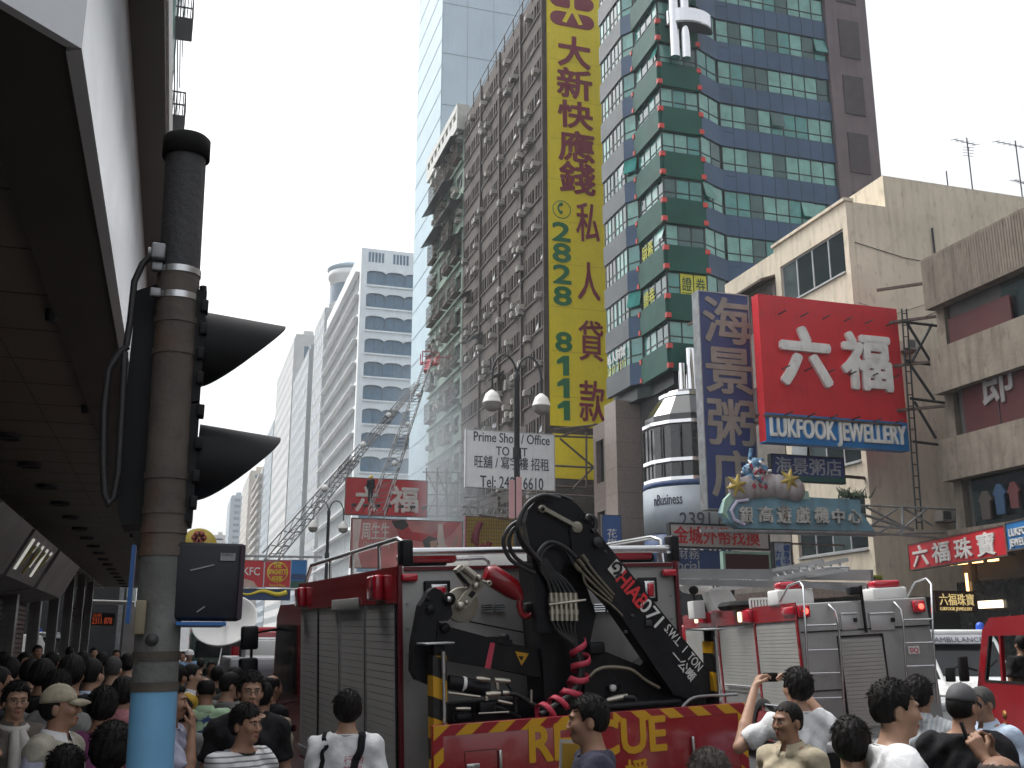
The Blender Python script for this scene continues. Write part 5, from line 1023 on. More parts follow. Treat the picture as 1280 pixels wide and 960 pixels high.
for y0, y1, z0 in ((.1, 1.93, .96), (2.06, 4.02, 1.25), (4.15, 6.3, 1.25)):
    b = MB()
    for i in range(int((FH-.3-z0)/.062)): z = z0+i*.062; b.box(.0, y0, z, .016, y1, z+.057)
    s = bl(b, 'roller_shutter', M('shutter_pale', (.4, .4, .375), .4, .25, var=.08), FE); bl(MB().tube([(-.04, y0+.2, z0+.12), (-.04, y1-.2, z0+.12)], .02, 6), 'handle', m_chr, s)
m_amb = M('lamp_amber', (1, .8, .5), .3, var=0, emit=.9)
for px, py in ((878, 773), (934, 771)):
    q = FX(px, py, -.02); bl(MB().bbox(-.1, q.y-.28, q.z-.11, -.005, q.y+.28, q.z+.12, .02), 'side_lamp', m_lens, FE); bl(MB().bbox(-.12, q.y+.1, q.z-.09, -.01, q.y+.27, q.z+.1, .02), 'lamp_glass', m_amb, FE)
for px, py in ((1005, 764), (1149, 758)):
    q = FP(px, py, -.05); bl(MB().bbox(q.x-.1, -.08, q.z-.1, q.x+.1, .02, q.z+.1, .02), 'rear_lamp', m_lens, FE); bl(MB().lathe([(0, .03), (.04, .02), (.05, 0)], (q.x+.02, -.08, q.z), axis=(0, -1, 0), seg=12), 'bulb', M('lamp_red_lit', (1, .06, .04), .3, var=0, emit=2.5), FE)
q = FX(985, 764, -.02); bl(MB().bbox(-.05, q.y-.25, q.z-.07, -.005, q.y+.25, q.z+.07, .02), 'side_marker', m_lens, FE)
a, c = FP(1049, 797, -.01), FP(1116, 900, -.01); b = MB()
for i in range(22): z = .75+i*.064; b.box(a.x, -.012, z, c.x, .018, z+.059) if z < a.z else None
rs = bl(b, 'rear_shutter', M('shutter_pale', (.36, .36, .34), .4), FE); bl(MB().box(c.x+.0, -.02, .75, c.x+.03, .018, a.z).box(a.x-.03, -.02, .75, a.x, .018, a.z).box(a.x-.03, -.022, a.z, c.x+.03, .018, a.z+.03), 'shutter_rail', m_blk, rs)
for x0, x1 in ((1050, 1072), (1086, 1119)):
    a, c = FP(x0, 766, 0), FP(x1, 787, 0); d = bl(MB().bbox(a.x, -.01, c.z, c.x, .018, a.z, .006), 'hatch', m_shut, FE); bl(MB().tube([(a.x, -.04, a.z-.02), (c.x, -.04, a.z-.02)], .014, 6), 'rail', m_chr, d); bl(MB().bbox(c.x-.06, -.05, (a.z+c.z)/2-.02, c.x, 0, (a.z+c.z)/2+.05, .01), 'latch', m_rub, d)
b = MB(); z = FP(1080, 796, 0).z; b.box(.05, -.006, z+.12, FW-.05, .018, z+.14).box(.05, -.006, 1.35, FW-.05, .018, 1.365); bl(b, 'seam', m_rub, FE)
# rear ladders
for (xo, xi, rungs, top) in ((1008, 1047, (782, 813, 842, 873), 727), (1128, 1166, (775, 804, 833), 724)):
    b = MB(); A = lambda x, y, d=-.16: FP(x, y, d)
    if xo < 1100:
        L_ = [A(975, 752, .5), A(986, 732, .3), A(1000, 727, .1), A(1004, 733, -.14), A(1007, 790), A(1013, 900)]; R_ = [A(1036, 756, .0), A(1044, 764), A(1048, 780), A(1052, 830), A(1056, 900)]
    else:
        L_ = [A(1118, 753, 0.), A(1126, 762), A(1129, 780), A(1133, 845), A(1136, 900)]; R_ = [A(1132, 750, .5), A(1144, 728, .3), A(1158, 723, .1), A(1164, 730, -.14), A(1166, 790), A(1172, 880)]
    b.tube(L_, .02, 8); b.tube(R_, .02, 8)
    for y in rungs:
        p = min(L_[3:], key=lambda v: abs(v.z-A(xo, y).z)); u = (y-764)/1.; a_ = A(xo+(y-782)*.06+(0 if xo < 1100 else 1), y); c = A(xi+(y-782)*.075-(2 if xo < 1100 else 0), y-1); b.tube([a_, c], .017, 7)
    bl(b, 'rear_ladder', m_chr, FE)
a, c = FP(1135, 808, -.01), FP(1150, 817, -.01); pt = bl(MB().box(a.x, -.012, c.z, c.x, -.001, a.z), 'badge', m_white, FE); bl(MB().text('SIQ', (a.x+.02, -.0125, c.z+.025), (1, 0, 0), (0, 0, 1), c.x-a.x-.04, a.z-c.z-.05, .004, .03), 'lettering', m_tape, pt)
# roof gear of the engine
P = lambda x, y, c: FP(x, y, c)
for x0, x1, y in ((966, 1013, 738), (1084, 1129, 736)):
    a, c = P(x0, y, .8), P(x1, y+18, .8); bx_ = bl(MB().bbox(a.x, .6, FH, c.x, 1.1, a.z, .03), 'roof_locker', m_white, FE); bl(MB().bbox(a.x+.05, .62, a.z, c.x-.1, .9, a.z+.13, .04), 'beacon', m_lens, bx_)
ld = MB(); y0, y1 = .35, 6.9; zz = FH+.55
for x in (.75, 1.2):
    for dz in (0, .16): ld.bar((x, y0, zz+dz), (x, y1+.3, zz+dz+.02), .035, .07)
    for k in range(18): ld.bar((x, y0+.2+k*.37, zz), (x, y0+.38+k*.37, zz+.16), .03)
for k in range(19): ld.tube([(.75, y0+k*.36, zz+.04), (1.2, y0+k*.36, zz+.04)], .018, 6)
bl(ld, 'roof_ladder', M('ladder_aluminium', (.45, .46, .47), .35, .8, var=.1), FE)
b = MB(); a, c = P(840, 717, 4.5), P(1090, 719, 1.2); b.bar(a, c, .12, .2); a2, c2 = P(842, 727, 4.3), P(1082, 733, 1.0); b.bar(a2, c2, .09, .13); bl(b, 'ladder_rail', M('ladder_aluminium', (.45, .46, .47), .35), FE)
b = MB(); b.bar(P(990, 728, .7), P(1078, 738, .2), .07, .1); bl(b, 'ladder_gantry', m_steel, FE)
a, c = P(1077, 740, -.06), P(1083, 790, -.06); bl(MB().bbox(a.x, -.08, c.z, c.x, -.02, a.z+.1, .01).bbox(P(1062, 738, -.05).x, -.07, P(1062, 738, -.05).z-.08, c.x, .1, P(1062, 738, 0).z+.06, .02), 'gantry_post', m_blk, FE)
q = P(866, 733, 4.6); mo = bl(MB().tube([P(851, 736, 4.6), P(858, 731, 4.6), P(870, 729, 4.6), P(882, 731, 4.6), P(886, 737, 4.6)], [.1, .2, .24, .22, .1], 14), 'water_monitor', m_white, FE)
b = MB(); q = P(866, 738, 4.3); b.lathe([(0, 0), (.09, 0), (.09, .1), (0, .1)], q, axis=(0, -1, 0), seg=14); q = P(881, 726, 4.3); b.lathe([(0, 0), (.08, 0), (.08, .1), (0, .1)], q, axis=(0, -1, 0), seg=14); b.tube([P(866, 740, 4.4), P(869, 752, 4.4), P(884, 763, 4.4)], .03, 6); bl(b, 'monitor_knob', m_rub, mo)
b = MB(); b.prism([P(x, y, 3.8) for x, y in ((886, 739), (912, 737), (920, 750), (900, 763), (894, 763))], (0, .5, 0)); a, c = P(866, 751, 4.2), P(882, 765, 4.2); b.bbox(a.x, 4.2, FH-.1, c.x, 4.6, a.z, .02); bl(b, 'monitor_base', m_white, FE)
b = MB(); a = P(905, 752, 2.6); b.bbox(a.x, 2.4, FH, a.x+.9, 3.1, a.z, .1); bl(b, 'hose_bed', m_rub, FE)
b = MB(); a = P(937, 749, 2.0); c = P(965, 757, 2.0)
for k in range(8): x = a.x+(c.x-a.x)*k/7; b.bar((x, 2.0, FH), (x, 2.0, a.z), .03)
b.bar((a.x, 2, a.z), (c.x, 2, a.z), .04); bl(b, 'roof_basket', m_white, FE)
b = MB(); b.bbox(.3, 5.2, FH, .9, 5.5, FH+.14, .04).bbox(1.5, 5.2, FH, 2.1, 5.5, FH+.14, .04); bl(b, 'light_bar', m_lens, FE)
bl(MB().bbox(.05, FLn+.02, .5, FW-.05, FLn+2.0, 2.6, .08), 'cab', m_fred, FE); bl(MB().box(.03, FLn+.5, 1.5, FW-.03, FLn+1.9, 2.3), 'cab_window', m_glass_v, FE)
bl(MB().bbox(-.03, -.35, .42, FW+.03, .1, .56, .02), 'rear_step', m_shut, FE)
for y in (1.9, 7.3):
    for x, s in ((.2, -1), (FW-.2, 1)): wheel(FE, x, y, .5, .3, s)
b = MB(); b.lathe([(.56, 0), (.68, 0), (.68, .06), (.56, .06)], (-.03, 1.9, .5), axis=(1, 0, 0), seg=24, a0=0, a1=math.pi*2); bl(b, 'wheel_arch', m_rub, FE)
# ================================================================== AMBULANCES AND OTHER VEHICLES
m_vw = M('van_white', (.72, .73, .72), .25, var=.04, coat=.5, dirt=((.4, .39, .37), .2))
def van(name, label, cat, loc, rz, L_=5.6, W_=2.05, H_=2.35, body=None, sign_txt=None, group=None, red=False):
    body = body or m_vw; t = thing(name, label, cat, loc, (0, 0, rz), group)   # nose towards -y
    prof = [(0, .35), (0, .95), (.12, 1.15), (.95, 1.35), (1.75, H_-.12), (2.0, H_), (L_-.1, H_), (L_, H_-.15), (L_, .35)]
    b = MB(); n = len(prof); W2 = W_/2
    S = lambda z: W2-max(0, z-1.2)*.11
    V = [(-S(z), y, z) for y, z in prof]+[(S(z), y, z) for y, z in prof]
    b.add(V, [tuple(range(n)), tuple(range(2*n-1, n-1, -1))]+[(i, (i+1) % n, n+(i+1) % n, n+i) for i in range(n)]); o = b.build('body', body, t, world=False)
    bv = o.modifiers.new('bevel', 'BEVEL'); bv.width = .05; bv.segments = 2; bv.limit_method = 'ANGLE'
    i0, i1 = (1.02, 1.40), (1.72, H_-.17); s0, s1 = S(i0[1])-.1, S(i1[1])-.1
    ny, nz = -(i1[1]-i0[1]), (i1[0]-i0[0]); l = math.hypot(ny, nz); ny, nz = ny/l*.02, nz/l*.02
    MB().prism([(-s0, i0[0]+ny*.2, i0[1]+nz*.2), (s0, i0[0]+ny*.2, i0[1]+nz*.2), (s1, i1[0]+ny*.2, i1[1]+nz*.2), (-s1, i1[0]+ny*.2, i1[1]+nz*.2)], (0, ny, nz)).build('windscreen', m_glass_v, t, world=False)
    for s in (-1, 1):
        MB().prism([(s*(S(1.4)+.0), 1.25, 1.4), (s*S(1.4), 2.3, 1.4), (s*S(2.05), 2.3, 2.05), (s*S(2.05), 1.75, 2.05)], (s*.012, 0, 0)).build('side_window', m_glass_v, t, world=False)
        MB().bbox(s*(W2-.42)-.16, -.03, .82, s*(W2-.42)+.16, .05, 1.0, .03).build('headlight', M('headlight', (.6, .62, .63), .1, .3, var=.05), t, world=False)
        m_ = MB().bbox(s*(W2+.14)-.1, 1.2, 1.35, s*(W2+.14)+.1, 1.3, 1.65, .03).build('mirror', m_rub, t, world=False)
        for y in (.95, L_-1.1): wheel(t, s*(W2-.14), y, .35, .24, s, lambda mb, nm, mt, pr: mb.build(nm, mt, pr, world=False))
    b = MB()
    for k in range(4): b.bar((-W2+.66, -.015, .8+k*.07), (W2-.66, -.015, .8+k*.07), .03)
    b.build('grille', m_rub, t, world=False); MB().bbox(-W2+.02, -.08, .38, W2-.02, .1, .62, .04).build('bumper', m_rub, t, world=False)
    b = MB()
    for s in (-.35, .25): b.tube([(s*1.2, i0[0]-.02, i0[1]+.03), (s*1.2+.45, (i0[0]+i1[0])/2-.06, (i0[1]+i1[1])/2)], .012, 5)
    b.build('wiper', m_rub, t, world=False)
    if sign_txt:
        MB().bbox(-.8, 1.75, H_-.02, .8, 2.3, H_+.12, .05).build('roof_fairing', m_vw, t, world=False)
        for s in (-1, 1): MB().lathe([(.1, 0), (.1, .1), (.07, .16), (0, .18)], (s*.62, 2.0, H_+.12), seg=14).build('beacon', M('beacon_blue', (.03, .1, .55), .15, var=.05), t, world=False)
        sg = MB().prism([(-.72, 1.52, H_-.22), (.72, 1.52, H_-.22), (.68, 1.68, H_-.02), (-.68, 1.68, H_-.02)], (0, -.03, .02)).build('header_board', m_pgrey, t, world=False)
        e = Vector((0, .16, .2)).normalized()
        if sign_txt.strip(): MB().text(sign_txt, (-.55, 1.487, H_-.17), (1, 0, 0), e, 1.1, .14, .006, .01).build('lettering', m_ink, sg, world=False)
    return t
van('ambulance', 'white ambulance parked just behind the rear ladder of the fire engine', 'ambulance', (14.2, 18.6, -.13), R(-26), sign_txt='AMBULANCE', H_=2.3, group='ambulances by the jewellery shop')
van('ambulance', 'white ambulance between the first ambulance and the red cab', 'ambulance', (17.0, 19.8, -.13), R(-28), sign_txt='AMBULANCE', H_=2.35, group='ambulances by the jewellery shop')
van('white_van', 'white van with blue beacon in the side street beyond the canopy', 'van', (-4.9, 63.6, -.1), R(60), sign_txt=' ', H_=2.7)
van('news_van', 'grey van with a large white satellite dish mounted behind its cab', 'van', (1.9, 24.5, -.13), R(180), body=M('van_grey', (.16, .16, .17), .3, var=.05), H_=1.9)
t = thing('crowd_barrier', 'white steel crowd barrier with upright bars in front of the ambulances', 'barrier', (13, 16.6, -.13), (0, 0, R(-24))); b = MB()
for k in range(16): b.tube([(-.9+k*.12+0, 0, .2), (-.9+k*.12, 0, 1.2)], .016, 6)
b.tube([(-1, 0, 0), (-1, 0, 1.22), (1, 0, 1.22), (1, 0, 0)], .025, 8).tube([(-1, 0, .2), (1, 0, .2)], .02, 8); b.build('rail', m_white, t, world=False); MB().bar((-1, -.3, .02), (-1, .3, .02), .05).bar((1, -.3, .02), (1, .3, .02), .05).build('foot', m_steel, t, world=False)
# satellite dish
c = ay(282, 783, 20); t = thing('satellite_dish', 'white round satellite dish tilted up over the heads of the crowd', 'satellite dish', (c.x, 20, 0))
n_ = (Vector((-1.6, -6, 5))).normalized(); r_ = .56
MB().lathe([(r_*k/10, .32*r_*(k/10)**2) for k in range(11)]+[(r_+.02, .32*r_+.005), (r_+.01, .32*r_-.03)]+[(r_*k/10, .32*r_*(k/10)**2-.03) for k in range(9, -1, -1)], c, axis=n_, seg=36).build('dish', M('dish_white', (.8, .8, .78), .5, var=.04), t)
f = c+n_*.42+Vector((-.05, 0, .02)); b = MB(); b.tube([c+n_*.03, f], .02, 7).tube([f-n_*.06, f+n_*.08], [.05, .06], 10); b.build('feed_horn', m_shut, t)
b = MB(); b.tube([c-n_*.02, c-n_*.3+Vector((.25, 0, -.1))], .05, 8).bbox(c.x+.1, 20.2, c.z-.35, c.x+.5, 20.6, c.z+.05, .05).tube([(c.x+.35, 20.5, 0), (c.x+.35, 20.5, c.z)], .06, 8)
for k in range(5): b.tube([c-n_*.1+Vector((.3, 0, .1-.1*k)), Vector((c.x+.5, 20.5, c.z-.2+.05*k))], .015, 5)
b.build('mount', m_steel, t)
def clear_glass():
    m = M('clear_glass', (.85, .9, .9), .0, var=0); m.node_tree.nodes['Principled BSDF'].inputs['Transmission Weight'].default_value = 1; m.node_tree.nodes['Principled BSDF'].inputs['IOR'].default_value = 1.05; return m
def bus(label, x, y, h, col, name='double_decker_bus', cat='bus', L_=11, W_=2.5):
    t = thing(name, label, cat, (x, y, -.13)); B = lambda mb, nm, mt: mb.build(nm, mt, t, world=False)
    B(MB().bbox(0, 0, .4, W_, L_, h, .15), 'body', M('bus_'+str(len(MATS)), col, .35, var=.06))
    for z in ((1.4, 2.3), (h-1.5, h-.6)) if h > 3.6 else ((h-1.4, h-.5),): B(MB().bbox(.25, -.03, z[0], W_-.25, .05, z[1], .05).bbox(-.03, .5, z[0], .02, L_-.5, z[1], .02), 'window', m_glass_v)
    for s in (.35, W_-.55): B(MB().bbox(s, -.03, .75, s+.25, .03, .95, .03), 'rear_lamp', m_lens)
    for yy in (1.8, L_-2):
        for xx in (.15, W_-.15): wheel(t, xx, yy, .5, .28, -1, lambda mb, nm, mt, pr: mb.build(nm, mt, pr, world=False))
bus('distant red double-decker bus beyond the satellite dish', 1.4, 92, 4.4, (.42, .06, .05))
bus('distant dark green lorry on the far left of the road', .9, 58, 2.9, (.05, .09, .07), 'box_lorry', 'lorry', 6)
# red cab at the right edge
al = R(-15.3); RL = Vector((10.82, 12.66, -.13)); t = thing('red_lorry', 'red fire service cab with a driver at the right edge', 'fire truck', RL, (0, 0, al))  # local: nose at +y, near side at x=0
RB = lambda mb, nm, mt, pr=t, lb=None: mb.build(nm, mt, pr, lb, world=False)
b = MB(); W_ = 1.9
def sidewall(x):  # cab side with a window hole: strips round the opening
    th_ = .05
    for q in ([(0, .45), (0, 1.45), (-.06, 1.56), (-.3, 1.63), (-4.5, 1.63), (-4.5, .45)], [(-.06, 1.56), (-.36, 2.3), (-.55, 2.22), (-.3, 1.63)], [(-.36, 2.3), (-.6, 2.46), (-4.5, 2.52), (-4.5, 2.22), (-.55, 2.22)], [(-1.62, 1.632), (-1.62, 2.218), (-4.5, 2.218), (-4.5, 1.632)]): b.prism([(x, y, z) for y, z in q], (th_, 0, 0))
sidewall(0); sidewall(W_-.05); b.prism([(.05, y, z) for y, z in ((-.6, 2.455), (-4.5, 2.515), (-4.5, 2.46), (-.65, 2.4))], (W_-.1, 0, 0)); b.prism([(.05, y, z) for y, z in ((0, .45), (0, 1.45), (-.06, 1.56), (-.12, 1.56), (-.05, .45))], (W_-.1, 0, 0)); b.box(.05, -4.5, .45, W_-.05, -2.3, 2.44)
RB(b, 'cab_body', m_fred)
RB(MB().bar((.02, -.78, 1.63), (.02, -.84, 2.22), .05), 'window_post', m_fred); RB(MB().box(-.004, -1.63, 1.6, .03, -.3, 1.634).prism([(-.004, y, z) for y, z in ((-.28, 1.63), (-.53, 2.22), (-.57, 2.22), (-.33, 1.63))], (.04, 0, 0)), 'window_seal', m_rub)
RB(MB().prism([(.1, y, z) for y, z in ((-.08, 1.57), (-.37, 2.3), (-.39, 2.29), (-.1, 1.57))], (W_-.2, 0, 0)), 'windscreen', clear_glass())
RB(MB().box(-.004, -1.75, .5, 0, -1.74, 2.44).box(-.004, -.2, .5, 0, -.19, 1.56).bbox(-.03, -1.66, 1.4, 0, -1.48, 1.45, .01), 'door_seam', m_rub); q = MB().lathe([(0, 0), (.05, 0), (.06, .004), (0, .008)], (-.0, -.75, 1.2), axis=(-1, 0, 0), seg=16).prism([(-.004, -.8, 1.11), (-.004, -.7, 1.11), (-.004, -.75, 1.03)], (-.004, 0, 0)); RB(q, 'door_crest', M('crest_gold', (.4, .2, .05), .4, .4, var=.2))
RB(MB().bbox(.2, -2.1, .9, 1.6, -1.5, 1.5, .05), 'seat', m_rub); RB(MB().bbox(.15, -.5, 1.3, 1.7, -.15, 1.55, .04), 'dashboard', m_rub); RB(MB().lathe([(.18, 0), (.2, .015), (.18, .03)], (1.4, -.65, 1.5), axis=(0, -.8, .6), seg=20), 'steering_wheel', m_rub)
RB(MB().bar((-.02, -.15, 1.75), (-.16, -.05, 1.8), .03).bbox(-.24, -.08, 1.6, -.1, .0, 1.95, .03), 'mirror', m_rub); RB(MB().bbox(.0, -.02, .4, W_, .12, .62, .03), 'bumper', m_rub)
for y in (-.75, -3.6): wheel(t, .12, y, .42, .24, -1, lambda mb, nm, mt, pr: mb.build(nm, mt, pr, world=False)); wheel(t, W_-.12, y, .42, .24, 1, lambda mb, nm, mt, pr: mb.build(nm, mt, pr, world=False))
# ================================================================== AERIAL LADDERS
def lattice(b, P0, P1, w0, w1, h0, h1, n, r=.036, side=None):
    d = (P1-P0).normalized(); x = d.cross(Vector((0, 0, 1))).normalized(); y = x.cross(d)
    pt = lambda t, i, j: P0.lerp(P1, t)+x*i*(w0+(w1-w0)*t)/2+y*j*(h0+(h1-h0)*t)
    for i in (-1, 1):
        for j in (0, 1): b.tube([pt(0, i, j), pt(1, i, j)], r, 5)
        for k in range(n): b.tube([pt(k/n, i, 0), pt((k+.5)/n, i, 1), pt((k+1)/n, i, 0)], r*.6, 4, 0, False)
    for k in range(n*2+1): b.tube([pt(k/(2*n), -1, 0), pt(k/(2*n), 1, 0)], r*.6, 4, 0, False)
    for k in range(n): b.tube([pt(k/n, -1, 0), pt((k+1)/n, 1, 0)], r*.5, 4, 0, False)
m_lad = M('ladder_grey', (.13, .135, .14), .55, .3, var=.2)
def fire_lorry(label, x, y, rz, P0, P1, dims, cage, grp='aerial ladder trucks'):
    t = thing('ladder_truck', label, 'fire truck', (x, y, -.13), (0, 0, 0), group=grp); c, s = math.cos(rz), math.sin(rz)
    o = Vector((x, y, -.13)); Rm = Matrix.Rotation(rz, 3, 'Z')
    def bb(nm, mt, *boxes):
        b = MB()
        for q in boxes: b.bbox(*q)
        b.v = [tuple(Rm @ Vector(v)+o) for v in b.v]; return b.build(nm, mt, t)
    bb('chassis', m_fred, (-1.2, -3, .6, 1.2, 4, 1.5, .05)); bb('cab', m_fred, (-1.2, 4.05, .5, 1.2, 6, 2.7, .1)); bb('cab_window', m_glass_v, (-1.22, 4.5, 1.5, 1.22, 5.8, 2.3, .05)); bb('turntable', m_steel, (-.9, -2.5, 1.5, .9, -.8, 2.4, .1)); bb('rear_board', m_white, (-1.1, -3.04, 1.7, 1.1, -2.9, 2.3, .02)); bb('light_bar', m_lens, (-1, 4.6, 2.7, 1, 4.9, 2.9, .04))
    for yy in (-1.8, 4.9):
        for xx in (-1, 1):
            b = MB().lathe([(0, -.14), (.45, -.14), (.5, -.08), (.5, .08), (.45, .14), (0, .14)], (xx*1.05, yy, .5), axis=(1, 0, 0), seg=18); b.v = [tuple(Rm @ Vector(v)+o) for v in b.v]; b.build('wheel', m_rub, t)
    n = len(dims)
    for k in range(n):
        b = MB(); a, e = P0.lerp(P1, k/n*.93), P0.lerp(P1, min(1, (k+1)/n+.05)); w, h = dims[k]; lattice(b, a+Vector((0, 0, .12*k)), e+Vector((0, 0, .12*k)), w, w*.95, h, h*.9, 9); b.build('ladder_section', m_lad, t)
    d = (P1-P0).normalized(); b = MB()
    if cage:
        x_ = d.cross(Vector((0, 0, 1))).normalized()
        b.bar(P1-d*4.2, P1+d*.5, .5, .35); b.bar(P1-d*1.5+x_*.5, P1+d*1.2+x_*.5, .12).bar(P1-d*1.5-x_*.5, P1+d*1.2-x_*.5, .12); b.box(P1.x-.9, P1.y-.5, P1.z-.3, P1.x+.9, P1.y+.5, P1.z-.2)
        for i in (-1, 1):
            for j in (-1, 1): b.bar((P1.x+i*.85, P1.y+j*.45, P1.z-.2), (P1.x+i*.85, P1.y+j*.45, P1.z+.9), .08)
        b.bar((P1.x-.9, P1.y-.45, P1.z+.9), (P1.x+.9, P1.y-.45, P1.z+.9), .08).bar((P1.x-.9, P1.y-.45, P1.z+.4), (P1.x+.9, P1.y-.45, P1.z+.4), .08).bar((P1.x+.85, P1.y, P1.z+.5), (P1.x+2.2, P1.y+.2, P1.z+.7), .1)
        b.build('rescue_cage', M('cage_red', (.5, .03, .05), .5, var=.1), t)
    b = MB()
    for k in (.2, .42, .63): q = P0.lerp(P1, k)+Vector((0, -.8, .5)); b.lathe([(0, 0), (.2, .02), (.17, .22), (0, .25)], q, axis=(0, -1, .2), seg=12)
    b.build('flood_lamp', m_white, t); return t
fire_lorry('ladder truck whose long steel ladder slants up from behind the blue hanging sign', 3.6, 43, .0, ay(338, 702, 46), ay(522, 484, 92), [(.6, .4), (.5, .34), (.42, .3)], False)
fire_lorry('ladder truck with a steep ladder ending in a red rescue cage by the smoke', 15, 62, .1, ay(470, 648, 64), ay(537, 452, 100), [(.95, .5), (.8, .42), (.65, .36)], True)
# ================================================================== smoke drifting in front of the old green block
o, n, v = volume('smoke', (20.5, 90, 8), (29.4, 124, 34), .0, (.62, .68, .74, 1))
tc = n.nodes.new('ShaderNodeTexCoord'); mp = n.nodes.new('ShaderNodeMapping'); mp.inputs['Scale'].default_value = (.16, .1, .1); n.links.new(tc.outputs['Object'], mp.inputs[0])
ns_ = n.nodes.new('ShaderNodeTexNoise'); ns_.inputs['Scale'].default_value = 1.3; ns_.inputs['Detail'].default_value = 4; n.links.new(mp.outputs[0], ns_.inputs['Vector'])
gd = n.nodes.new('ShaderNodeSeparateXYZ'); n.links.new(tc.outputs['Generated'], gd.inputs[0])
def mth(op, a, b_, c=None):
    q = n.nodes.new('ShaderNodeMath'); q.operation = op
    for i, v_ in enumerate((a, b_)):
        if v_ is None: continue
        if hasattr(v_, 'is_linked'): n.links.new(v_, q.inputs[i])
        else: q.inputs[i].default_value = v_
    return q.outputs[0]
def edge(s, p): return mth('POWER', mth('MULTIPLY', mth('MULTIPLY', s, mth('SUBTRACT', 1., s)), 4.), p)
env = mth('MULTIPLY', mth('MULTIPLY', edge(gd.outputs[0], .8), edge(gd.outputs[1], .5)), mth('POWER', mth('SUBTRACT', 1., gd.outputs[2]), 1.3))
env = mth('MULTIPLY', env, mth('MINIMUM', mth('MULTIPLY', gd.outputs[2], 5.), 1.))
mr = n.nodes.new('ShaderNodeMapRange'); mr.inputs[1].default_value = .36; mr.inputs[2].default_value = .7; n.links.new(ns_.outputs['Fac'], mr.inputs[0])
n.links.new(mth('MULTIPLY', mth('MULTIPLY', mr.outputs[0], env), .22), v.inputs['Density'])
# ================================================================== TRAFFIC-LIGHT POLE IN FRONT
m_pole = M('pole_grey_rust', (.105, .09, .076), .65, .0, var=.3, scale=7, streak=.3, bump=.15, dirt=((.15, .05, .02), .9)); m_pole2 = M('pole_grey_paint', (.17, .18, .168), .6, .0, var=.2, scale=6, streak=.2, bump=.2, dirt=((.07, .06, .05), .5)); m_polet = M('pole_black', (.05, .05, .052), .6, var=.2, scale=8, bump=.2); m_poleb = M('pole_blue', (.2, .48, .76), .35, var=.1, scale=4, dirt=((.2, .45, .7), .4))
YP = 3.55; pb, pt_ = ay(187, 962, YP), ay(234, 176, YP); rp = .0685
T6 = thing('traffic_light_pole', 'rusty grey traffic light pole with black cap, steel bands and light blue lower sleeve', 'traffic light', (pb.x, YP, 0))
dP = (pt_-pb)/(pt_.z-pb.z); on = lambda z: pb+dP*(z-pb.z)
zb1 = ay(190, 858, YP).z; zt1 = ay(224, 345, YP).z
MB().tube([on(0), on(zb1)], rp+.001, 24).build('blue_sleeve', m_poleb, T6); zm1 = ay(197, 690, YP).z; MB().tube([on(zb1+.001), on(zm1)], rp, 24).build('shaft', m_pole2, T6); MB().tube([on(zm1+.001), on(zt1)], rp-.0005, 24).build('shaft', m_pole, T6); MB().tube([on(zt1+.001), pt_], rp-.001, 24).build('upper_shaft', m_polet, T6)
MB().tube([on(pt_.z-.07), on(pt_.z-.068), on(pt_.z+.0), on(pt_.z+.008)], [rp+.003, rp+.012, rp+.012, rp+.004], 26).build('cap', m_rub, T6)
for py in (342, 374, 403, 442, 597, 640, 664):
    z = ay(222, py, YP).z; o = MB().tube([on(z-.011), on(z+.011)], rp+.003, 24).build('steel_band', m_chr if py < 380 else m_pole, T6)
    if py < 380: MB().bbox(on(z).x-rp-.02, YP-rp*.4-.03, z-.014, on(z).x-rp+.015, YP-rp*.4+.0, z+.016, .004).build('band_clip', m_steel, o)
for py in (690, 820, 858): z = ay(195, py, YP).z; MB().tube([on(z-.014), on(z+.014)], rp+.004, 24).build('paint_collar', m_pole, T6)
q = ay(190, 800, YP-rp); MB().lathe([(0, .02), (.012, .018), (.02, 0)], q, axis=(0, -1, 0), seg=12).build('bolt', m_polet, T6)
# signal heads either side of the pole
m_sig = M('signal_black', (.012, .0125, .014), .55, spec=.25, var=.3, scale=5, dirt=((.05, .05, .05), .25))
A = lambda x, y, Y: ay(x, y, Y)
def head_box(x0, x1, y0, y1, Y0, Y1, nm, r=.015):
    a, c = A(x0, y0, Y0), A(x1, y1, Y0); return MB().bbox(min(a.x, c.x), Y0, c.z, max(a.x, c.x), Y1, a.z, r).build(nm, m_sig, T6)
a, c = A(172, 362, 3.62), A(150, 655, 3.62)
b = MB().prism([A(x, y, 3.6) for x, y in ((171, 363), (205, 352), (200, 650), (152, 657), (147, 640), (156, 505))], (0, .22, 0)); b.build('signal_back', m_sig, T6)
hd = MB().prism([A(x, y, 3.52) for x, y in ((240, 360), (259, 364), (250, 500), (243, 502), (232, 500))], (0, .26, 0)).prism([A(x, y, 3.52) for x, y in ((232, 505), (250, 504), (241, 650), (226, 653))], (0, .26, 0)).build('signal_head', m_sig, T6)
b = MB()
for x, y in ((252, 392), (250, 420), (247, 450), (246, 480), (247, 520), (244, 560), (241, 600), (238, 632)): q = A(x+3, y, 3.6); b.bbox(q.x-.012, 3.5, q.z-.02, q.x+.012, 3.56, q.z+.02, .004)
b.tube([A(254, 358, 3.56), A(254, 366, 3.56)], .012, 8); b.build('hinge', m_sig, hd)
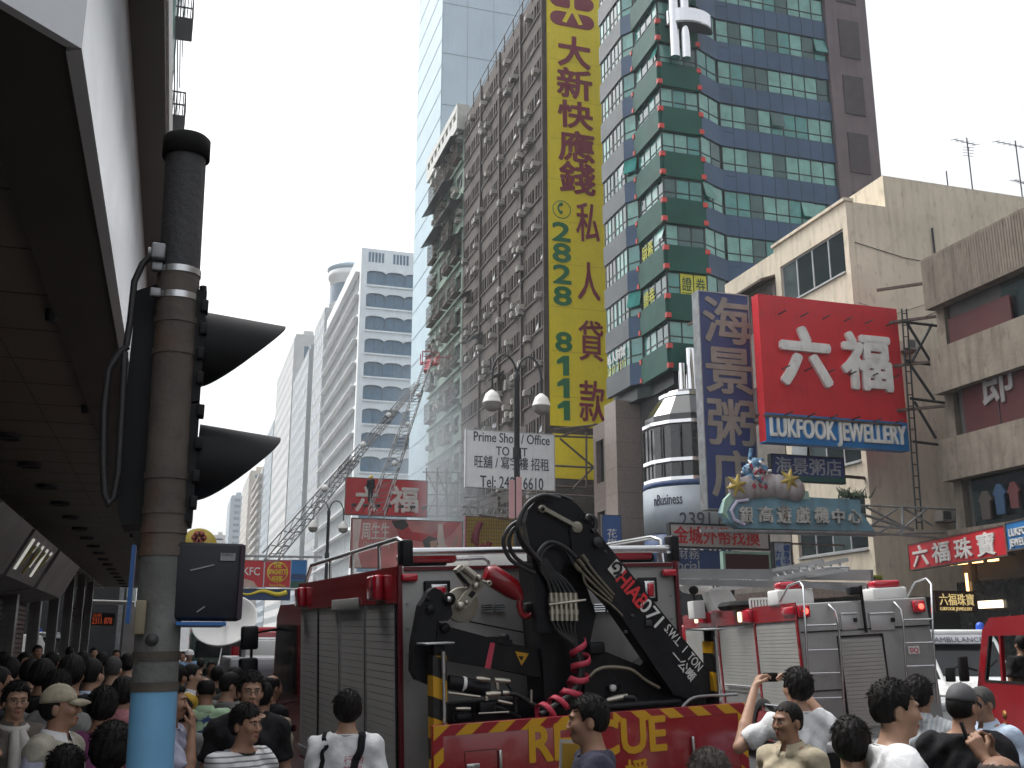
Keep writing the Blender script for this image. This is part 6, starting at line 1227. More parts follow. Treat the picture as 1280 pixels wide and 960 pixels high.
def visor(top, tip, tip2, low, nm='visor'):
    # cutaway hood: rings along its axis, whose lower part stops short
    P0t, P0b = A(*top, 3.66), A(*low, 3.66); Lt = A(*tip, 3.66); c0 = (P0t+P0b)/2; rad = (P0t-P0b).length/2; up = (P0t-P0b).normalized(); ax_ = (Lt-P0t); L_ = ax_.length; ax_.normalize(); yv = Vector((0, 1, 0)); b = MB(); n = 28; rings = []
    for lay in (1., .93):
        rows = []
        for j in range(9):
            t = j/8; row = []
            for i in range(n):
                a = 2*math.pi*i/n; up_f = (1+math.cos(a+.35))/2; l = L_*(.04+.96*up_f**.9)*t; rr = rad*lay*(1-.06*t)
                row.append(c0+up*math.cos(a)*rr*(1)+yv*math.sin(a)*rr+ax_*l+up*(.0)*t)
            rows.append(row)
        rings.append(rows)
    for lay, rows in enumerate(rings):
        b.add([p for r in rows for p in r], [(j*n+i, j*n+(i+1) % n, (j+1)*n+(i+1) % n, (j+1)*n+i) for j in range(8) for i in range(n)], 0, True)
    e = rings[0][8]+rings[1][8]; b.add(e, [(i, (i+1) % n, n+(i+1) % n, n+i) for i in range(n)], 0, True)
    return b.build(nm, m_sig, hd)
visor((257, 392), (356, 407), (354, 416), (248, 484)); visor((250, 531), (350, 545), (348, 553), (240, 627))
b = MB(); P = [A(x, y, 3.5) for x, y in ((199, 316), (190, 318), (178, 330), (168, 352), (163, 400), (158, 432))]; b.tube(P, .011, 8); P = [A(x, y, 3.5) for x, y in ((160, 433), (150, 440), (136, 462), (130, 510), (129, 580), (131, 618), (136, 631), (142, 622), (148, 590), (152, 520), (156, 440))]; b.tube(P, .011, 8); b.build('signal_cable', m_hose, T6)
q = A(197, 317, 3.5); MB().bbox(q.x-.02, 3.47, q.z-.025, q.x+.025, 3.53, q.z+.03, .006).tube([q, q+Vector((-.03, 0, -.0))], .02, 8).build('cable_clamp', m_steel, T6)
a, c = A(170, 750, 3.44), A(180, 793, 3.44); MB().bbox(a.x, 3.44, c.z, c.x, 3.5, a.z, .004).build('junction_cover', M('cover_beige', (.25, .21, .14), .6, var=.15), T6)
# black box sign and blue plate on the pole
a, c = A(218, 677, 3.5), A(302, 776, 3.5); t = thing('sign_case', 'black square sign case seen from behind, clamped to the pole', 'sign', (a.x, 3.5, c.z))
m_case = M('case_navy', (.009, .01, .016), .45, var=.2, dirt=((.03, .03, .04), .3)); MB().bbox(a.x, 3.5, c.z, c.x, 3.62, a.z, .012).build('case', m_case, t)
MB().box(c.x-.016, 3.493, c.z+.005, c.x-.002, 3.499, a.z-.005).build('edge_strip', M('case_purple', (.035, .015, .03), .4, var=.1), t)
s0, s1 = A(276, 691, 3.492), A(294, 701, 3.492); s = MB().box(s0.x, 3.494, s1.z, s1.x, 3.4995, s0.z).build('sticker', M('sticker_grey', (.34, .34, .34), .6, var=.1), t)
MB().text('PUBLIC', (s0.x+.005, 3.493, s1.z+.016), XP, (0, 0, 1), .035, .007, .001).build('lettering', m_ink, s)
b = MB()
for x0, y0, x1, y1 in ((238, 713, 268, 706), (246, 765, 256, 758)): p, q = A(x0, y0, 3.497), A(x1, y1, 3.497); b.bar(p, q, .006, .004)
b.build('scratch', m_steel, t)
a, c = A(189, 776, 3.46), A(291, 780, 3.46); b = MB().box(on(1.9).x+.05, 3.46, c.z-.004, c.x-.02, 3.9, a.z-.002); p, q = A(165, 681, 3.6), A(173, 779, 3.6); b.box(p.x, 3.6, q.z, p.x+.012, 3.7, p.z)
tag(b.build('street_plate', M('plate_blue', (.03, .16, .5), .35, var=.05)), 'blue street plate edge below and left of the black sign case', 'sign')
# ================================================================== PEOPLE: one signed-distance body each, skinned by surface nets
from mathutils.bvhtree import BVHTree
def surface_nets(xs, ys, zs, D):
    S = D < 0; nx, ny, nz = D.shape
    c = [S[i:nx-1+i, j:ny-1+j, k:nz-1+k] for i in (0, 1) for j in (0, 1) for k in (0, 1)]
    allin = c[0].copy(); anyin = c[0].copy()
    for q in c[1:]: allin &= q; anyin |= q
    act = anyin & ~allin; idx = np.argwhere(act)
    if len(idx) == 0: return np.zeros((0, 3)), []
    num = -np.ones(act.shape, np.int64); num[tuple(idx.T)] = np.arange(len(idx))
    i, j, k = idx.T; cv = {(a, b, d): D[i+a, j+b, k+d] for a in (0, 1) for b in (0, 1) for d in (0, 1)}
    acc = np.zeros((len(idx), 3)); cnt = np.zeros(len(idx)); G_ = (xs, ys, zs); ijk = (i, j, k)
    for ax_ in range(3):
        o = [q for q in range(3) if q != ax_]
        for a in (0, 1):
            for b in (0, 1):
                k0 = [0, 0, 0]; k0[o[0]] = a; k0[o[1]] = b; k1 = list(k0); k1[ax_] = 1
                v0, v1 = cv[tuple(k0)], cv[tuple(k1)]; m = (v0 < 0) != (v1 < 0)
                t = np.where(m, v0/np.where(m, v0-v1, 1), 0)
                p = np.zeros((len(idx), 3))
                for q in range(3):
                    if q == ax_: p[:, q] = G_[q][ijk[q]]*(1-t)+G_[q][ijk[q]+1]*t
                    else: p[:, q] = G_[q][ijk[q]+k0[q]]
                acc += p*m[:, None]; cnt += m
    V = acc/cnt[:, None]; F = []
    for ax_ in range(3):
        o = [(1, 2), (2, 0), (0, 1)][ax_]
        s0 = [slice(None)]*3; s1 = [slice(None)]*3; s0[ax_] = slice(0, -1); s1[ax_] = slice(1, None)
        A_, B_ = S[tuple(s0)], S[tuple(s1)]; E_ = np.argwhere(A_ != B_)
        E_ = E_[(E_[:, o[0]] > 0) & (E_[:, o[1]] > 0) & (E_[:, o[0]] < D.shape[o[0]]-1) & (E_[:, o[1]] < D.shape[o[1]]-1)]
        if len(E_) == 0: continue
        fl = A_[tuple(E_.T)]; q = []
        for da, db in ((0, 0), (-1, 0), (-1, -1), (0, -1)):
            e = E_.copy(); e[:, o[0]] += da; e[:, o[1]] += db; q.append(num[tuple(e.T)])
        q = np.stack(q, 1); q[~fl] = q[~fl][:, ::-1]; F.append(q)
    return V, np.concatenate(F)
class Field:
    def __init__(s, xs, ys, zs):
        s.x, s.y, s.z = np.array(xs), np.array(ys), np.array(zs); s.D = np.full((len(xs), len(ys), len(zs)), .3)
    def op(s, fn, lo, hi, k, sub=False, pad=.09, cut=False):
        I = [slice(max(0, np.searchsorted(g, l-pad)), np.searchsorted(g, h+pad)) for g, l, h in zip((s.x, s.y, s.z), lo, hi)]
        if min(i.stop-i.start for i in I) <= 0: return s
        X, Y_, Z = np.meshgrid(s.x[I[0]], s.y[I[1]], s.z[I[2]], indexing='ij', sparse=True); d = fn(X, Y_, Z); a = s.D[tuple(I)]
        if sub: d = -d; h = np.clip(.5-.5*(a-d)/k, 0, 1); s.D[tuple(I)] = a*(1-h)+d*h+k*h*(1-h)
        else: h = np.clip(.5+.5*(a-d)/k, 0, 1); s.D[tuple(I)] = a*(1-h)+d*h-k*h*(1-h)
        return s
    def ell(s, c, r, k=.02, sub=False, T=None, nz=0):
        r = np.array(r); rm = max(r)
        def fn(X, Y_, Z):
            if T is not None: X, Y_, Z = T(X, Y_, Z)
            u, v, w = (X-c[0])/r[0], (Y_-c[1])/r[1], (Z-c[2])/r[2]; k0 = np.sqrt(u*u+v*v+w*w); k1 = np.sqrt((u/r[0])**2+(v/r[1])**2+(w/r[2])**2)
            return k0*(k0-1)/np.maximum(k1, 1e-6)
        e = rm+.06 if T is not None else 0
        if T is not None: q = T.inv(c); return s.op(fn, [v-e for v in q], [v+e for v in q], k, sub, .03)
        return s.op(fn, [c[i]-r[i] for i in range(3)], [c[i]+r[i] for i in range(3)], k, sub)
    def cone(s, a, b, ra, rb, k=.03, T=None, sub=False):
        a, b = np.array(a, float), np.array(b, float); ab = b-a; L = ab.dot(ab)
        def fn(X, Y_, Z):
            if T is not None: X, Y_, Z = T(X, Y_, Z)
            t = np.clip(((X-a[0])*ab[0]+(Y_-a[1])*ab[1]+(Z-a[2])*ab[2])/L, 0, 1)
            return np.sqrt((X-a[0]-ab[0]*t)**2+(Y_-a[1]-ab[1]*t)**2+(Z-a[2]-ab[2]*t)**2)-(ra+(rb-ra)*t)
        A_, B_ = (T.inv(a), T.inv(b)) if T is not None else (a, b); r = max(ra, rb)
        return s.op(fn, np.minimum(A_, B_)-r, np.maximum(A_, B_)+r, k, sub)
    def mesh(s, name, mat, scale, par=None, cut=None, smooth=True, wob=None):
        D = s.D
        X, Y_, Z = np.meshgrid(s.x, s.y, s.z, indexing='ij', sparse=True)
        if wob is not None: D = D+wob(X, Y_, Z)
        if cut is not None: D = np.maximum(D, cut(X, Y_, Z))
        V, F = surface_nets(s.x, s.y, s.z, D); me = bpy.data.meshes.new(name); me.from_pydata((V*scale).tolist(), [], F.tolist() if len(F) else [])
        me.materials.append(mat); me.polygons.foreach_set('use_smooth', [True]*len(me.polygons)); me.update()
        o = bpy.data.objects.new(name, me); COL.objects.link(o)
        if par: o.parent = par
        return o
def axis_grid(lo, hi, fine, hf, hc):
    g = [lo]; 
    while g[-1] < hi:
        x = g[-1]; h = hf if any(a-hc <= x <= b for a, b in fine) else hc; g.append(x+h)
    return g
class HeadT:
    def __init__(s, yaw, pitch, roll=0, p=(0, .012, 1.49)):
        s.R = np.array(Euler((pitch, roll, yaw)).to_matrix()); s.p = np.array(p)
    def __call__(s, X, Y_, Z):
        a, b, c = X-s.p[0], Y_-s.p[1], Z-s.p[2]; R_ = s.R
        return R_[0, 0]*a+R_[1, 0]*b+R_[2, 0]*c+s.p[0], R_[0, 1]*a+R_[1, 1]*b+R_[2, 1]*c+s.p[1], R_[0, 2]*a+R_[1, 2]*b+R_[2, 2]*c+s.p[2]
    def inv(s, c): return s.R @ (np.array(c)-s.p)+s.p
def skin(tone): return M('skin_%d' % tone, [(.36, .2, .13), (.42, .25, .17), (.3, .165, .105), (.46, .29, .205)][tone], .5, var=.1, scale=14, spec=.4)
m_hairb = M('hair_black', (.009, .0075, .007), .55, var=.3, scale=60, spec=.18, bump=.25); m_hairg = M('hair_grey', (.05, .048, .046), .5, var=.4, scale=60, bump=.5); m_hairbr = M('hair_brown', (.035, .022, .016), .5, var=.4, scale=50, bump=.5)
m_lip = M('lips', (.3, .1, .085), .45, var=.1, scale=30); m_eyew = M('eye_white', (.6, .57, .53), .2, var=0); m_eyed = M('eye_iris', (.012, .008, .006), .12, var=0); m_specs = M('spectacle_frame', (.03, .03, .03), .3, .5, var=0); m_trou = M('trouser_dark', (.03, .03, .036), .85, var=.2, scale=6); m_trou2 = M('trouser_khaki', (.2, .17, .12), .85, var=.15, scale=6); m_jean = M('trouser_jeans', (.04, .06, .11), .85, var=.25, scale=9); m_shoe = M('shoe_dark', (.02, .02, .02), .4, var=.2)
def cloth(name, col, col2=None, axis=None, width=.05, duty=.5):
    if name in MATS: return MATS[name]
    if col2 is None: return M(name, col, .85, var=.1, scale=5, bump=.25, spec=.2)
    m = stripes(name, (*col, 1), (*col2, 1), width, axis, .85, 1-duty); return m
def hand(Fd, W, d, n, curl=.6, spread=0., sc=1., side=1):
    W, d, n = Vector(W), Vector(d).normalized(), Vector(n); n = (n-d*n.dot(d)).normalized(); l = d.cross(n)*side
    for i, (o, L1, L2) in enumerate(((-.030, .042, .034), (-.010, .047, .040), (.010, .043, .037), (.029, .034, .028))):
        kn = W+d*(.088-.004*abs(i-1))*sc+l*o*sc; Fd.cone(W+d*.015*sc+l*o*.5*sc, kn, .0155*sc, .0115*sc, .016)
        c1, c2 = curl*(1+.12*i), curl*(1.9+.15*i); sd = l*(o*spread*10)
        d1 = (d*math.cos(c1)+n*math.sin(c1)+sd).normalized(); d2 = (d*math.cos(c2)+n*math.sin(c2)+sd).normalized()
        m = kn+d1*L1*sc; Fd.cone(kn, m, .0102*sc, .0092*sc, .004); Fd.cone(m, m+d2*L2*sc, .0092*sc, .0078*sc, .004)
    b = W+d*.028*sc-l*.026*sc; m = b+(d*.6-l*.75+n*.35).normalized()*.042*sc; Fd.cone(b, m, .0135*sc, .0108*sc, .008); Fd.cone(m, m+(d*.85-l*.25+n*.4).normalized()*.032*sc, .0105*sc, .0085*sc, .004)
PEOPLE = []
def person(label, px, py, d, phi, H=None, head=(0, 0), hair='short', hcol=None, tone=0, shirt=None, collar=None, sleeve='short', trousers=None, arms=None, fat=1., face=True, specs=False, grp=None, ground=0., wob=1., hem=.86, hands_fine=False, seat=None, noface=False):
    top = EYE+ray(px, py)*d; Ht = H or (top.z-ground); s = Ht/1.735; az_ = math.atan2(top.x, top.y); rz = -az_+R(phi)
    T = HeadT(R(head[0]), R(head[1])); fat_ = fat
    J = {'sh': (.178*fat_, .02, 1.375), 'el': (.235*fat_, .045, 1.10), 'wr': (.225*fat_, -.05, .865)}
    Ar = {}
    for sd, nm in ((1, 'R'), (-1, 'L')):   # person's own left is +x when facing -y; 'R' here means +x
        a = (arms or {}).get(nm); sh = Vector((J['sh'][0]*sd, J['sh'][1], J['sh'][2]))
        el, wr = (Vector(a[0]), Vector(a[1])) if a else (Vector((J['el'][0]*sd, *J['el'][1:])), Vector((J['wr'][0]*sd, *J['wr'][1:])))
        hd = a[2] if a and len(a) > 2 else {}
        Ar[sd] = (sh, el, wr, hd)
    pts = [p for a in Ar.values() for p in a[:3]]+[Vector(a[2])+(a[2]-a[1]).normalized()*.19 for a in Ar.values()]
    lo = [min(-.25*fat_, min(p.x for p in pts)-.09), min(-.2*fat_, min(p.y for p in pts)-.09), -.02]; hi = [max(.25*fat_, max(p.x for p in pts)+.09), max(.2*fat_, max(p.y for p in pts)+.09), max(1.78, max(p.z for p in pts)+.09)]
    hf = .0062 if d < 9 else .01; fx, fy, fz = [(-.11, .11)], [(-.15, .13)], [(1.44, 1.77)]
    if hands_fine:
        for a in Ar.values():
            if a[3]:
                q = a[2]+(a[2]-a[1]).normalized()*.06
                fx.append((q.x-.11, q.x+.11)); fy.append((q.y-.11, q.y+.11)); fz.append((q.z-.11, q.z+.13))
    hc = .016 if d < 9 else .022
    gz = axis_grid(lo[2], 1.0, [f for f in fz if f[0] < 1.0], hf, .026)[:-1]; gz += axis_grid(gz[-1]+.02, hi[2], fz, hf, hc)
    Fd = Field(axis_grid(lo[0], hi[0], fx, hf, hc), axis_grid(lo[1], hi[1], fy, hf, hc), gz)
    def torso(Fq, g=0., kk=.06):
        w = fat_
        Fq.ell((0, .015, 1.235), (.158*w+g, .104*w+g, .215+g), kk); Fq.ell((0, .0, 1.03), (.142*w+g, .108*w*w+g, .2+g), kk); Fq.ell((0, .012, .9), (.162*w+g, .112*w+g, .15+g*.5), kk)
        for sd in (1, -1): Fq.cone((.02*sd, .028, 1.43), (J['sh'][0]*sd*.98, .02, 1.372), .048+g, .052+g, .05); Fq.ell((sd*.155*w, .02, 1.355), (.06+g, .06+g, .055+g), .04); Fq.ell((sd*.07*w, -.055*w, 1.27), (.07+g, .045+g, .06+g), .04)
    torso(Fd)
    Fd.cone((0, .03, 1.38), (0, .012, 1.50), .058, .052, .035)
    for sd, (sh, el, wr, hd) in Ar.items():
        Fd.cone(sh, el, .05*fat_**.5, .04*fat_**.5, .03); Fd.cone(el, el.lerp(wr, .35), .039, .04, .012); Fd.cone(el.lerp(wr, .35), wr, .04, .026, .02)
        dd = Vector(hd.get('d', (wr-el))); nn = Vector(hd.get('n', (-sd, -.2, 0))); hand(Fd, wr, dd, nn, hd.get('curl', .45), hd.get('spread', .0), 1.0, hd.get('side', sd))
    if seat is None:
        for sd in (1, -1): Fd.cone((.092*sd, .01, .88), (.1*sd, -.005, .5), .082, .055, .04); Fd.cone((.1*sd, -.005, .5), (.1*sd, .03, .09), .056, .036, .03); Fd.cone((.1*sd, .05, .035), (.115*sd, -.13, .028), .04, .03, .03)
    else:
        for sd in (1, -1): Fd.cone((.092*sd, .01, .88), (.12*sd, -.42, .9), .085, .06, .04); Fd.cone((.12*sd, -.42, .9), (.12*sd, -.46, .48), .058, .04, .03); Fd.cone((.12*sd, -.44, .46), (.12*sd, -.6, .44), .035, .03, .03)
    # head
    Fd.ell((0, .012, 1.632), (.0745, .094, .094), .02, T=T); Fd.ell((0, -.022, 1.565), (.058, .068, .078), .03, T=T); Fd.ell((0, -.068, 1.513), (.026, .024, .022), .025, T=T); Fd.cone((0, .01, 1.56), (0, .012, 1.45), .05, .05, .03, T=T)
    if not noface:
        for sd in (1, -1): Fd.ell((sd*.038, -.062, 1.582), (.028, .03, .03), .02, T=T); Fd.ell((sd*.031, -.1, 1.607), (.017, .013, .011), .012, True, T=T); Fd.ell((sd*.077, .014, 1.59), (.01, .021, .032), .006, T=T); Fd.ell((sd*.03, -.0845, 1.606), (.014, .009, .0095), .004, T=T); Fd.ell((sd*.013, -.104, 1.571), (.009, .011, .008), .006, T=T)
        Fd.ell((0, -.078, 1.632), (.052, .018, .014), .014, T=T); Fd.cone((0, -.088, 1.615), (0, -.1065, 1.578), .008, .0115, .01, T=T)
        Fd.ell((0, -.0915, 1.5435), (.022, .0105, .0065), .006, T=T); Fd.ell((0, -.089, 1.5325), (.019, .0105, .0075), .006, T=T); Fd.ell((0, -.104, 1.538), (.022, .008, .0018), .003, True, T=T)
    body = Fd.mesh('person', skin(tone), s); body.location = (top.x, top.y, ground) if seat is None else seat; body.rotation_euler = (0, 0, rz); tag(body, label, 'person', grp)
    me = body.data; me.materials.append(m_lip); co = np.empty(len(me.vertices)*3); me.vertices.foreach_get('co', co); co = co.reshape(-1, 3)/s
    hx, hy, hz = T(co[:, 0], co[:, 1], co[:, 2]); lipm = ((hx/.023)**2+((hz-1.538)/.0115)**2 < 1) & (hy < -.085) & (hy > -.12)
    vi = np.empty(len(me.polygons)*4, int); me.polygons.foreach_get('vertices', vi); mi = lipm[vi.reshape(-1, 4)].all(1).astype(int); me.polygons.foreach_set('material_index', mi)
    hp = lambda q: tuple(T.inv(q)*s)
    if face and not noface:
        for sd in (1, -1):
            b = MB(); nrm = Vector(T.R @ np.array((sd*.25, -1, 0)))
            b.lathe([(0, .0045), (.006, .004), (.0095, .002), (.0105, 0)], hp((sd*.031, -.0895, 1.606)), axis=nrm, seg=12, mi=0); b.v = [tuple(Vector(hp((sd*.031, -.0895, 1.606)))+(lambda q: Vector((q.x, q.y, q.z*.5)))(Vector(p)-Vector(hp((sd*.031, -.0895, 1.606))))) for p in b.v]
            b.lathe([(0, .0062), (.0045, .0058), (.005, .003)], hp((sd*.031, -.0895, 1.606)), axis=nrm, seg=10, mi=1); b.build('eye', [m_eyew, m_eyed], body, world=False)
            MB().tube([hp((sd*.014, -.0945, 1.6265)), hp((sd*.03, -.0935, 1.632)), hp((sd*.049, -.078, 1.627))], [.0035, .0042, .002], 6).build('eyebrow', m_hairb, body, world=False)
            MB().tube([hp((sd*.018, -.0925, 1.609)), hp((sd*.03, -.0945, 1.6125)), hp((sd*.044, -.083, 1.609))], [.0012, .0018, .0012], 5).build('eyelash', m_hairb, body, world=False)
    if specs:
        b = MB()
        for sd in (1, -1):
            b.tube([hp((sd*.033+.021*math.cos(a), -.112+.008*abs(math.cos(a)), 1.603+.014*math.sin(a))) for a in [2*math.pi*k/14 for k in range(14)]], .0016, 5, closed=True); b.tube([hp((sd*.054, -.104, 1.606)), hp((sd*.078, .0, 1.61))], .0016, 5)
        b.tube([hp((-.012, -.113, 1.606)), hp((.012, -.113, 1.606))], .0016, 5); b.build('spectacles', m_specs, body, world=False)
    # hair
    rn = random.Random(hash(label) % 9999 if False else sum(map(ord, label))); ph = [rn.uniform(0, 6.3) for _ in range(6)]
    hm = hcol or m_hairb
    if hair in ('short', 'thick', 'bob', 'bald', 'crew', 'side'):
        gr = {'short': .011, 'thick': .017, 'bob': .015, 'bald': .006, 'crew': .007, 'side': .015}[hair]
        c0 = T.inv((0, .01, 1.61)); h_ = .0055 if d < 9 else .009
        Hf = Field(np.arange(c0[0]-.15, c0[0]+.15, h_), np.arange(c0[1]-.16, c0[1]+.16, h_), np.arange(c0[2]-.19, c0[2]+.17, h_))
        Hf.ell((0, .016, 1.632), (.0755+gr, .094+gr, .094+gr*1.15), .02, T=T)
        if hair in ('thick', 'bob', 'side'): Hf.ell((0, .03, 1.60), (.078+gr*.6, .075+gr, .085), .03, T=T)
        if hair != 'bald': Hf.ell((0, .045, 1.565), (.058+gr*.3, .06, .055), .03, T=T)
        zb = {'short': 1.545, 'thick': 1.525, 'bob': 1.49, 'bald': 1.55, 'crew': 1.555, 'side': 1.535}[hair]
        def cutf(X, Y_, Z):
            x, y, z = T(X, Y_, Z); fr = 1.672 if hair != 'side' else 1.662+.25*x
            tuft = .004*np.sin(x*150+ph[0])+.004*np.sin(x*310+ph[1])
            face_ = np.minimum((-.028-.35*np.maximum(z-1.62, 0))-y, fr+tuft-z)       # in front of the hairline and below it
            side_ = np.minimum(np.minimum(.0+.3*(1.6-z)-y, 1.604-z), .05)          # sideburns stop above the ear
            ear_ = .03-np.sqrt(((np.abs(x)-.08)/1.)**2+(y-.008)**2+((z-1.587)*.8)**2)
            low = zb+.02*np.cos(x*20)*0+tuft*.5-z
            r_ = np.maximum(np.maximum(face_, low), np.maximum(side_*1., ear_*.9 if hair not in ('bob',) else -1))
            if hair == 'bald': r_ = np.maximum(r_, .055-np.sqrt(x*x+(y-.02)**2*.8)+.0*z) if True else r_
            if hair == 'bald': r_ = np.maximum(r_, -.035-y)
            return r_
        amp = {'short': .0013, 'thick': .0022, 'bob': .0016, 'bald': .0006, 'crew': .0007, 'side': .0016}[hair]
        def wobf(X, Y_, Z):
            x, y, z = T(X, Y_, Z); a = np.arctan2(x, y-.01)
            return amp*(np.sin(a*17+ph[2]+z*25)+.7*np.sin(a*31+z*60+ph[3])+.6*np.sin(z*120+a*9+ph[4])+.5*np.sin(x*210+y*140+ph[5]))+np.clip(1.585-z, 0, .08)*.3
        ho = Hf.mesh('hair', hm, s, body, cut=cutf, wob=wobf)
        if hair in ('thick', 'short', 'side', 'bob') and d < 8:    # loose locks breaking the outline
            b = MB(); n_ = 420
            for _ in range(n_):
                u, v = rn.uniform(-math.pi, math.pi), rn.uniform(.05, 1.35); dr = np.array((math.sin(v)*math.sin(u), math.sin(v)*math.cos(u), math.cos(v)))
                q = np.array((0, .016, 1.632))+dr*np.array((.0755+gr, .094+gr, .094+gr*1.15))*1.0
                if q[1] < -.06 and q[2] < 1.68: continue
                tg = np.array((dr[0]*.5+rn.uniform(-.4, .4), dr[1]*.5-.2, -.55+rn.uniform(-.2, .5))); e = q+(dr*.3+tg*.9)*rn.uniform(.014, .034)
                b.tube([hp(q-dr*.008), hp((q+e)/2+dr*.005), hp(e)], [.0026*s, .002*s, .0004], 3)
            b.build('loose_hair', hm, ho, world=False)
    if hair == 'cap':
        b = MB(); c = (0, .012, 1.645); cm = hcol
        def cp(u, v, r0=1.): return hp((.083*r0*math.sin(v)*math.sin(u), .012+.104*r0*math.sin(v)*math.cos(u), 1.64+.1*r0*math.cos(v)))
        rows = [[cp(2*math.pi*i/24, v) for i in range(24)] for v in [.01]+[1.62*k/8 for k in range(1, 9)]]
        b.add([p for r_ in rows for p in r_], [(j*24+i, j*24+(i+1) % 24, (j+1)*24+(i+1) % 24, (j+1)*24+i) for j in range(8) for i in range(24)], 0, True)
        br = []
        for k, (yy, zz, ww) in enumerate(((-.085, 1.648, .07), (-.12, 1.643, .068), (-.15, 1.632, .055), (-.168, 1.622, .03))):
            br.append([hp((ww*t, yy+.045*t*t*(1 if k else .6), zz-.018*t*t)) for t in [i/5-1 for i in range(11)]])
        up_ = [p for r_ in br for p in r_]; dn = [(p[0], p[1], p[2]-.005) for p in up_]
        fc = [(j*11+i, j*11+i+1, (j+1)*11+i+1, (j+1)*11+i) for j in range(3) for i in range(10)]
        b.add(up_, fc, 0, True); b.add(dn, fc, 0, True); b.lathe([(0, .006), (.006, .004), (.008, 0)], hp((0, .012, 1.74)), seg=8); co_ = b.build('cap', cm, body, world=False)
        sm = co_.modifiers.new('thickness', 'SOLIDIFY'); sm.thickness = .004
        c0 = T.inv((0, .01, 1.6)); Hf = Field(np.arange(c0[0]-.12, c0[0]+.12, .007), np.arange(c0[1]-.13, c0[1]+.14, .007), np.arange(c0[2]-.12, c0[2]+.09, .007)); Hf.ell((0, .022, 1.61), (.08, .096, .088), .02, T=T)
        def cutc(X, Y_, Z):
            x, y, z = T(X, Y_, Z); return np.maximum(np.maximum(1.535-z, z-1.65), np.maximum(-.012-y+0*z, .026-np.sqrt((np.abs(x)-.08)**2+(y-.008)**2+((z-1.587)*.8)**2)))
        Hf.mesh('hair', m_hairb, s, body, cut=cutc)
    # clothes
    sm_ = shirt or cloth('tee_grey', (.2, .2, .2)); g = .016
    gx = .0125 if d < 6 else (.015 if d < 9 else .022); Sf = Field(np.arange(lo[0], hi[0], gx), np.arange(lo[1], hi[1], gx), np.arange(.8, max(1.5, hi[2]), gx)); torso(Sf, g)
    Sf.cone((0, .03, 1.40), (0, .018, 1.47), .07, .066, .03)
    ends = []
    for sd, (sh, el, wr, hd) in Ar.items():
        if sleeve == 'none': continue
        e = sh.lerp(el, .78) if sleeve == 'short' else el
        Sf.cone(sh, e, .064*fat_**.5, .066 if sleeve == 'short' else .056, .035)
        if sleeve == 'long': Sf.cone(el, wr.lerp(el, .06), .056, .042, .02)
        ends.append((e if sleeve == 'short' else wr.lerp(el, .08), ((e-sh) if sleeve == 'short' else (wr-el)).normalized()))
    zn = 1.43 if collar else 1.415
    def cuts(X, Y_, Z):
        r_ = Z-(1.455+.42*np.minimum(Y_-.02, 0))+0*X
        r_ = np.where(Z > 1.62, np.maximum(r_, -1), r_); r_ = np.where(np.sqrt(X**2+Y_**2) > .118, -1., r_); r_ = np.maximum(r_, hem-Z)
        for (e, n) in ends: q = (X-e.x)*n.x+(Y_-e.y)*n.y+(Z-e.z)*n.z; far = np.sqrt((X-e.x)**2+(Y_-e.y)**2+(Z-e.z)**2); r_ = np.maximum(r_, np.where(far < .14, q, -1.))
        return r_
    p2 = [rn.uniform(0, 6.3) for _ in range(5)]
    def wobs(X, Y_, Z): return -.007+1.35*wob*(.0045*np.sin(Z*34+X*22+p2[0]+2*np.sin(X*9+p2[1]))+.004*np.sin(Z*19-X*31+Y_*25+p2[2])+.0025*np.sin(X*70+Z*25+p2[3])+.003*np.sin((Z+abs(X)*.8)*55+p2[4]))
    so_ = Sf.mesh('shirt', sm_, s, body, cut=cuts, wob=wobs)
    if sleeve == 'short' or sleeve == 'long': pass
    if collar is not None:
        b = MB(); rows = []
        for (rr, zz, dp) in ((.066, 1.492, 0), (.073, 1.495, 0), (.104, 1.437, .02), (.1, 1.43, .02)):
            rows.append([hp_((rr*math.sin(a), .02+rr*1.02*math.cos(a), zz-(.03 if dp else .022)*((1-math.cos(a))/2)**1.5*1.3), s) for a in [R(-165+330*i/24) for i in range(25)]])
        b.add([p for r_ in rows for p in r_], [(j*25+i, j*25+i+1, (j+1)*25+i+1, (j+1)*25+i) for j in range(3) for i in range(24)], 0, True); b.build('collar', collar, so_, world=False)
    elif not noface:
        b = MB(); b.tube([(.076*math.sin(a)*s, (.018+.08*math.cos(a))*s, (1.452-.028*((1-math.cos(a))/2)**1.4)*s) for a in [2*math.pi*i/26 for i in range(26)]], .0075*s, 6, closed=True); b.build('neckband', PB.get(label, sm_), so_, world=False)
    tm = trousers or m_trou; Tf = Field(np.arange(-.24, .24, .024), np.arange(-.75 if seat is not None else -.2, .21, .024), np.arange(.05, 1.02, .03)); w = fat_
    Tf.ell((0, .012, .9), (.176*w, .126*w, .16), .05)
    for sd in (1, -1):
        if seat is None: Tf.cone((.092*sd, .01, .88), (.1*sd, 0, .5), .1, .076, .04); Tf.cone((.1*sd, 0, .5), (.1*sd, .03, .08), .076, .066, .03)
        else: Tf.cone((.092*sd, .01, .88), (.12*sd, -.42, .9), .1, .08, .04); Tf.cone((.12*sd, -.42, .9), (.12*sd, -.46, .5), .078, .066, .03)
    Tf.mesh('trousers', tm, s, body, cut=lambda X, Y_, Z: np.maximum(Z-.99, .07-Z))
    if seat is None:
        for sd in (1, -1): MB().lathe([(.02, -.16), (.045, -.13), (.052, -.05), (.046, .06), (.03, .085)], (.108*sd*s, .0, .042*s), axis=(0, 1, 0), seg=10).build('shoe', m_shoe, body, world=False)
    PEOPLE.append((body, so_)); body['bbox_h'] = Ht
    del body['bbox_h']
    return body, so_, s, T
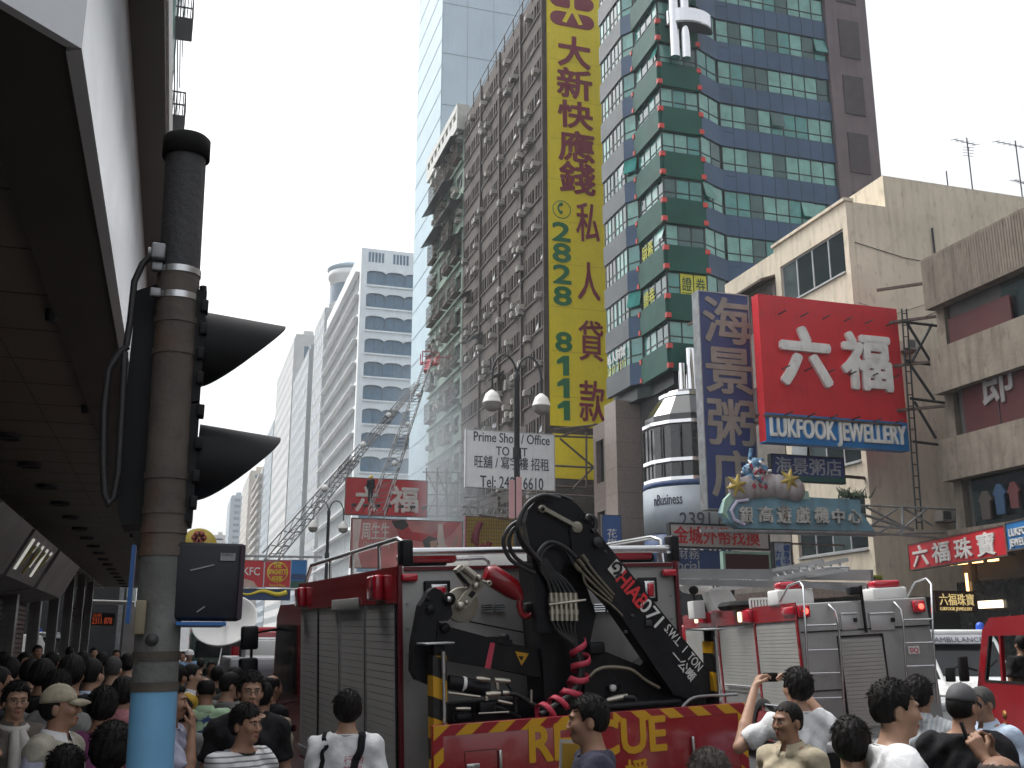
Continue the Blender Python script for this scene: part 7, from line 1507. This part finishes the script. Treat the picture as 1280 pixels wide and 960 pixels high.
def hp_(q, s): return (q[0]*s, q[1]*s, q[2]*s)
PB = {}
def decal(so_, name, mat, shapes, side=1, off=.004):   # flat print wrapped on the shirt: shapes in (x, z) metres seen from outside; side 1 = back, -1 = chest
    me = so_.data; bv = BVHTree.FromPolygons([v.co for v in me.vertices], [p.vertices for p in me.polygons]); b = MB()
    for V, F in shapes:
        P_ = []
        for x, z in V:
            h = bv.ray_cast(Vector((-x if side > 0 else x, .6*side, z)), Vector((0, -side, 0))); P_.append(h[0]+Vector((0, side*off, 0)) if h[0] else Vector((x, .1*side, z)))
        b.add(P_, F)
    return b.build(name, mat, so_, world=False, fix=False)
def strap(so_, name, mat, pts, w=.02, side=1):
    me = so_.data; bv = BVHTree.FromPolygons([v.co for v in me.vertices], [p.vertices for p in me.polygons]); P_ = []
    for i in range(len(pts)-1):
        for k in range(5): P_.append(Vector(pts[i]).lerp(Vector(pts[i+1]), k/5))
    P_.append(Vector(pts[-1])); b = MB(); Q = []
    for p in P_:
        h = bv.find_nearest(p); Q.append((h[0]+h[1]*.006, h[1]))
    rows = []
    for i, (p, n) in enumerate(Q):
        d_ = (Q[min(i+1, len(Q)-1)][0]-Q[max(i-1, 0)][0]).normalized(); x = d_.cross(n).normalized(); rows += [p-x*w, p+x*w, p+x*w+n*.004, p-x*w+n*.004]
    for i in range(len(Q)-1):
        a = rows[4*i:4*i+4]+rows[4*i+4:4*i+8]; b.add(a, [(0, 1, 5, 4), (1, 2, 6, 5), (2, 3, 7, 6), (3, 0, 4, 7)], 0, True)
    return b.build(name, mat, so_, world=False)
def txt_shape(s_, x0, z0, w, h, flip=False):
    g, f, _ = text_geo(s_, .012); keep = {}; V = []; F = []
    for q in f:
        if all(g[i][2] > .5 for i in q):
            F.append([keep.setdefault(i, len(keep)) for i in q])
    V = [None]*len(keep)
    for i, j in keep.items(): V[j] = (x0+g[i][0]*w, z0+g[i][1]*h)
    return V, F
# ------------------------------------------------------------------ who stands where
CR_L = 'people watching from the pavement under the canopy'; CR_M = 'people standing between the pole and the rescue truck'; CR_R = 'people standing behind the fire engine'
c_white = cloth('tee_white', (.76, .77, .78)); c_black = cloth('tee_black', (.016, .016, .018)); c_beige = cloth('polo_beige', (.46, .4, .29)); c_navy = cloth('tee_navygrey', (.055, .055, .085)); c_lblue = cloth('shirt_pale_blue', (.5, .6, .74)); c_green = cloth('shirt_mint', (.4, .56, .37)); c_mag = cloth('tee_magenta', (.23, .07, .17)); c_pink = cloth('shirt_pink', (.46, .2, .22)); c_grey = cloth('tee_grey', (.2, .2, .195)); c_yell = cloth('tee_yellow', (.5, .32, .04)); c_jack = cloth('jacket_taupe', (.13, .115, .1)); c_vest = cloth('vest_stone', (.42, .4, .33)); c_dgrey = cloth('tee_charcoal', (.05, .05, .05)); c_khaki = cloth('shirt_khaki', (.33, .29, .22)); c_blue = cloth('shirt_police_blue', (.2, .33, .5))
c_bw = cloth('tee_striped', (.72, .72, .72), (.2, .2, .22), (0, 0, 1), .03, .3); c_vs = cloth('shirt_fine_stripe', (.5, .5, .5), (.36, .4, .44), (1, .0, .12), .03); c_lav = cloth('shirt_lavender', (.42, .43, .55)); m_cap = M('cap_stone', (.43, .38, .28), .85, var=.18, scale=30, bump=.3); m_capg = M('cap_grey', (.09, .09, .095), .7, var=.15, scale=20)
PB['man in a white T-shirt with thin grey stripes and dark neckband'] = c_dgrey
P = person
# between pole and truck
q = P('man in a white T-shirt with thin grey stripes and dark neckband', 309, 880, 6.4, 38, head=(12, 0), hair='side', tone=0, shirt=c_bw, grp=CR_M, fat=1.02)
q = P('tall young man in black T-shirt with glasses behind the striped T-shirt', 315, 840, 7.3, 8, hair='thick', tone=1, shirt=c_black, specs=True, grp=CR_M, fat=1.12)
q = P('balding man seen from behind in mint green shirt printed with sharks', 259, 846, 9.2, 178, head=(10, 12), hair='bald', tone=2, shirt=c_green, collar=c_green, grp=CR_M, fat=1.05)
def shark(x, z, k, fl=1):
    o = [(-.16, 0), (-.1, .02), (-.04, .03), (-.03, .075), (.0, .035), (.06, .022), (.12, .01), (.15, .05), (.145, .0), (.16, -.03), (.11, -.008), (.05, -.02), (.03, -.06), (.0, -.025), (-.08, -.022)]
    return ([(x+a*k*fl, z+b*k) for a, b in o], [tuple(range(len(o)))])
s_ = q[2]; decal(q[1], 'shark_print', M('print_blue', (.06, .1, .26), .8, var=.2), [shark(.03*s_, 1.26*s_, .85), shark(.02*s_, 1.37*s_, .6, -1), shark(-.08*s_, 1.12*s_, .5), shark(.09*s_, 1.04*s_, .55, -1), shark(-.12*s_, 1.27*s_, .35), shark(.0*s_, .95*s_, .5)])
P('man holding a hand to his mouth just right of the pole in pale blue shirt', 217, 853, 7.2, 75, hair='short', tone=0, shirt=c_lav, grp=CR_M, arms={'L': ((-.2, -.2, 1.12), (-.06, -.165, 1.43), {'d': (.12, .05, 1), 'n': (.2, 1, .1), 'curl': .35, 'side': -1})}, hands_fine=True)
P('person in a mustard yellow T-shirt partly behind the pole', 223, 829, 10.4, 150, hair='short', shirt=c_yell, grp=CR_M)
q = P('man in white shirt with dark shoulder strap looking right', 242, 829, 11., 80, head=(10, 0), hair='crew', tone=3, shirt=c_white, collar=c_white, grp=CR_M); strap(q[1], 'strap', c_black, [(.1*q[2], .15, 1.4*q[2]), (0, .16, 1.25*q[2]), (-.14*q[2], .1, 1.0*q[2])], .022)
P('man in grey T-shirt turned away beside the mint green shirt', 286, 840, 10.2, 150, head=(-40, 10), hair='short', tone=1, shirt=c_grey, grp=CR_M)
P('dark haired head just behind the grey T-shirt', 295, 834, 11.6, 170, hair='thick', shirt=c_dgrey, grp=CR_M)
P('balding man in dark shirt close to the truck mirror', 340, 843, 10.2, 130, head=(0, 8), hair='bald', tone=2, shirt=c_black, grp=CR_M)
P('person in khaki shirt behind the tall man in black', 330, 852, 8.6, 165, hair='short', shirt=c_khaki, grp=CR_M)
P('person with dark hair farther down the pavement filming with raised camera', 272, 832, 13.5, 175, hair='short', shirt=c_dgrey, grp=CR_M)
P('person in grey-brown shirt behind the hand-to-mouth man', 228, 872, 7.9, 160, hair='short', shirt=c_grey, grp=CR_M)
for i, (x, y, d, ph, sh, lab) in enumerate(((237, 812, 27, 20, c_blue, 'distant officer in blue wearing a white helmet left of the dish'), (229, 814, 30, -20, c_green, 'distant person in green near the white helmet'), (252, 823, 22, 160, c_dgrey, 'distant dark haired person below the satellite dish'), (265, 826, 19, 10, c_grey, 'distant onlooker in grey below the satellite dish'))):
    q = P(lab, x, y, d, ph, hair='short', shirt=sh, grp=CR_M, face=False)
    if i == 0: MB().lathe([(.12, -.02), (.115, .05), (.08, .1), (0, .125)], (0, 0, 1.63*q[2]), seg=16).build('helmet', m_white, q[0], world=False)
# left of the pole, under the canopy
q = P('young person with glasses, taupe jacket and long pale scarf', 23, 852, 7.2, 20, head=(-8, 0), hair='bob', tone=1, shirt=c_jack, collar=c_jack, sleeve='long', specs=True, grp=CR_L); s_ = q[2]
m_scf = cloth('scarf_pale', (.5, .48, .45)); b = MB(); b.tube([(.085*s_*math.sin(a), (.015+.09*math.cos(a))*s_, (1.43+.015*math.cos(a))*s_) for a in [2*math.pi*k/16 for k in range(16)]], .028*s_, 8, closed=True)
b.tube([(.02*s_, -.09*s_, 1.41*s_), (.03*s_, -.15*s_, 1.33*s_), (.035*s_, -.165*s_, 1.15*s_), (.04*s_, -.15*s_, .92*s_)], [.03*s_, .045*s_, .045*s_, .03*s_], 8).tube([(-.02*s_, -.09*s_, 1.41*s_), (-.03*s_, -.15*s_, 1.3*s_), (-.03*s_, -.165*s_, 1.1*s_)], [.03*s_, .04*s_, .035*s_], 8); b.build('scarf', m_scf, q[0], world=False)
q = P('man in stone coloured cap and sleeveless vest looking right', 80, 855, 6.1, 62, head=(18, -4), hair='cap', hcol=m_cap, tone=0, shirt=c_vest, collar=c_white, sleeve='none', grp=CR_L, fat=1.05); s_ = q[2]
b = Field(np.arange(-.36, .36, .014), np.arange(-.2, .25, .014), np.arange(.95, 1.5, .014))
for sd in (1, -1): b.cone((.178*sd*1.05, .02, 1.375), (.235*sd*1.05, .04, 1.15), .062, .062, .03)
b.mesh('shirt_sleeve', c_lav, s_, q[0])
P('person in magenta T-shirt with short black hair seen from behind', 131, 859, 6.8, 172, hair='thick', shirt=c_mag, grp=CR_L)
P('person in pink shirt standing behind the pole', 156, 846, 8.2, 165, hair='thick', shirt=c_pink, collar=c_pink, grp=CR_L)
P('man in light blue shirt with back of head turned slightly right', 117, 822, 8.6, 140, head=(10, 0), hair='crew', tone=1, shirt=c_lblue, collar=c_lblue, grp=CR_L)
P('grey haired person behind the light blue shirt', 143, 820, 11., 165, hair='crew', hcol=m_hairg, tone=3, shirt=c_grey, grp=CR_L)
P('large dark head at the foot of the picture left of the pole', 142, 903, 4.6, 176, hair='thick', shirt=c_dgrey, grp=CR_L, face=False)
P('dark rounded head at the foot of the picture below the stone cap', 84, 931, 4.5, 178, hair='short', shirt=c_dgrey, grp=CR_L, face=False)
P('person in pale shirt cut off by the lower left corner', -22, 905, 5.2, 100, hair='short', shirt=c_white, grp=CR_L)
P('man in profile with shaved nape at the left edge', 1, 832, 7.9, 85, head=(15, 0), hair='crew', tone=2, shirt=c_black, grp=CR_L)
dk = [(14, 822, 10.5, 170, 'thick', 'dark haired onlooker behind the man at the left edge'), (40, 823, 9.7, 165, 'short', 'onlooker with round black hair between the glasses and the cap'), (56, 824, 9., 150, 'thick', 'onlooker with a sliver of lit cheek behind the stone cap'), (92, 819, 8.2, 160, 'thick', 'onlooker with large black head of hair behind the stone cap and light blue shirt'), (33, 815, 13, 30, 'short', 'farther onlooker facing the camera in deep shade'), (66, 814, 13.5, 170, 'short', 'farther onlooker seen from behind in deep shade'), (104, 813, 14.5, 178, 'crew', 'farther onlooker in front of the shop pillars'), (129, 815, 15.5, 160, 'short', 'farther onlooker to the left of the officer in blue'), (5, 815, 15, 175, 'thick', 'farther onlooker at the left edge by the shutters'), (160, 817, 14, 170, 'thick', 'farther onlooker hidden mostly by the pole'), (74, 838, 7.7, 168, 'thick', 'onlooker with black hair touching the top of the stone cap'), (48, 806, 21, 20, 'short', 'distant onlooker by the grey shutters'), (88, 808, 24, 170, 'short', 'distant onlooker below the lit shop sign'), (118, 809, 26, 10, 'short', 'distant onlooker near the pillars under the canopy')]
for x, y, d, ph, hr, lab in dk: P(lab, x, y, d, ph, hair=hr, shirt=[c_black, c_dgrey, c_grey, c_navy][x % 4], grp=CR_L, face=d < 10 and ph < 100, tone=x % 3)
P('distant officer in light blue shirt under the far end of the canopy', 146, 812, 27, 10, hair='short', shirt=c_blue, grp=CR_L, face=False)
# in front of the trucks
q = P('man from behind in white T-shirt with red print and a black shoulder strap', 435, 863, 6.9, 184, head=(0, 0), hair='thick', tone=1, shirt=c_white, grp=CR_R, fat=1.0); s_ = q[2]
decal(q[1], 'shirt_print', M('print_red', (.55, .12, .16), .8, var=.15), [txt_shape('行動', -.02*s_, 1.27*s_, .13*s_, .055*s_), txt_shape('隊員', -.02*s_, 1.205*s_, .13*s_, .055*s_)])
strap(q[1], 'strap', c_black, [(-.1*s_, .06*s_, 1.45*s_), (-.09*s_, .15*s_, 1.36*s_), (-.03*s_, .16*s_, 1.2*s_), (.08*s_, .15*s_, .98*s_), (.12*s_, .15*s_, .9*s_)], .024); strap(q[1], 'strap', c_black, [(.13*s_, .04*s_, 1.44*s_), (.15*s_, .13*s_, 1.35*s_), (.17*s_, .1*s_, 1.22*s_), (.17*s_, .06*s_, 1.1*s_)], .014)
q = P('man in navy T-shirt in profile holding a yellow envelope', 736, 868, 5.5, -84, head=(-6, 4), hair='short', tone=0, shirt=c_navy, grp=CR_R, fat=1.02, arms={'L': ((-.25, -.06, 1.1), (-.2, -.3, 1.2), {'d': (0.1, -1, .2), 'n': (.9, -.1, 0), 'curl': 1.0})}); s_ = q[2]
e = q[0]; hw = Matrix.Translation(e.location) @ Euler(e.rotation_euler).to_matrix().to_4x4() @ Vector((-.19*s_, -.39*s_, 1.25*s_))
pc = ay(722, 955, hw.y); tE = thing('envelope', 'yellow envelope with pale edge in the hand of the man in navy', 'envelope', tuple(pc), (0, R(2), R(-12)))
MB().box(-.085, -.004, -.12, .085, .004, .105).build('sheet', M('envelope_yellow', (.5, .3, .03), .6, var=.06), tE, world=False); MB().box(-.1, .005, -.13, .1, .008, .125).build('folder', M('folder_pale', (.5, .5, .5), .5, var=.05), tE, world=False)
P('blurred brown-black head rising at the foot of the red tailboard', 886, 936, 4.3, 178, hair='side', hcol=m_hairbr, shirt=c_dgrey, grp=CR_R, face=False)
q = P('man in white shirt with both arms raised taking a photograph', 994, 835, 7.4, 205, head=(8, -4), hair='thick', tone=1, shirt=c_white, grp=CR_R, arms={'R': ((.40, -.08, 1.22), (.17, -.3, 1.60), {'d': (-.5, -.2, .8), 'n': (-.6, .0, -.5), 'curl': .8}), 'L': ((-.36, -.05, 1.24), (-.12, -.27, 1.62), {'d': (.6, -.2, .7), 'n': (.6, 0, -.5), 'curl': .8})}, hands_fine=True); s_ = q[2]
e = q[0]; Mx = Matrix.Translation(e.location) @ Euler(e.rotation_euler).to_matrix().to_4x4(); cpos = Mx @ Vector((.03*s_, -.345*s_, 1.665*s_))
tC = thing('compact_camera', 'small black camera held up by the man with raised arms', 'camera', tuple(cpos), tuple(e.rotation_euler)); MB().bbox(-.055, -.012, -.032, .055, .014, .032, .006).build('camera_body', m_rub, tC, world=False); MB().tube([(0, -.012, 0), (0, -.035, 0)], [.022, .018], 14).build('lens', m_blk, tC, world=False)
P('lean man in beige polo shirt looking left', 983, 876, 6.4, -38, head=(-8, 0), hair='crew', tone=2, shirt=c_beige, collar=c_beige, grp=CR_R)
P('person with bushy black hair and pale green collar seen from behind', 1062, 897, 5.0, 182, hair='thick', tone=1, shirt=c_green, collar=c_green, grp=CR_R)
q = P('young man in white T-shirt with a cord round his neck looking right', 1115, 849, 4.9, 104, head=(6, 3), hair='short', tone=1, shirt=c_white, grp=CR_R, fat=1.02); s_ = q[2]
MB().tube([(.078*s_*math.sin(a), (.022+.082*math.cos(a))*s_, (1.455-.05*((1-math.cos(a))/2)**1.2)*s_) for a in [2*math.pi*i/24 for i in range(24)]], .003, 6, closed=True).build('cord', c_dgrey, q[0], world=False); b = MB(); T_ = q[3]; b.tube([tuple(T_.inv((.083, .0, 1.585))*s_), tuple(T_.inv((.08, -.01, 1.54))*s_), (.07*s_, -.06*s_, 1.42*s_)], .0022, 5); b.build('earphone_wire', m_white, q[0], world=False)
P('man from behind in pale finely striped shirt near the fire engine', 1147, 845, 7.4, 165, head=(-10, 0), hair='thick', tone=2, shirt=c_vs, collar=c_vs, grp=CR_R)
P('man in grey cap and black T-shirt seen from behind', 1199, 854, 6.2, 172, head=(-25, 4), hair='cap', hcol=m_capg, tone=0, shirt=c_black, grp=CR_R, fat=1.05)
P('older man with grey hair in pale blue shirt looking down left', 1227, 857, 7.7, -35, head=(-12, 10), hair='crew', hcol=m_hairg, tone=2, shirt=c_lblue, collar=c_lblue, grp=CR_R, fat=1.05)
P('out of focus bald brown head at the lower right corner', 1248, 941, 3.3, 175, hair='bald', hcol=m_hairbr, tone=2, shirt=c_dgrey, grp=CR_R, face=False)
q = P('person at the right edge raising a hand with a phone', 1322, 840, 5.4, -95, hair='short', tone=2, shirt=c_dgrey, grp=CR_R, arms={'L': ((-.22, -.16, 1.12), (-.1, -.36, 1.33), {'d': (0, -.4, .9), 'n': (.8, -.3, 0), 'curl': .9}), 'R': ((.22, -.16, 1.12), (.12, -.36, 1.33), {'d': (0, -.4, .9), 'n': (-.8, -.3, 0), 'curl': .9})}, hands_fine=True); s_ = q[2]
e = q[0]; Mx = Matrix.Translation(e.location) @ Euler(e.rotation_euler).to_matrix().to_4x4(); tC = thing('mobile_phone', 'black mobile phone in the raised hand at the right edge', 'phone', tuple(Mx @ Vector((.0, -.455*s_, 1.435*s_))), (R(15), 0, e.rotation_euler.z)); MB().bbox(-.03, -.006, -.055, .03, .006, .055, .005).build('case', m_rub, tC, world=False)
sp = Matrix.Translation(RL) @ Matrix.Rotation(al, 4, 'Z') @ Vector((.42, -.58, .55))
q = P('driver at the window of the red cab raising a hand to his face', 1267, 797, 9.6, -70, H=1.68, hair='short', tone=0, shirt=c_dgrey, grp=CR_R, seat=tuple(sp), arms={'L': ((-.22, -.2, 1.15), (-.08, -.24, 1.42), {'d': (.1, .2, 1), 'n': (.3, 1, 0), 'curl': .7})}, face=False)
q[0].rotation_euler.z = math.pi+al
q = P('firefighter in dark kit and yellow helmet standing on the steep ladder', 464, 594, 68, 150, H=1.8, ground=0., hair='none', shirt=c_black, sleeve='long', face=False, noface=True); q[0].location.z = (EYE+ray(464, 594)*68).z-1.8
MB().lathe([(.15, -.03), (.13, .05), (.09, .11), (0, .14)], (0, 0, 1.66), seg=14).build('helmet', M('helmet_yellow', (.7, .5, .03), .35, var=.05), q[0], world=False)
